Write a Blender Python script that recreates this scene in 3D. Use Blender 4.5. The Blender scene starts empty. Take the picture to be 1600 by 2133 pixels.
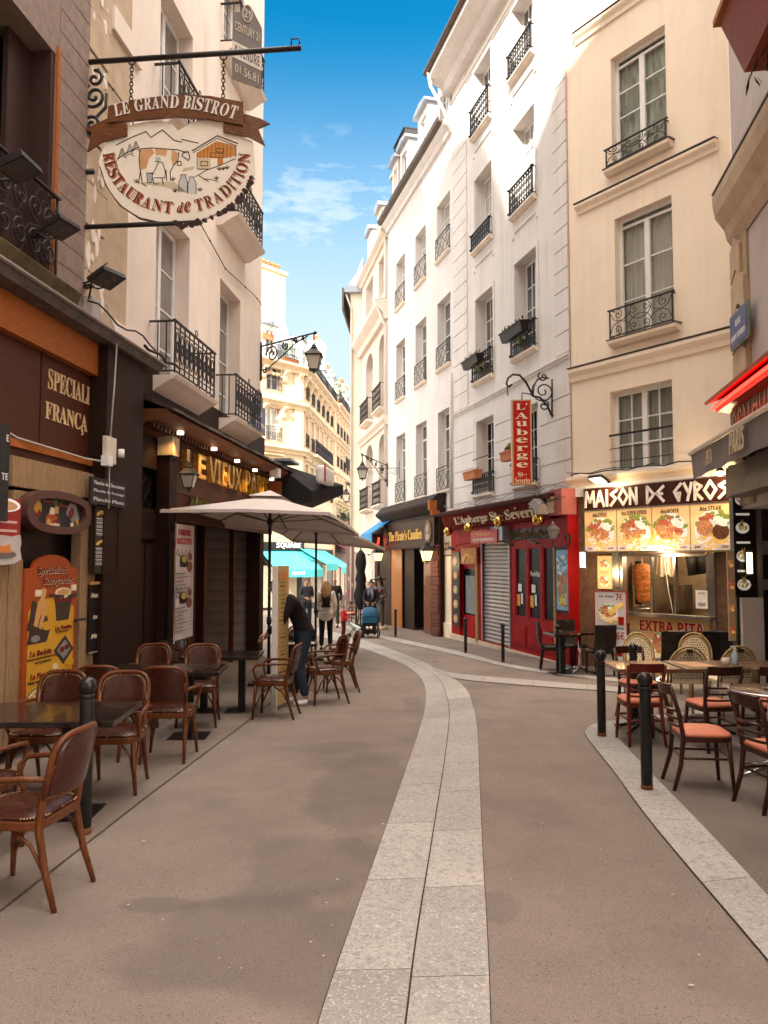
import bpy, bmesh, math, random
from mathutils import Matrix, Vector, noise as mnoise
R_ = math.radians
random.seed(7)
S = bpy.context.scene
C = S.collection
# ------------------------------------------------------------------ camera
CZ = 1.75; FL = 1602.0; PIT = math.atan(100 / FL); SL = 0.025
cam = bpy.data.objects.new('camera', bpy.data.cameras.new('camera'))
C.objects.link(cam); S.camera = cam
cam.location = (0, 0, CZ); cam.rotation_euler = (R_(90) + PIT, 0, 0)
cam.data.sensor_fit = 'VERTICAL'; cam.data.sensor_height = 36; cam.data.lens = 36 * FL / 2133
cam.data.clip_start = .05; cam.data.clip_end = 2000
# ------------------------------------------------------------------ light
SUN_EL = 31; SUN_X = -.3
S.view_settings.view_transform = 'Standard'; S.view_settings.look = 'None'
S.view_settings.gamma = 1; S.view_settings.exposure = 2.48
sd = Vector((SUN_X, -1, 0)).normalized() * math.cos(R_(SUN_EL)); sd.z = math.sin(R_(SUN_EL))
sl = bpy.data.lights.new('sun', 'SUN'); sl.energy = 2.0; sl.angle = R_(.5); sl.color = (1, .93, .82)
so = bpy.data.objects.new('sun', sl); C.objects.link(so)
so.rotation_euler = sd.to_track_quat('Z', 'Y').to_euler(); so.location = (0, -20, 40)
W = bpy.data.worlds.new('World'); S.world = W; W.use_nodes = True
def world():
    t = W.node_tree; N = t.nodes; L = t.links
    bg = N['Background']; bg.inputs[1].default_value = .1
    sky = N.new('ShaderNodeTexSky'); sky.sky_type = 'NISHITA'; sky.sun_disc = False
    sky.sun_elevation = R_(SUN_EL); sky.sun_rotation = R_(180) - SUN_X
    sky.air_density = 1; sky.dust_density = .6; sky.ozone_density = 2.2
    tint = N.new('ShaderNodeMix'); tint.data_type = 'RGBA'; tint.blend_type = 'MULTIPLY'
    tint.inputs[0].default_value = 1; L.new(sky.outputs[0], tint.inputs[6]); tint.inputs[7].default_value = (.012, .345, .425, 1)
    co = N.new('ShaderNodeTexCoord'); sp = N.new('ShaderNodeSeparateXYZ'); L.new(co.outputs['Generated'], sp.inputs[0])
    mp = N.new('ShaderNodeMapping'); L.new(co.outputs['Generated'], mp.inputs[0]); mp.inputs['Scale'].default_value = (1.6, 1.3, 5.5)
    mp.inputs['Rotation'].default_value = (0, .22, 0); mp.inputs['Location'].default_value = (.35, 0, .2)
    n1 = N.new('ShaderNodeTexNoise'); n1.inputs['Scale'].default_value = 3.2; n1.inputs['Detail'].default_value = 9; n1.inputs['Roughness'].default_value = .62
    L.new(mp.outputs[0], n1.inputs[0])
    n2 = N.new('ShaderNodeTexNoise'); n2.inputs['Scale'].default_value = 26; n2.inputs['Detail'].default_value = 5
    L.new(mp.outputs[0], n2.inputs[0])
    def m(op, a, b, c=None):
        k = N.new('ShaderNodeMath'); k.operation = op; k.use_clamp = False
        for i, x in enumerate((a, b, c)):
            if x is None: continue
            if isinstance(x, (int, float)): k.inputs[i].default_value = x
            else: L.new(x, k.inputs[i])
        return k.outputs[0]
    def sm(x, a, b):
        k = N.new('ShaderNodeMapRange'); k.interpolation_type = 'SMOOTHSTEP'; L.new(x, k.inputs[0])
        k.inputs[1].default_value = a; k.inputs[2].default_value = b; return k.outputs[0]
    cl = m('ADD', n1.outputs[0], m('MULTIPLY', m('SUBTRACT', n2.outputs[0], .5), .34))
    wisps = sm(cl, .37, .66)
    low = m('SUBTRACT', 1, sm(sp.outputs[2], .42, .55))
    wisps = m('MULTIPLY', wisps, m('MULTIPLY', low, .85))
    hz = m('MULTIPLY', m('SUBTRACT', 1, sm(sp.outputs[2], .24, .60)), .95)
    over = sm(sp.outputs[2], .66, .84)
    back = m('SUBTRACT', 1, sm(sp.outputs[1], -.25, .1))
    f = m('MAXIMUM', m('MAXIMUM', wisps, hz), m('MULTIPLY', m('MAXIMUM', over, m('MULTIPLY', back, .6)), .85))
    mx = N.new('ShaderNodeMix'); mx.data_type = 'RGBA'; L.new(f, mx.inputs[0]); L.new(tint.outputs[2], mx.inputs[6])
    cc = N.new('ShaderNodeMix'); cc.data_type = 'RGBA'; L.new(m('MAXIMUM', over, back), cc.inputs[0]); cc.inputs[6].default_value = (1.45, 1.78, 1.98, 1); cc.inputs[7].default_value = (14.5, 13, 11.6, 1)  # added bright cloud overhead and behind, out of view, to lift the shade
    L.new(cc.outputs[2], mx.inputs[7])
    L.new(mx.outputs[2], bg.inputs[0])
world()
# ------------------------------------------------------------------ helpers
cp, spn = math.cos(PIT), math.sin(PIT)
def ray(px, py):
    dx = (px - 800) / FL; dy = (1066.5 - py) / FL
    return Vector((dx, cp - dy * spn, spn + dy * cp))
def gz(x, y): return -SL * y
def G(px, py, h=0.0):
    d = ray(px, py); t = -(CZ - h) / (d.z + SL * d.y)
    p = d * t; p.z += CZ; return p
def atY(px, py, Y):
    d = ray(px, py); p = d * (Y / d.y); p.z += CZ; return p
class Fr:
    """vertical wall frame: x to the right as one faces it, y into the wall, z up"""
    def __init__(s, x, y, dx, dy, z=None):
        l = math.hypot(dx, dy); s.u = Vector((dx / l, dy / l, 0)); s.n = Vector((-s.u.y, s.u.x, 0))
        s.o = Vector((x, y, gz(x, y) if z is None else z))
        s.M = Matrix(((s.u.x, s.n.x, 0, s.o.x), (s.u.y, s.n.y, 0, s.o.y), (0, 0, 1, s.o.z), (0, 0, 0, 1)))
    def px(s, a, b, d=0.0):
        r = ray(a, b); k = (s.n.dot(s.o - Vector((0, 0, CZ))) + d) / s.n.dot(r)
        p = r * k; p.z += CZ; q = p - s.o
        return q.dot(s.u), q.z
    def x(s, a, d=0.0, b=1000): return s.px(a, b, d)[0]
    def R(s, a, t, b, a2, d=0.0, ref=None):
        """pixel left, top, bottom, right -> x0,x1,z0,z1 ; top and bottom read at pixel column ref (default the left)"""
        r = a if ref is None else ref; ym = (t + b) / 2
        return s.px(a, ym, d)[0], s.px(a2, ym, d)[0], s.px(r, b, d)[1], s.px(r, t, d)[1]
    def at(s, x, z=0.0, y=0.0): return s.M @ Matrix.Translation((x, y, z))
    def gx(s, x, y=0.0):
        p = s.o + s.u * x + s.n * y; return gz(p.x, p.y) - s.o.z
class MB:
    def __init__(s): s.v = []; s.f = []; s.m = []; s.T = Matrix(); s.k = 0; s.smooth = False; s.s = []
    def add(s, vs, fs):
        b = len(s.v); s.v += [s.T @ Vector(p) for p in vs]
        for f in fs: s.f.append(tuple(i + b for i in f)); s.m.append(s.k); s.s.append(s.smooth)
        return s
    def mat(s, k): s.k = k; return s
    def box(s, x0, x1, y0, y1, z0, z1):
        return s.add([(x0, y0, z0), (x1, y0, z0), (x1, y1, z0), (x0, y1, z0), (x0, y0, z1), (x1, y0, z1), (x1, y1, z1), (x0, y1, z1)],
                     [(0, 3, 2, 1), (4, 5, 6, 7), (0, 1, 5, 4), (1, 2, 6, 5), (2, 3, 7, 6), (3, 0, 4, 7)])
    def quad(s, *p): return s.add(p, [tuple(range(len(p)))])
    def prism(s, poly, y0, y1):
        """polygon given in x,z (seen from the front, any winding) from y0 (front) to y1"""
        a = sum(poly[i][0] * poly[(i + 1) % len(poly)][1] - poly[(i + 1) % len(poly)][0] * poly[i][1] for i in range(len(poly)))
        if a < 0: poly = poly[::-1]
        n = len(poly); vs = [(x, y0, z) for x, z in poly] + [(x, y1, z) for x, z in poly]
        fs = [tuple(range(n)), tuple(range(2 * n - 1, n - 1, -1))] + [(i, i + n, (i + 1) % n + n, (i + 1) % n) for i in range(n)]
        return s.add(vs, fs)
    def slab(s, poly, z0, z1):
        """polygon in x,y from z0 to z1"""
        a = sum(poly[i][0] * poly[(i + 1) % len(poly)][1] - poly[(i + 1) % len(poly)][0] * poly[i][1] for i in range(len(poly)))
        if a < 0: poly = poly[::-1]
        n = len(poly); vs = [(x, y, z0) for x, y in poly] + [(x, y, z1) for x, y in poly]
        fs = [tuple(range(n - 1, -1, -1)), tuple(range(n, 2 * n))] + [(i, (i + 1) % n, (i + 1) % n + n, i + n) for i in range(n)]
        return s.add(vs, fs)
    def profile(s, prof, x0, x1):
        """moulding: outline in y,z swept along x"""
        a = sum(prof[i][0] * prof[(i + 1) % len(prof)][1] - prof[(i + 1) % len(prof)][0] * prof[i][1] for i in range(len(prof)))
        if a < 0: prof = prof[::-1]
        n = len(prof); vs = [(x0, y, z) for y, z in prof] + [(x1, y, z) for y, z in prof]
        fs = [tuple(range(n - 1, -1, -1)), tuple(range(n, 2 * n))] + [(i, (i + 1) % n, (i + 1) % n + n, i + n) for i in range(n)]
        return s.add(vs, fs)
    def tube(s, pts, r, n=6, closed=False, cap=True):
        pts = [Vector(p) for p in pts]; m = len(pts)
        rr = r if isinstance(r, (list, tuple)) else [r] * m
        up = None; rings = []
        for i, p in enumerate(pts):
            a = pts[(i - 1) % m] if (closed or i > 0) else p
            b = pts[(i + 1) % m] if (closed or i < m - 1) else p
            t = (b - a)
            if t.length < 1e-9: t = Vector((0, 0, 1))
            t.normalize()
            if up is None:
                up = Vector((0, 0, 1)) if abs(t.z) < .9 else Vector((0, 1, 0))
            u = up - t * up.dot(t)
            if u.length < 1e-6: u = t.orthogonal()
            u.normalize(); w = t.cross(u); up = u
            rings.append([p + (u * math.cos(k * 2 * math.pi / n + math.pi / n) + w * math.sin(k * 2 * math.pi / n + math.pi / n)) * rr[i] for k in range(n)])
        vs = [q for g in rings for q in g]; fs = []
        for i in range(m if closed else m - 1):
            j = (i + 1) % m
            for k in range(n): fs.append((i * n + k, i * n + (k + 1) % n, j * n + (k + 1) % n, j * n + k))
        if not closed and cap: fs += [tuple(range(n - 1, -1, -1)), tuple(range((m - 1) * n, m * n))]
        o = s.smooth; s.smooth = n > 4; s.add(vs, fs); s.smooth = o
        return s
    def lathe(s, prof, c=(0, 0, 0), n=16, sx=1, sy=1):
        """profile of (radius, z) turned about z"""
        vs = [(c[0] + r * sx * math.cos(2 * math.pi * k / n), c[1] + r * sy * math.sin(2 * math.pi * k / n), c[2] + z) for r, z in prof for k in range(n)]
        fs = []
        for i in range(len(prof) - 1):
            for k in range(n): fs.append((i * n + k, i * n + (k + 1) % n, (i + 1) * n + (k + 1) % n, (i + 1) * n + k))
        fs += [tuple(range(n - 1, -1, -1)), tuple(range((len(prof) - 1) * n, len(prof) * n))]
        o = s.smooth; s.smooth = True; s.add(vs, fs); s.smooth = o
        return s
    def ball(s, c, r, n=10, m=7, sx=1, sy=1, sz=1):
        prof = [(r * max(.01, math.sin(math.pi * i / m)), -r * sz * math.cos(math.pi * i / m)) for i in range(m + 1)]
        return s.lathe(prof, c, n, sx, sy)
    def disc(s, x, z, r, y0, y1, n=20, rz=None):
        return s.prism([(x + r * math.cos(2 * math.pi * k / n), z + (rz or r) * math.sin(2 * math.pi * k / n)) for k in range(n)], y0, y1)
    def strip(s, pts, w, y0, y1):
        """flat stroke of width w along x,z points, y0 front to y1"""
        for a, b in zip(pts, pts[1:]):
            dx, dz = b[0] - a[0], b[1] - a[1]; l = math.hypot(dx, dz)
            if l < 1e-6: continue
            ex, ez = dx / l * w * .35, dz / l * w * .35; nx, nz = -dz / l * w / 2, dx / l * w / 2
            s.prism([(a[0] - ex + nx, a[1] - ez + nz), (a[0] - ex - nx, a[1] - ez - nz), (b[0] + ex - nx, b[1] + ez - nz), (b[0] + ex + nx, b[1] + ez + nz)], y0, y1)
        return s
    def wall(s, x0, x1, z0, z1, holes=(), depth=.3, y=0.0):
        xs = sorted({x0, x1, *[v for h in holes for v in h[:2] if x0 < v < x1]}); zs = sorted({z0, z1, *[v for h in holes for v in h[2:4] if z0 < v < z1]})
        for i in range(len(xs) - 1):
            for j in range(len(zs) - 1):
                cx, cz = (xs[i] + xs[i + 1]) / 2, (zs[j] + zs[j + 1]) / 2
                if any(h[0] < cx < h[1] and h[2] < cz < h[3] for h in holes): continue
                s.quad((xs[i], y, zs[j]), (xs[i + 1], y, zs[j]), (xs[i + 1], y, zs[j + 1]), (xs[i], y, zs[j + 1]))
        for h in holes:
            a, b, c, d = h[:4]; D = y + (h[4] if len(h) > 4 else depth)
            s.quad((a, y, c), (a, y, d), (a, D, d), (a, D, c)); s.quad((b, y, c), (b, D, c), (b, D, d), (b, y, d))
            s.quad((a, y, d), (b, y, d), (b, D, d), (a, D, d)); s.quad((a, y, c), (a, D, c), (b, D, c), (b, y, c))
        return s
    def text(s, body, x, z, w=None, h=None, y=0.0, th=.01, font='', align='c', slant=0, bend=None):
        """lettering standing in the x,z plane, fitted into w x h round (x,z); raised th towards the viewer"""
        v, f = glyphs(body, font)
        if not v: return s
        x0 = min(p[0] for p in v); x1 = max(p[0] for p in v); z0 = min(p[1] for p in v); z1 = max(p[1] for p in v)
        kx = w / (x1 - x0) if w else None; kz = h / (z1 - z0) if h else None
        kx = kx or kz; kz = kz or kx
        ox = {'c': (x0 + x1) / 2, 'l': x0, 'r': x1}[align]; oz = (z0 + z1) / 2
        vs = []
        for a, b, c in v:
            X = (a - ox) * kx; Z = (b - oz) * kz; X += slant * Z
            if bend:                                   # bend = radius (>0 arch, <0 smile)
                t = X / bend; r = bend + Z; X, Z = r * math.sin(t), r * math.cos(t) - bend
            vs.append((x + X, y - (th if c > .5 else 0), z + Z))
        return s.add(vs, f)
    def build(s, name, mats, parent=None, M=None, bevel=0):
        me = bpy.data.meshes.new(name)
        vs, fs = s.v, s.f
        me.from_pydata([tuple(p) for p in vs], [], fs)
        for m in (mats if isinstance(mats, (list, tuple)) else [mats]): me.materials.append(m)
        me.polygons.foreach_set('material_index', s.m); me.polygons.foreach_set('use_smooth', s.s)
        me.update(); me.validate()
        o = bpy.data.objects.new(name, me); C.objects.link(o)
        if parent is not None: o.parent = parent
        if M is not None: o.matrix_local = M
        if bevel:
            b = o.modifiers.new('bevel', 'BEVEL'); b.width = bevel; b.segments = 2; b.limit_method = 'ANGLE'; b.angle_limit = R_(40)
        return o
FONTS = {'serif': (0x1D400, 0x1D41A, 0x1D7CE), 'serifi': (0x1D468, 0x1D482, 0x1D7CE), 'bold': (0x1D5D4, 0x1D5EE, 0x1D7EC), 'boldi': (0x1D63C, 0x1D656, 0x1D7EC),
         'script': (0x1D4D0, 0x1D4EA, 0x1D7CE), 'frak': (0x1D56C, 0x1D586, 0x1D7CE)}
ACC = {'é': 'e\u0301', 'è': 'e\u0300', 'É': 'E\u0301', 'Ç': 'C\u0327'}
GL = {}
def glyphs(body, font):
    if (body, font) in GL: return GL[body, font]
    t = ''
    for ch in body:
        for c in ACC.get(ch, ch):
            if font in FONTS and c.isascii() and c.isalpha(): c = chr(FONTS[font][0] + ord(c) - 65) if c.isupper() else chr(FONTS[font][1] + ord(c) - 97)
            elif font in FONTS and c.isascii() and c.isdigit(): c = chr(FONTS[font][2] + ord(c) - 48)
            t += c
    cu = bpy.data.curves.new('lettering', 'FONT'); cu.body = t; cu.extrude = .5; cu.resolution_u = 3
    o = bpy.data.objects.new('lettering', cu); C.objects.link(o); bpy.context.view_layer.update()
    me = o.evaluated_get(bpy.context.evaluated_depsgraph_get()).to_mesh()
    v = [(p.co.x, p.co.y, 1.0 if p.co.z > 0 else 0.0) for p in me.vertices]; f = [tuple(p.vertices) for p in me.polygons]
    bpy.data.objects.remove(o); bpy.data.curves.remove(cu)
    GL[body, font] = (v, f); return v, f
def tag(o, label=None, cat=None, group=None, kind=None):
    if label: o['label'] = label
    if cat: o['category'] = cat
    if group: o['group'] = group
    if kind: o['kind'] = kind
    return o
def thing(name, label, cat, M, group=None):
    o = bpy.data.objects.new(name, None); C.objects.link(o); o.empty_display_size = .2
    o.matrix_world = M; return tag(o, label, cat, group)
def dup(root, M, label=None, group=None):
    r = root.copy(); C.objects.link(r); r.matrix_world = M
    if label: r['label'] = label
    if group: r['group'] = group
    def kids(a, b):
        for ch in list(a.children):
            c = ch.copy(); C.objects.link(c); c.parent = b; kids(ch, c)
    kids(root, r); return r
def place(x, y, rot=0, z=None): return Matrix.Translation((x, y, gz(x, y) if z is None else z)) @ Matrix.Rotation(rot, 4, 'Z')
# ------------------------------------------------------------------ materials
MATS = {}
def mat(name, col, rough=.6, var=.12, scale=6, bump=0, bscale=60, metal=0, spec=.3, emit=0, streak=0, stain=None, coat=0, stretch=None):
    if name in MATS: return MATS[name]
    m = bpy.data.materials.new(name); m.use_nodes = True; t = m.node_tree; N = t.nodes; L = t.links
    b = N['Principled BSDF']; b.inputs['Roughness'].default_value = rough; b.inputs['Metallic'].default_value = metal
    b.inputs['Specular IOR Level'].default_value = spec; b.inputs['Coat Weight'].default_value = coat
    co = N.new('ShaderNodeTexCoord'); src = co.outputs['Object']
    if stretch:
        mp = N.new('ShaderNodeMapping'); L.new(src, mp.inputs[0]); mp.inputs['Scale'].default_value = stretch; src = mp.outputs[0]
    def nz(sc, det=6, s=None, ro=.6):
        n = N.new('ShaderNodeTexNoise'); n.inputs['Scale'].default_value = sc; n.inputs['Detail'].default_value = det; n.inputs['Roughness'].default_value = ro
        L.new(s or src, n.inputs[0]); return n.outputs[0]
    def mix(a, bb, f, mode='MIX'):
        k = N.new('ShaderNodeMix'); k.data_type = 'RGBA'; k.blend_type = mode
        for i, x in ((0, f), (6, a), (7, bb)):
            if isinstance(x, tuple): k.inputs[i].default_value = (*x, 1)
            elif isinstance(x, (int, float)): k.inputs[i].default_value = x
            else: L.new(x, k.inputs[i])
        return k.outputs[2]
    def rng(x, a, bb, c=0, d=1):
        k = N.new('ShaderNodeMapRange'); L.new(x, k.inputs[0])
        for i, vv in enumerate((a, bb, c, d)): k.inputs[i + 1].default_value = vv
        return k.outputs[0]
    lo = tuple(max(0, c * (1 - var)) for c in col); hi = tuple(min(1, c * (1 + var)) for c in col)
    c = mix(lo, hi, rng(nz(scale), .3, .7))
    if streak:
        mp2 = N.new('ShaderNodeMapping'); L.new(co.outputs['Object'], mp2.inputs[0]); mp2.inputs['Scale'].default_value = (2.2, 2.2, .22)
        c = mix(c, tuple(x * .55 for x in (col[0], col[1] * .97, col[2] * .9)), rng(nz(1.6, 8, mp2.outputs[0], .7), .5, .78, 0, streak))
        c = mix(c, tuple(x * .8 for x in col), rng(nz(.5, 7), .5, .75, 0, streak * .8))
    if stain: c = mix(c, stain[0], rng(nz(stain[1], 8, ro=.72), stain[2], stain[2] + .1, 0, stain[3]))
    L.new(c, b.inputs['Base Color'])
    r2 = rng(nz(scale * 2.3), .3, .7, max(0, rough - .08), min(1, rough + .08)); L.new(r2, b.inputs['Roughness'])
    if bump:
        bp = N.new('ShaderNodeBump'); bp.inputs['Strength'].default_value = min(1, bump); bp.inputs['Distance'].default_value = .01
        L.new(nz(bscale, 5), bp.inputs['Height']); L.new(bp.outputs[0], b.inputs['Normal'])
    if emit:
        L.new(c, b.inputs['Emission Color']); b.inputs['Emission Strength'].default_value = emit
    MATS[name] = m; return m
def wood(name, col, rough=.45, dark=.45, sc=(14, 14, 1.2), coat=0):
    return mat(name, col, rough, dark, 5, .25, 30, stretch=sc, coat=coat, spec=.18)
PLW = mat('plaster_white', (.705, .67, .64), .85, .05, 1.2, .15, 60, streak=.4)
PLG = mat('plaster_grey', (.705, .66, .62), .85, .06, 1.5, .2, 50, streak=.42)
PLY = mat('plaster_cream', (.88, .75, .595), .85, .05, .9, .15, 50, streak=.3)
PLL = mat('plaster_pale', (.80, .70, .615), .85, .06, 1.2, .15, 45, streak=.32)
PLR = mat('plaster_arched', (.69, .60, .51), .85, .06, 1.5, .12, 50, streak=.25)
HAU = mat('cut_stone_cream', (.66, .52, .355), .8, .08, 2, .15, 30, streak=.22)
STN = mat('old_stone', (.42, .31, .20), .9, .3, 2.5, .6, 25, streak=.5)
STN2 = mat('buff_stone', (.50, .385, .27), .9, .14, 3, .4, 30, streak=.45)
SILL = mat('sill_stone', (.74, .64, .53), .85, .1, 4, .2, 40, streak=.4)
LILAC = mat('lilac_render', (.50, .44, .41), .85, .1, 2, .2, 40, streak=.3)
IRON = mat('black_iron', (.018, .015, .015), .5, .3, 20, .2, 90, spec=.4)
FRW = mat('white_window_paint', (.78, .76, .73), .45, .05, 6)
FRD = mat('dark_window_paint', (.05, .032, .026), .4, .2, 6)
GLS = mat('window_glass', (.10, .10, .105), .06, .5, 1.3, spec=.6)
GLC = mat('curtained_glass', (.40, .38, .365), .12, .28, 3, spec=.7, stretch=(9, 9, .6))
GLK = mat('black_glass', (.008, .006, .006), .3, .4, 1.5, spec=.08)
ZINC = mat('zinc_roof', (.33, .36, .40), .4, .12, 2, .1, 20, metal=.35, streak=.2)
SLATE = mat('slate_roof', (.12, .13, .15), .6, .25, 9, .3, 30)
GUT = mat('gutter_brown', (.10, .075, .06), .5, .25, 8)
PIPE = mat('downpipe_paint', (.60, .54, .48), .6, .08, 6)
TERR = mat('terracotta', (.55, .20, .09), .8, .2, 8, .2, 40)
CHIM = mat('chimney_render', (.80, .55, .33), .9, .1, 2, .2, 40, streak=.2)
WDK = wood('dark_brown_paint', (.022, .0085, .0045), .6, .3)
WBR = wood('brown_panel', (.075, .021, .010), .42, .35)
WOR = wood('orange_wood', (.36, .11, .024), .5, .35, (1.2, 14, 14))
WLT = wood('pale_worn_wood', (.31, .195, .10), .75, .35)
WLIL = wood('lilac_boards', (.25, .185, .152), .65, .2, (2, 14, 2))
WCH = wood('chair_wood', (.118, .034, .010), .28, .4, (20, 20, 2), coat=.25)
WDC = wood('dark_chair_wood', (.05, .014, .009), .32, .4, (20, 20, 2), coat=.3)
WRC = wood('red_chair_wood', (.13, .018, .011), .3, .35, (20, 20, 2), coat=.3)
LEA = mat('oxblood_leather', (.047, .012, .007), .27, .14, 5, .25, 120, coat=.3)
COR = mat('coral_vinyl', (.62, .20, .115), .45, .08, 8, .1, 80)
BLEA = mat('black_leather', (.022, .015, .012), .38, .3, 9, .2, 90)
BRASS = mat('brass', (.66, .40, .10), .22, .15, 8, metal=1)
CHR = mat('chrome', (.62, .60, .58), .18, .08, 8, metal=1)
STEEL = mat('brushed_steel', (.52, .48, .43), .32, .1, 4, metal=1, stretch=(1, 1, 20))
RED = mat('auberge_red', (.33, .005, .007), .55, .14, 3, .1, 30, spec=.12, stain=((.10, .003, .004), 5, .62, .6))
DRED = mat('dark_red', (.13, .004, .005), .7, .2, 4, spec=.06)
SRED = mat('sign_red', (.42, .008, .008), .4, .06, 5)
GOLD = mat('gold_paint', (.72, .42, .09), .38, .15, 14)
CREAM = mat('cream_paint', (.80, .70, .48), .5, .08, 9)
WHT = mat('white_paint', (.82, .80, .77), .5, .05, 8)
BLK = mat('black_paint', (.015, .010, .009), .45, .3, 8)
SLATEB = mat('chalkboard', (.022, .020, .020), .6, .4, 7)
CHALK = mat('chalk', (.62, .60, .56), .9, .2, 40)
# ------------------------------------------------------------------ ground
def gsheet(name, poly, dz, m, kind='structure'):
    mb = MB(); mb.quad(*[(p[0], p[1], gz(p[0], p[1]) + dz) for p in poly])
    return tag(mb.build(name, m), kind=kind)
def ground_mat(name, base, stains, speck=.6):
    m = mat(name, base, .8, .13, 1.3, .5, 160)
    t = m.node_tree; N = t.nodes; L = t.links; b = N['Principled BSDF']
    c = b.inputs['Base Color'].links[0].from_socket; co = [n for n in N if n.type == 'TEX_COORD'][0].outputs['Object']
    def mth(op, a, bb=None):
        k = N.new('ShaderNodeMath'); k.operation = op
        for i, x in enumerate((a, bb)):
            if x is None: continue
            if isinstance(x, (int, float)): k.inputs[i].default_value = x
            else: L.new(x, k.inputs[i])
        return k.outputs[0]
    def mixc(a, col, f):
        k = N.new('ShaderNodeMix'); k.data_type = 'RGBA'; L.new(a, k.inputs[6]); k.inputs[7].default_value = (*col, 1); L.new(f, k.inputs[0]); return k.outputs[2]
    def ss(x, a, bb, to=1.0):
        k = N.new('ShaderNodeMapRange'); k.interpolation_type = 'SMOOTHSTEP'; L.new(x, k.inputs[0]); k.inputs[1].default_value = a; k.inputs[2].default_value = bb; k.inputs[4].default_value = to; return k.outputs[0]
    def nz(sc, d=4):
        n = N.new('ShaderNodeTexNoise'); n.inputs['Scale'].default_value = sc; n.inputs['Detail'].default_value = d; L.new(co, n.inputs[0]); return n.outputs[0]
    c = mixc(c, tuple(x * 1.7 for x in base), ss(nz(110, 2), .57, .70, speck))
    c = mixc(c, tuple(x * .35 for x in base), ss(nz(95, 2), .58, .70, speck + .2))
    c = mixc(c, tuple(x * .72 for x in base), ss(nz(.9, 8), .52, .72, .7))
    c = mixc(c, tuple(x * 1.25 for x in base), ss(nz(.55, 6), .55, .72, .5))
    sp = N.new('ShaderNodeSeparateXYZ'); L.new(co, sp.inputs[0])
    wob = mth('MULTIPLY', mth('SUBTRACT', nz(1.7, 6), .5), 1.9)
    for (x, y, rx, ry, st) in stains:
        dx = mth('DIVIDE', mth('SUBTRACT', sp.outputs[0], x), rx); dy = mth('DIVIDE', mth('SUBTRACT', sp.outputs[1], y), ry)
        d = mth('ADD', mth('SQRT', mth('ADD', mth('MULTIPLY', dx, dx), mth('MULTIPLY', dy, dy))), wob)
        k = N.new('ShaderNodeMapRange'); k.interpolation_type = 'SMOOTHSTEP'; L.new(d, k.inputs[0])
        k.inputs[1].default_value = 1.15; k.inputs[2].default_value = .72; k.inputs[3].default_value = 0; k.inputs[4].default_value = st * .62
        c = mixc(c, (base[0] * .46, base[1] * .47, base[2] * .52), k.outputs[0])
    L.new(c, b.inputs['Base Color']); return m
def gp(px, py): p = G(px, py); return (p.x, p.y)
st = []
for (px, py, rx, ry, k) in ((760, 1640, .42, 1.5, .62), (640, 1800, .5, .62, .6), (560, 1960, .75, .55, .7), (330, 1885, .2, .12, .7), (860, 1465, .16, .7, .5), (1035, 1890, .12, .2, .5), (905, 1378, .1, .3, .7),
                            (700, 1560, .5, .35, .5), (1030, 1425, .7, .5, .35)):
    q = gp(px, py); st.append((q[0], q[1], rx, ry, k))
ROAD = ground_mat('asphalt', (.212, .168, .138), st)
WALKM = ground_mat('pavement_asphalt', (.165, .128, .107), [])
LWALK = ground_mat('pavement_concrete', (.195, .152, .124), [], .3)
mb = MB(); mb.quad((-150, -60, gz(0, -60)), (150, -60, gz(0, -60)), (150, 400, gz(0, 400)), (-150, 400, gz(0, 400)))
tag(mb.build('ground', ROAD), kind='structure')
gran = []
for i, kk in enumerate((1, .82, 1.15, .92)):
    m = mat('granite_%d' % i, (.36 * kk, .33 * kk, .30 * kk), .75, .1, 2.5, .5, 120)
    t = m.node_tree; N = t.nodes; L = t.links; b = N['Principled BSDF']; c = b.inputs['Base Color'].links[0].from_socket
    co = [n for n in N if n.type == 'TEX_COORD'][0].outputs['Object']
    for sc, mul, a in ((70, 1.75, .55), (55, .42, .56), (22, .72, .53)):
        n = N.new('ShaderNodeTexNoise'); n.inputs['Scale'].default_value = sc; n.inputs['Detail'].default_value = 3; L.new(co, n.inputs[0])
        k = N.new('ShaderNodeMapRange'); L.new(n.outputs[0], k.inputs[0]); k.inputs[1].default_value = a; k.inputs[2].default_value = a + .12; k.inputs[4].default_value = .65
        x = N.new('ShaderNodeMix'); x.data_type = 'RGBA'; L.new(c, x.inputs[6]); x.inputs[7].default_value = (.36 * mul, .33 * mul, .30 * mul, 1); L.new(k.outputs[0], x.inputs[0]); c = x.outputs[2]
    L.new(c, b.inputs['Base Color']); gran.append(m)
JOINT = mat('joint_dirt', (.035, .024, .018), .9, .3, 20)
def smooth_line(pts, n=8):
    out = []
    P = [Vector((*p, 0)) for p in pts]
    for i in range(len(P) - 1):
        a = P[max(0, i - 1)]; b = P[i]; c = P[i + 1]; d = P[min(len(P) - 1, i + 2)]
        for k in range(n):
            t = k / n
            out.append(.5 * ((2 * b) + (c - a) * t + (2 * a - 5 * b + 4 * c - d) * t * t + (3 * b - a - 3 * c + d) * t ** 3))
    out.append(P[-1]); return out
def resample(line, n):
    L = [0]
    for a, b in zip(line, line[1:]): L.append(L[-1] + (b - a).length)
    out = []
    for k in range(n + 1):
        s = L[-1] * k / n; i = 0
        while i < len(L) - 2 and L[i + 1] < s: i += 1
        q = (s - L[i]) / max(1e-9, L[i + 1] - L[i]); out.append(line[i].lerp(line[i + 1], q))
    return out
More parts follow.
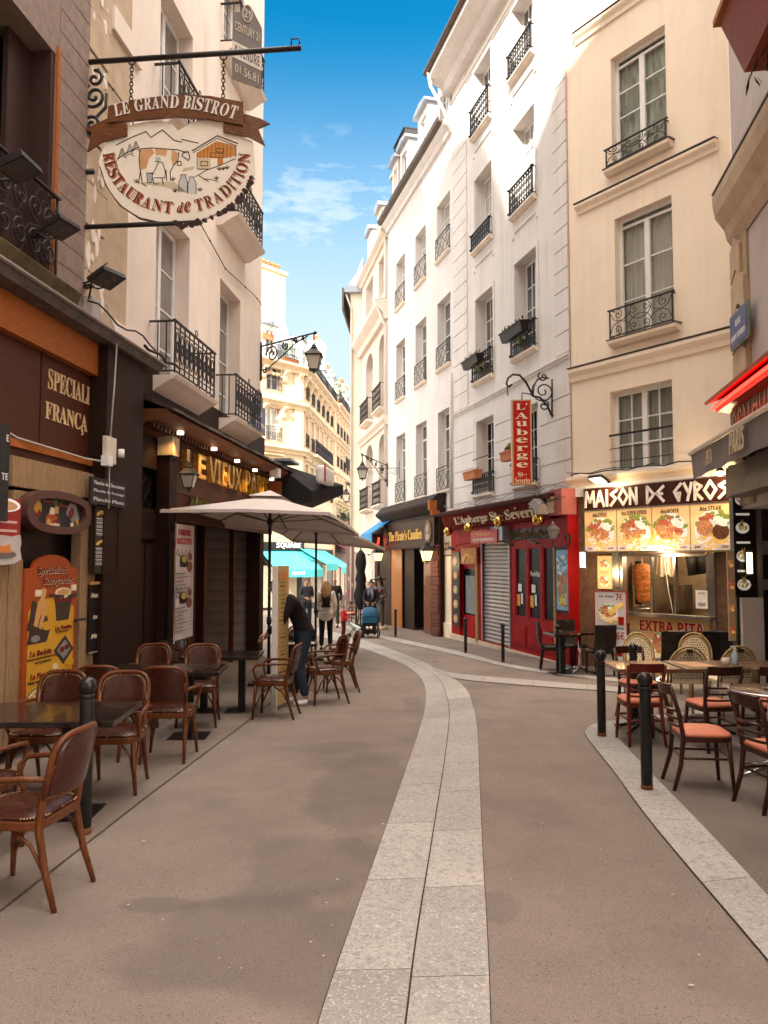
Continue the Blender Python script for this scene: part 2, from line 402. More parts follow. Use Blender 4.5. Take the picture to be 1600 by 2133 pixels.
def band(name, left, right, dz, blk=.95, gap=.0045, sub=6, off=0):
    """a course of granite setts between two ground lines"""
    A = smooth_line(left); B = smooth_line(right)
    ln = sum((b - a).length for a, b in zip(A, A[1:])); nb = max(2, round(ln / blk)); n = nb * sub
    A = resample(A, n); B = resample(B, n)
    mb = MB(); mb.mat(4)
    for i in range(n):
        a, b, c, d = A[i], B[i], B[i + 1], A[i + 1]
        mb.quad(*[(p.x, p.y, gz(p.x, p.y) + dz - .003) for p in (a, b, c, d)])
    for k in range(nb):
        mb.mat(random.choice((0, 0, 1, 2, 3)))
        for j in range(sub):
            i = k * sub + j; a, b, c, d = A[i].copy(), B[i].copy(), B[i + 1].copy(), A[i + 1].copy()
            g0 = gap if j == 0 else 0; w = (b - a).normalized(); f = (d - a).normalized()
            a += w * gap + f * g0; d += w * gap; b += -w * gap + f * g0; c += -w * gap
            mb.quad(*[(p.x, p.y, gz(p.x, p.y) + dz) for p in (a, b, c, d)])
    return tag(mb.build(name, gran + [JOINT]), kind='structure')
gl = [(600, 2380), (661, 2133), (731, 1926), (792, 1755), (845, 1602), (873, 1519), (886, 1462), (880, 1420), (849, 1390), (784, 1361), (714, 1339), (650, 1322), (560, 1302)]
gc = [(812, 2380), (845, 2133), (867, 1956), (897, 1768), (926, 1584), (936, 1492), (930, 1449), (915, 1416), (880, 1391), (818, 1364), (748, 1341), (675, 1321), (590, 1300)]
gr = [(1028, 2380), (1024, 2133), (1016, 1934), (1007, 1781), (1000, 1628), (996, 1527), (987, 1475), (967, 1431), (910, 1393), (845, 1364), (784, 1342), (705, 1319), (620, 1298)]
gl, gc, gr = [[gp(*p) for p in q] for q in (gl, gc, gr)]
band('gutter_paving', gl, gc, .008, 1.05); band('gutter_paving', gc, gr, .008, 1.0)
# right pavement with its flush kerb
up = [gp(*p) for p in ((700, 1298), (792, 1322), (880, 1341), (972, 1361), (1046, 1381), (1147, 1398), (1240, 1409), (1320, 1416))]
lo = [gp(*p) for p in ((700, 1304), (806, 1333), (880, 1349), (972, 1370), (1059, 1391), (1150, 1405), (1240, 1416), (1320, 1424))]
band('kerb_paving', up, lo, .010, 1.0)
band('kerb_paving', [gp(*p) for p in ((900, 1389), (946, 1403), (1050, 1413), (1247, 1429), (1340, 1437))], [gp(*p) for p in ((905, 1398), (950, 1414), (1050, 1425), (1291, 1443), (1345, 1448))], .012, 1.0)
gsheet('right_pavement', [*up, gp(1400, 1400), (14, 14), (9, 40), (-4, 52)], .005, WALKM)
# terrace kerb
to = [gp(*p) for p in ((1480, 1478), (1336, 1495), (1246, 1507), (1222, 1519), (1219, 1532), (1236, 1556), (1276, 1606), (1360, 1720), (1600, 2005), (1760, 2200), (2050, 2560))]
ti = [gp(*p) for p in ((1480, 1488), (1336, 1503), (1295, 1515), (1282, 1523), (1284, 1533), (1300, 1552), (1369, 1624), (1463, 1720), (1600, 1868), (1760, 2050), (2050, 2380))]
band('kerb_paving', to, ti, .012, 1.15)
gsheet('terrace_pavement', [*ti, (6, 4), (7.5, 14)], .006, WALKM)
# left pavement
lk = [gp(*p) for p in ((-260, 2120), (0, 1900), (300, 1665), (520, 1500), (640, 1405), (716, 1341), (735, 1322))]
gsheet('left_pavement', [*lk, (-2.6, 30), (-6, 30), (-6, 0)], .005, LWALK)
mb = MB()
for a, b_ in zip(lk, lk[1:]): mb.quad(*[(x + o, y, gz(x, y) + .009) for (x, y), o in ((a, -.006), (a, .007), (b_, .007), (b_, -.006))])
tag(mb.build('kerb_joint', mat('kerb_seam', (.09, .067, .053), .9, .3, 20)), kind='structure')
# litter
mb = MB(); rl = random.Random(3)
def bit(x, y, r, e=1):
    n = rl.choice((4, 5, 6)); a0 = rl.random() * 6
    mb.quad(*[(x + r * math.cos(a0 + k * 6.283 / n) * rl.uniform(.6, 1.1), y + r * e * math.sin(a0 + k * 6.283 / n) * rl.uniform(.6, 1.1), gz(x, y) + .0135) for k in range(n)])
for k in range(200):
    px = rl.uniform(150, 1560); py = 1420 + 620 * rl.random() ** 1.4
    x, y = gp(px, py); mb.mat(rl.choice((0, 1, 1, 1))); bit(x, y, rl.uniform(.003, .009))
for px, py, r in ((797, 1720, .035), (300, 1755, .03), (1036, 1615, .025), (1130, 1718, .02), (696, 1733, .022), (702, 1836, .025), (680, 1885, .02), (843, 1781, .012), (1460, 1578, .03), (1440, 2058, .03)):
    x, y = gp(px, py); mb.mat(0); bit(x, y, r * .55, .6)
tag(mb.build('litter', [mat('paper_scrap', (.48, .42, .36), .8), mat('chewing_gum', (.26, .21, .175), .8)]), kind='stuff')
# ------------------------------------------------------------------ building pieces
def window(b, x0, x1, z0, z1, d, cols=2, rows=3, fr=None, gl=None, fw=.06, bar=.026, split=True, name='window', curtain=None, transom=0, label=None):
    fr = fr or FRW; gl = gl or GLS; mb = MB()
    t = .05
    mb.box(x0, x0 + fw, d - t, d, z0, z1); mb.box(x1 - fw, x1, d - t, d, z0, z1)
    mb.box(x0 + fw, x1 - fw, d - t, d, z1 - fw, z1); mb.box(x0 + fw, x1 - fw, d - t, d, z0, z0 + fw)
    zt = z1 - fw
    if transom:
        mb.box(x0 + fw, x1 - fw, d - t + .004, d, z1 - transom - .05, z1 - transom)
        zt = z1 - transom - .05
    if split:
        xm = (x0 + x1) / 2; mb.box(xm - fw * .75, xm + fw * .75, d - t - .012, d, z0 + fw, zt)
    for k in range(1, cols):
        if split and abs(k - cols / 2) < .1: continue
        x = x0 + fw + (x1 - x0 - 2 * fw) * k / cols; mb.box(x - bar / 2, x + bar / 2, d - t + .012, d, z0 + fw, zt)
    for k in range(1, rows):
        z = z0 + fw + (zt - z0 - fw) * k / rows; mb.box(x0 + fw, x1 - fw, d - t + .014, d - .002, z - bar / 2, z + bar / 2)
    o = mb.build(name, fr, b)
    if label: o['label'] = label
    g = MB(); g.box(x0 + fw * .5, x1 - fw * .5, d - .018, d - .006, z0 + fw * .5, z1 - fw * .5); g.build('pane', gl, o)
    return o
def spiral(cx, cz, r, a0, turns, n=16, sgn=1, r1=.12):
    return [(cx + (r * (1 - t) + r * r1 * t) * math.cos(a0 + sgn * turns * 2 * math.pi * t), cz + (r * (1 - t) + r * r1 * t) * math.sin(a0 + sgn * turns * 2 * math.pi * t)) for t in [k / n for k in range(n + 1)]]
def railing(b, x0, x1, z0, z1, style, y=-.06, name='balcony_railing', ends=True, m=None):
    mb = MB(); w = x1 - x0; h = z1 - z0; r = .009
    T = lambda pts, rr=r, n=4: mb.tube([(p[0], y, p[1]) for p in pts], rr, n)
    rail = .02 if style != 'lattice' else .014
    mb.box(x0 - (.05 if ends else 0), x1 + (.05 if ends else 0), y - rail, y + rail, z1 - .025, z1)
    mb.box(x0, x1, y - .012, y + .012, z0, z0 + .02)
    if y < -.02:
        for x in (x0 + .02, x1 - .02):
            mb.box(x - .01, x + .01, y + .012, .03, z1 - .024, z1 - .004); mb.box(x - .01, x + .01, y + .012, .03, z0 + .002, z0 + .018)
    for x in (x0, x1): mb.box(x - .011, x + .011, y - .011, y + .011, z0 - .02, z1 - .025)
    if style == 'lattice':
        n = max(2, round(w / h * 1.6)); dx = w / n; zl = z0 + .02; zh = z1 - .12; mb.box(x0, x1, y - .008, y + .008, zh, zh + .015)
        for k in range(-n, n + 1):
            for sg in (1, -1):
                a, c = x0 + k * dx, x0 + k * dx + sg * dx * 1.6
                lo, hi = 0, 1; t0, t1 = 0.0, 1.0
                if c != a:
                    ta, tb = sorted(((x0 - a) / (c - a), (x1 - a) / (c - a))); t0, t1 = max(0, ta), min(1, tb)
                if t1 - t0 > .05: T([(a + (c - a) * t0, zl + (zh - zl) * t0), (a + (c - a) * t1, zl + (zh - zl) * t1)], .008)
    elif style == 'scroll':
        c = (x0 + x1) / 2
        for sx in (-1, 1):
            ax = c + sx * w * .25
            T(spiral(c + sx * w * .36, z1 - h * .24, h * .19, math.pi / 2, 1.3, 20, sx), .008)
            T(spiral(c + sx * w * .36, z0 + h * .22, h * .17, -math.pi / 2, 1.3, 20, -sx), .008)
            T(spiral(c + sx * w * .10, z1 - h * .22, h * .17, math.pi / 2, 1.3, 20, -sx), .008)
            T(spiral(c + sx * w * .10, z0 + h * .20, h * .16, -math.pi / 2, 1.3, 20, sx), .008)
            T([(c + sx * (w * .5 - .01), z0 + h * .12 + h * .2 * 0), (c + sx * w * .45, z0 + h * .38), (c + sx * w * .36, z0 + h * .5), (c + sx * w * .25, z0 + h * .55), (c + sx * w * .17, z0 + h * .68), (c + sx * w * .19, z0 + h * .78)], .008)
            T([(c + sx * (w * .5 - .01), z1 - h * .12), (c + sx * w * .44, z1 - h * .38), (c + sx * w * .33, z1 - h * .5), (c + sx * w * .22, z1 - h * .56), (c + sx * w * .17, z1 - h * .68), (c + sx * w * .2, z1 - h * .8)], .008)
        T([(c + w * .17 * math.cos(t * .314), z0 + h * .28 + h * .30 * math.sin(t * .314)) for t in range(11)], .008)
        T([(c + w * .17 * math.cos(t * .314), z1 - h * .28 - h * .30 * math.sin(t * .314)) for t in range(11)], .008)
    elif style == 'ornate':
        mb.box(x0, x1, y - .01, y + .01, z1 - .13, z1 - .115); mb.box(x0, x1, y - .01, y + .01, z0 + .1, z0 + .112)
        n = max(5, round(w / .13)); dx = w / n
        for k in range(n):
            x = x0 + (k + .5) * dx; mb.box(x - .008, x + .008, y - .008, y + .008, z0 + .02, z1 - .03)
            for zc, rr in ((z0 + h * .34, dx * .42), (z0 + h * .62, dx * .42), (z1 - .075, .04), (z0 + .06, .035)):
                mb.tube([(x + rr * math.cos(a * .785), y, zc + rr * (1.25 if zc < z1 - .1 else 1) * math.sin(a * .785)) for a in range(8)], .008, 4, True)
        for x in (x0, x1):
            for z in (z0 + .03, z1 - .02): mb.ball((x, y - .03, z), .03, 6, 4)
    elif style == 'oval':
        mb.box(x0, x1, y - .01, y + .01, z1 - .12, z1 - .105); mb.box(x0, x1, y - .01, y + .01, z0 + .1, z0 + .112)
        n = max(4, round(w / .2)); dx = w / n
        for k in range(n + 1): mb.box(x0 + k * dx - .009, x0 + k * dx + .009, y - .009, y + .009, z0 + .02, z1 - .03)
        for k in range(n):
            x = x0 + (k + .5) * dx
            mb.tube([(x + dx * .34 * math.cos(a * .628), y, (z0 + z1) / 2 + h * .3 * math.sin(a * .628)) for a in range(10)], .009, 4, True)
            mb.tube([(x + dx * .14 * math.cos(a * .785), y, (z0 + z1) / 2 + h * .12 * math.sin(a * .785)) for a in range(8)], .008, 4, True)
        xm = (x0 + x1) / 2
        mb.tube([(xm + .05 * math.cos(a * .785), y, z1 + .06 + .05 * math.sin(a * .785)) for a in range(8)], .009, 4, True)
        mb.tube([(xm + .05 * math.cos(a * .785), y, z0 - .04 + .05 * math.sin(a * .785)) for a in range(8)], .009, 4, True)
        # side returns into the wall
        for x in (x0, x1):
            for k in range(1, 3): mb.box(x - .008, x + .008, y * k / 3 - .008, y * k / 3 + .008, z0, z1 - .02)
            mb.box(x - .012, x + .012, y, .02, z1 - .02, z1 - .002); mb.box(x - .01, x + .01, y, .02, z0 + .004, z0 + .02)
    elif style == 'bars':
        n = max(4, round(w / .14))
        for k in range(1, n): mb.box(x0 + w * k / n - .01, x0 + w * k / n + .01, y - .01, y + .01, z0, z1 - .02)
        mb.box(x0, x1, y - .008, y + .008, z0 + h * .3, z0 + h * .3 + .02); mb.box(x0, x1, y - .008, y + .008, z1 - .16, z1 - .14)
        for k in range(n):
            x = x0 + w * (k + .5) / n
            mb.tube([(x + .045 * math.cos(a * 1.047), y, z0 + h * .5 + .09 * math.sin(a * 1.047)) for a in range(6)], .01, 3, True)
    return mb.build(name, m or IRON, b)
def sill(b, x0, x1, z, proj=.1, h=.07, m=None, name='sill', y=0):
    mb = MB(); mb.profile([(y - proj, z - h * .45), (y - proj, z), (y + .2, z + .012), (y + .2, z - h), (y - proj * .45, z - h)], x0, x1)
    return mb.build(name, m or SILL, b)
def body(mb, x0, x1, z0, z1, depth=8, roof=0, y=.5):
    """side, back and roof of a block behind a street front"""
    mb.quad((x0, 0, z0), (x0, 0, z1), (x0, depth, z1), (x0, depth, z0)); mb.quad((x1, 0, z0), (x1, depth, z0), (x1, depth, z1), (x1, 0, z1))
    mb.quad((x0, depth, z0), (x0, depth, z1), (x1, depth, z1), (x1, depth, z0)); mb.quad((x0, 0, z1), (x1, 0, z1), (x1, depth, z1), (x0, depth, z1))
def moulding(b, x0, x1, zb, zt, proj, m, name='cornice'):
    h = zt - zb; mb = MB()
    mb.profile([(.002, zb), (-proj * .35, zb), (-proj * .45, zb + h * .35), (-proj * .8, zb + h * .55), (-proj, zb + h * .7), (-proj, zt - h * .08), (-proj * .9, zt), (.002, zt + .01)], x0, x1)
    return mb.build(name, m, b)
LAMP = mat('lamp_glow', (1, .66, .30), .5, 0, 3, emit=.42); LAMPW = mat('white_lamp_glow', (1, .86, .62), .5, 0, 3, emit=.6)
DAYGL = mat('lantern_glass', (.62, .57, .47), .1, .1, 6)
NEON = mat('red_neon', (1, .015, .008), .5, 0, 3, emit=2.2)
# ------------------------------------------------------------------ yellow building, gyros shop
C0 = (3.93, 16.0)
FY = Fr(*C0, .708, -1)
x_end = FY.x(1536, 0, 800)
yb = thing('cream_building', 'smooth cream plaster building above the gyros shop, with scroll window railings', 'building', FY.M)
mb = MB()
ws = []
for (a, t, b_, a2, ref) in ((1274, 122, 357, 1389, 1274), (1282, 456, 712, 1403, 1282), (1272, 817, 986, 1402, 1272)): ws.append(FY.R(a, t, b_, a2, 0, ref))
zf = FY.px(1200, 1012)[1]
mb.wall(0, x_end, zf, 17.5, ws, .24)
mb.quad((0, 0, zf), (0, 0, 17.5), (0, 6, 17.5), (0, 6, zf)); mb.quad((x_end, 0, zf), (x_end, 6, zf), (x_end, 6, 17.5), (x_end, 0, 17.5))
mb.quad((0, 0, 17.5), (x_end, 0, 17.5), (x_end, 6, 17.5), (0, 6, 17.5)); mb.build('wall', PLY, yb)
CURT = mat('grey_curtain', (.78, .72, .66), .8, .22, 2, stretch=(16, 1, .3))
def gmix(name):
    m = bpy.data.materials.new(name); m.use_nodes = True; t = m.node_tree; N = t.nodes; L = t.links
    b = N['Principled BSDF']; b.inputs['Base Color'].default_value = (.02, .02, .02, 1); b.inputs['Roughness'].default_value = .02
    tr = N.new('ShaderNodeBsdfTransparent'); tr.inputs[0].default_value = (.9, .92, .9, 1); fr = N.new('ShaderNodeLayerWeight'); fr.inputs[0].default_value = .14
    mx = N.new('ShaderNodeMixShader'); L.new(fr.outputs[1], mx.inputs[0]); L.new(tr.outputs[0], mx.inputs[1]); L.new(b.outputs[0], mx.inputs[2])
    L.new(mx.outputs[0], N['Material Output'].inputs[0]); return m
CLR = gmix('clear_glass')
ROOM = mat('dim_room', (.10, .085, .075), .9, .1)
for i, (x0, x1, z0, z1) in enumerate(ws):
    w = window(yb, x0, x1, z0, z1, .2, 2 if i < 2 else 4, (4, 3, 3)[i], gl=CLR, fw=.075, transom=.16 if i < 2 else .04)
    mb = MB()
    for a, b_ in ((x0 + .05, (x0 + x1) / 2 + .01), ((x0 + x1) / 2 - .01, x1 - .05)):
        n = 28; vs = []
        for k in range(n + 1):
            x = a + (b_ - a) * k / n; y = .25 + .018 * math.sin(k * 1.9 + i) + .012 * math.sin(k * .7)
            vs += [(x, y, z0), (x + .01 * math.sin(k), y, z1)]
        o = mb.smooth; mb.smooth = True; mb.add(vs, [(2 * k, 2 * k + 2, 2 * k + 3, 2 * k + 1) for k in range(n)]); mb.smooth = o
    mb.build('curtain', (mat('reflection_tinted_curtain', (.60, .60, .55), .8, .45, 3, stretch=(5, 1, .8)), CURT, mat('grey_net', (.55, .52, .49), .8, .3, 2, stretch=(16, 1, .3)))[i], w)  # top curtain's green-grey paints in the reflections on its glass
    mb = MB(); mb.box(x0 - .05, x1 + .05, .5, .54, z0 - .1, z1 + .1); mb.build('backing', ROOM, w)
for i in (0, 1):
    x0, x1, z0, z1 = ws[i]; e = .06
    sill(yb, x0 - .09, x1 + .13, z0, .17, .13, PLY); sill(yb, x0 - .12, x1 + .16, z0 + .016, .19, .018, GUT, 'flashing')
    zt = FY.px(1267, (311, 649)[i], -.1)[1]
    railing(yb, x0 - .05, x1 + .05, z0 + .06, zt, 'scroll', -.13)
x0, x1, z0, z1 = ws[2]
sill(yb, x0, x1, z0 + .012, .04, .08, FRW)
mb = MB()
for yy in (907, 935, 962):
    z = FY.px(1280, yy)[1]; mb.box(x0 - .02, x1 + .0, -.03, -.005, z - (.02 if yy == 907 else .006), z + (.02 if yy == 907 else .006))
mb.build('window_bar', IRON, yb)
for (a, t, b_, e) in ((1200, 76, 97, x_end), (1203, 431, 450, x_end - .22), (1190, 772, 798, x_end + .02)):
    x0, z1 = FY.px(a, t); z0 = FY.px(a, b_)[1]
    moulding(yb, x0, e, z0, z1, .12, PLY, 'string_course'); mb = MB(); mb.box(x0 - .01, e, -.135, .02, z1 + .012, z1 + .03); mb.build('flashing', GUT, yb)
z1 = FY.px(1200, 996)[1]; moulding(yb, -.02, x_end, zf - .02, z1, .16, PLY, 'string_course')
# small wiring and junction box
mb = MB()
mb.tube([(.02, -.012, z) for z in (zf, 9, 14.5)], .008, 5)
for k in range(14): mb.ball((.02, -.02, zf + .9 * k), .014, 5, 3)
mb.build('cable', mat('pink_cable', (.48, .25, .19), .6), yb)
mb = MB()
zz = z1 + .03
mb.tube([(.1 + k * .28, -.17 - .02 * math.sin(k), zz + .025 * math.sin(k * 2.2) + .02) for k in range(12)], .013, 5); mb.tube([(.0 + k * .3, -.15, zz + .05 + .03 * math.cos(k * 1.7)) for k in range(8)], .009, 5)
mb.build('cable', BLK, yb)
# shop front
gs = thing('gyros_shop_front', 'brightly lit gyros takeaway front with a serving hatch and brown stone sides', 'shop front', FY.M)
sx0, sx1, sz0, sz1 = FY.R(1219, 1020, 1063, 1524, -.12)
px = lambda a, b_, d=0: FY.px(a, b_, d)
zg = FY.gx(1.5) - .25
hx0, hx1, hz0, hz1 = FY.R(1293, 1154, 1272, 1481, 0)
MARB = mat('brown_marble', (.20, .115, .07), .25, .3, 6, coat=.3)
mb = MB(); mb.wall(0, x_end, zg, zf, [(hx0, hx1, hz0, hz1, .12)], .1); mb.build('wall', MARB, gs)
mb = MB(); mb.box(-.02, x_end, -.08, -.003, zf - .02 - .22, zf - .022); mb.build('fascia', WHT, gs)
BRN = mat('sign_brown', (.045, .012, .008), .35, .2, 5)
sb = MB(); sb.box(sx0, sx1, -.14, -.005, sz0, sz1); sb = sb.build('name_board', BRN, gs)
mb = MB(); e = .018
mb.box(sx0 - e, sx1 + e, -.15, -.004, sz1, sz1 + e); mb.box(sx0 - e, sx1 + e, -.15, -.004, sz0 - e, sz0); mb.box(sx0 - e, sx0, -.15, -.004, sz0, sz1); mb.box(sx1, sx1 + e, -.15, -.004, sz0, sz1); mb.build('board_frame', STEEL, sb)
# greek-cut lettering from straight strokes
GK = {'M': [[(0, 0), (.12, 1), (.5, .3), (.88, 1), (1, 0)]], 'A': [[(0, 0), (.5, 1), (1, 0)], [(.2, .33), (.85, .4)]], 'I': [[(.5, 0), (.5, 1)]], 'S': [[(.95, .95), (.15, .72), (.85, .42), (.1, 0)]],
      'O': [[(.5, 0), (0, .5), (.5, 1), (1, .5), (.5, 0)]], 'N': [[(.1, 0), (.1, 1), (.9, 0), (.9, 1)]], 'D': [[(.1, 0), (.1, 1), (.95, .5), (.1, 0)]], 'E': [[(.95, .95), (.1, .55), (.95, .05)], [(.15, .5), (.8, .5)]],
      'G': [[(.9, 1), (.1, .55), (.6, 0), (.75, .45), (.45, .45)]], 'Y': [[(.05, 1), (.5, .5)], [(.95, 1), (.45, 0)]], 'R': [[(.1, 0), (.1, 1), (.85, .75), (.15, .42), (.9, 0)]]}
mb = MB(); H = (sz1 - sz0); u0 = sx0 + .03; xs = u0
let = [('M', .30), ('A', .26), ('I', .10), ('S', .22), ('O', .27), ('N', .24), (' ', .17), ('D', .22), ('E', .22), (' ', .17), ('G', .22), ('Y', .22), ('R', .22), ('O', .28), ('S', .26)]
tot = sum(w for _, w in let) + .05 * 14; k = (sx1 - sx0 - .06) / tot
for ch, w in let:
    for stroke in GK.get(ch, []): mb.strip([(xs + p[0] * w * k, sz0 + H * .14 + p[1] * H * .72) for p in stroke], .052, -.155, -.142)
    xs += (w + .05) * k
mb.build('lettering', WHT, sb)
# food panel
fx0, fx1, fz0, fz1 = FY.R(1219, 1066, 1149, 1527, -.12)
TANP = mat('backlit_panel', (.80, .50, .22), .3, .25, 1.2, emit=.10, stretch=(.6, 1, 2)); MEAT = mat('grilled_meat', (.56, .24, .10), .6, .6, 26, emit=.05); FRY = mat('fries', (.84, .50, .12), .6, .25, 30, emit=.06)
SAL = mat('lettuce', (.26, .32, .06), .7, .5, 30, emit=.04); SAU = mat('white_sauce', (.85, .82, .72), .4, .05, 10, emit=.06); PLT = mat('plate', (.86, .84, .80), .3, .03, emit=.05); TOM = mat('tomato', (.50, .13, .06), .5, .4, 20, emit=.04); DMEAT = mat('dark_steak', (.14, .05, .02), .6, .7, 30, emit=.02)
fp = MB(); fp.box(fx0, fx1, -.13, -.004, fz0, fz1); fp = fp.build('food_panel', TANP, gs)
FH = fz1 - fz0; FW = fx1 - fx0
mb = MB(); mb.box(fx0 - .02, fx1 + .02, -.15, -.004, fz0 - .03, fz0); mb.box(fx0 - .02, fx1 + .02, -.15, -.004, fz1, sz0 - .02)
for k in range(1, 4): mb.box(fx0 + FW * k / 4 - .006, fx0 + FW * k / 4 + .006, -.137, -.13, fz0, fz1)
mb.build('panel_frame', STEEL, fp)
def dish(mb, cx, cz, r, y, kind, rg):
    """a plate of food printed on a flat panel: thin raised shapes"""
    mb.mat(0).disc(cx, cz, r, y - .004, y)
    for k in range(26):
        a = rg.uniform(.3, 2.9); q = r * rg.uniform(.6, 1.1); s = r * rg.uniform(.1, .2); mb.mat(1).disc(cx + q * math.cos(a), cz + q * math.sin(a) * .9, s, y - .006 - k * 1e-5, y - .001, 6, s * .7)
    for k in range(70):
        a = rg.uniform(3.0, 5.9); q = r * rg.uniform(.2, 1.15); x, z = cx + q * math.cos(a), cz + q * math.sin(a); t = rg.uniform(-.6, .6) + (.2 if kind % 2 else -.1); l = r * rg.uniform(.2, .36); w = r * .06
        mb.mat(2).strip([(x - l * math.cos(t) / 2, z - l * math.sin(t) / 2), (x + l * math.cos(t) / 2, z + l * math.sin(t) / 2)], w, y - .008 - k * 1e-5, y - .002)
    if kind == 3:
        for dx in (-.42, .42):
            mb.mat(4 if dx > 0 else 3).disc(cx + dx * r, cz + (-.08 if dx > 0 else .12) * r, r * .45, y - .014, y - .003, 14, r * .4)
    else:
        for k in range(46):
            a = rg.uniform(0, 6.28); q = r * .78 * math.sqrt(rg.random()); s = r * rg.uniform(.08, .2)
            mb.mat(3 if rg.random() < .8 else 5).disc(cx + q * math.cos(a) - .05 * r, cz + q * math.sin(a) * .62 + .12 * r, s, y - .010 - k * 4e-5, y - .002, 7, s * rg.uniform(.5, 1))
    mb.mat(5)
    for k in range(7): mb.disc(cx + r * rg.uniform(-.8, .1), cz + r * rg.uniform(.4, .8), r * .13, y - .0125 - k * 1e-5, y - .002, 7)
    mb.mat(6).prism([(cx + r * (.42 + .42 * math.cos(a * .52) * math.cos(-.5) - .2 * math.sin(a * .52) * math.sin(-.5)), cz + r * (.42 + .42 * math.cos(a * .52) * math.sin(-.5) + .2 * math.sin(a * .52) * math.cos(-.5))) for a in range(12)], y - .017, y - .003)
FOOD = [PLT, SAL, FRY, MEAT, DMEAT, TOM, SAU]
rg = random.Random(5)
mb = MB()
for k in range(4): dish(mb, fx0 + FW * (k + (.5, .52, .5, .55)[k]) / 4, fz0 + FH * .43, FH * (.40, .41, .42, .43)[k], -.132, k, rg)
mb.build('food_picture', FOOD, fp)
mb = MB()
for k, s in enumerate(('Ass.GYROS', 'Ass.SUPER GYROS', 'Ass.KÖFTE', 'Ass.STEAK')):
    mb.text(s, fx0 + FW * (k + (.48, .5, .48, .5)[k]) / 4, fz1 - FH * .10, FW * (.11, .18, .12, .13)[k], FH * .10, -.132, .004, 'bold')
mb.build('lettering', BRN, fp)
mb = MB()
for k in range(4):
    for s, w in ((.02, .30), (.66, .32)):
        a = fx0 + FW * (k + s) / 4 + .01; mb.mat(0).box(a, a + FW / 4 * w, -.152, -.138, fz0 + .01, fz0 + FH * .13)
        mb.mat(1).text('9.00€' if s > .5 else '8.00€', a + FW / 8 * w, fz0 + .01 + FH * .06, FW / 4 * w * .5, FH * .05, -.152, .002, 'bold')
mb.build('price_tag', [WHT, SRED], fp)
# hatch
hb = MB(); fw = .07
hb.box(hx0, hx0 + fw, -.03, .1, hz0, hz1); hb.box(hx1 - fw, hx1, -.03, .1, hz0, hz1); hb.box(hx0, hx1, -.03, .1, hz1 - .05, hz1 - .002); hb.box(hx0 - .12, hx1 + .1, -.22, .12, hz0 - .06, hz0)
hb.box(hx0 + (hx1 - hx0) * .36, hx0 + (hx1 - hx0) * .38, -.02, .06, hz0, hz1 - .05); hb.box(hx0 + (hx1 - hx0) * .62, hx0 + (hx1 - hx0) * .64, -.02, .06, hz0, hz1 - .05)
hb.box(hx0 - .16, hx0 - .002, -.05, -.002, zg, hz1 + .05); hb.box(hx1 + .002, hx1 + .1, -.05, -.002, zg, hz1 + .05)
hb = hb.build('serving_hatch', STEEL, gs)
mb = MB(); KT = mat('kitchen_tiles', (.20, .14, .09), .4, .3, 3)
mb.box(hx0 - .3, hx1 + .3, 1.9, 1.95, hz0 - 1, hz1 + .4); mb.box(hx0 - .3, hx0 - .25, .13, 1.9, hz0 - 1, hz1 + .4); mb.box(hx1 + .25, hx1 + .3, .13, 1.9, hz0 - 1, hz1 + .4); mb.box(hx0 - .3, hx1 + .3, .13, 1.95, hz1 + .4, hz1 + .44); mb.box(hx0 - .3, hx1 + .3, .13, 1.95, hz0 - .3, hz0 - .26)
mb.build('kitchen_wall', KT, gs)
mb = MB(); W_ = hx1 - hx0; Hh = hz1 - hz0
mb.box(hx0 + W_ * .12, hx0 + W_ * .3, 1.2, 1.5, hz0, hz0 + Hh * .45); mb.box(hx0 + W_ * .45, hx1, 1.3, 1.7, hz0, hz0 + Hh * .35); mb.box(hx0 + W_ * .40, hx0 + W_ * .62, 1.6, 1.85, hz0 + Hh * .52, hz0 + Hh * .55); mb.box(hx0 + W_ * .40, hx0 + W_ * .62, 1.6, 1.85, hz0 + Hh * .36, hz0 + Hh * .38)
mb.box(hx0 + W_ * .72, hx0 + W_ * .98, .9, 1.2, hz0 + Hh * .05, hz0 + Hh * .12)
mb.build('kitchen_counter', STEEL, gs)
mb = MB(); mb.box(hx0 + .2, hx1 - .2, .5, .6, hz1 + .3, hz1 + .34); mb.build('ceiling_lamp', LAMPW, gs)
# counter front
cx0, cx1, cz0, cz1 = FY.R(1297, 1278, 1425, 1481, -.1)
GOLDP = mat('golden_vinyl', (.72, .47, .20), .3, .25, 1, stretch=(.5, 1, 1.5))
cf = MB(); cf.box(cx0 + .02, cx1 - .02, -.1, -.004, cz0, hz0 - .065); cf = cf.build('counter_front', GOLDP, gs)
mb = MB(); zt = cz1 - .04
mb.mat(1).text('EXTRA PITA', cx0 + (cx1 - cx0) * .58, zt - .15, (cx1 - cx0) * .72, .20, -.101, .012, 'bold', slant=-.02); mb.mat(0).text('EXTRA PITA', cx0 + (cx1 - cx0) * .583, zt - .155, (cx1 - cx0) * .74, .225, -.101, .006, 'bold', slant=-.02)
mb.build('lettering', [WHT, SRED], cf)
mb = MB(); dish(mb, cx0 + (cx1 - cx0) * .5, zt - .55, .3, -.102, 1, rg); mb.build('food_picture', FOOD, cf)
mb = MB(); mb.mat(0).box(cx0 + .06, cx0 + .4, -.115, -.1, zt - .62, zt - .25); mb.mat(1).box(cx0 + .22, cx0 + .38, -.118, -.115, zt - .36, zt - .27); mb.box(cx0 + .1, cx0 + .4, -.117, -.115, zt - 1.1, zt - .75); mb.build('notice', [mat('blue_grey_notice', (.25, .27, .31), .5), mat('yellow_notice', (.75, .55, .06), .5)], cf)
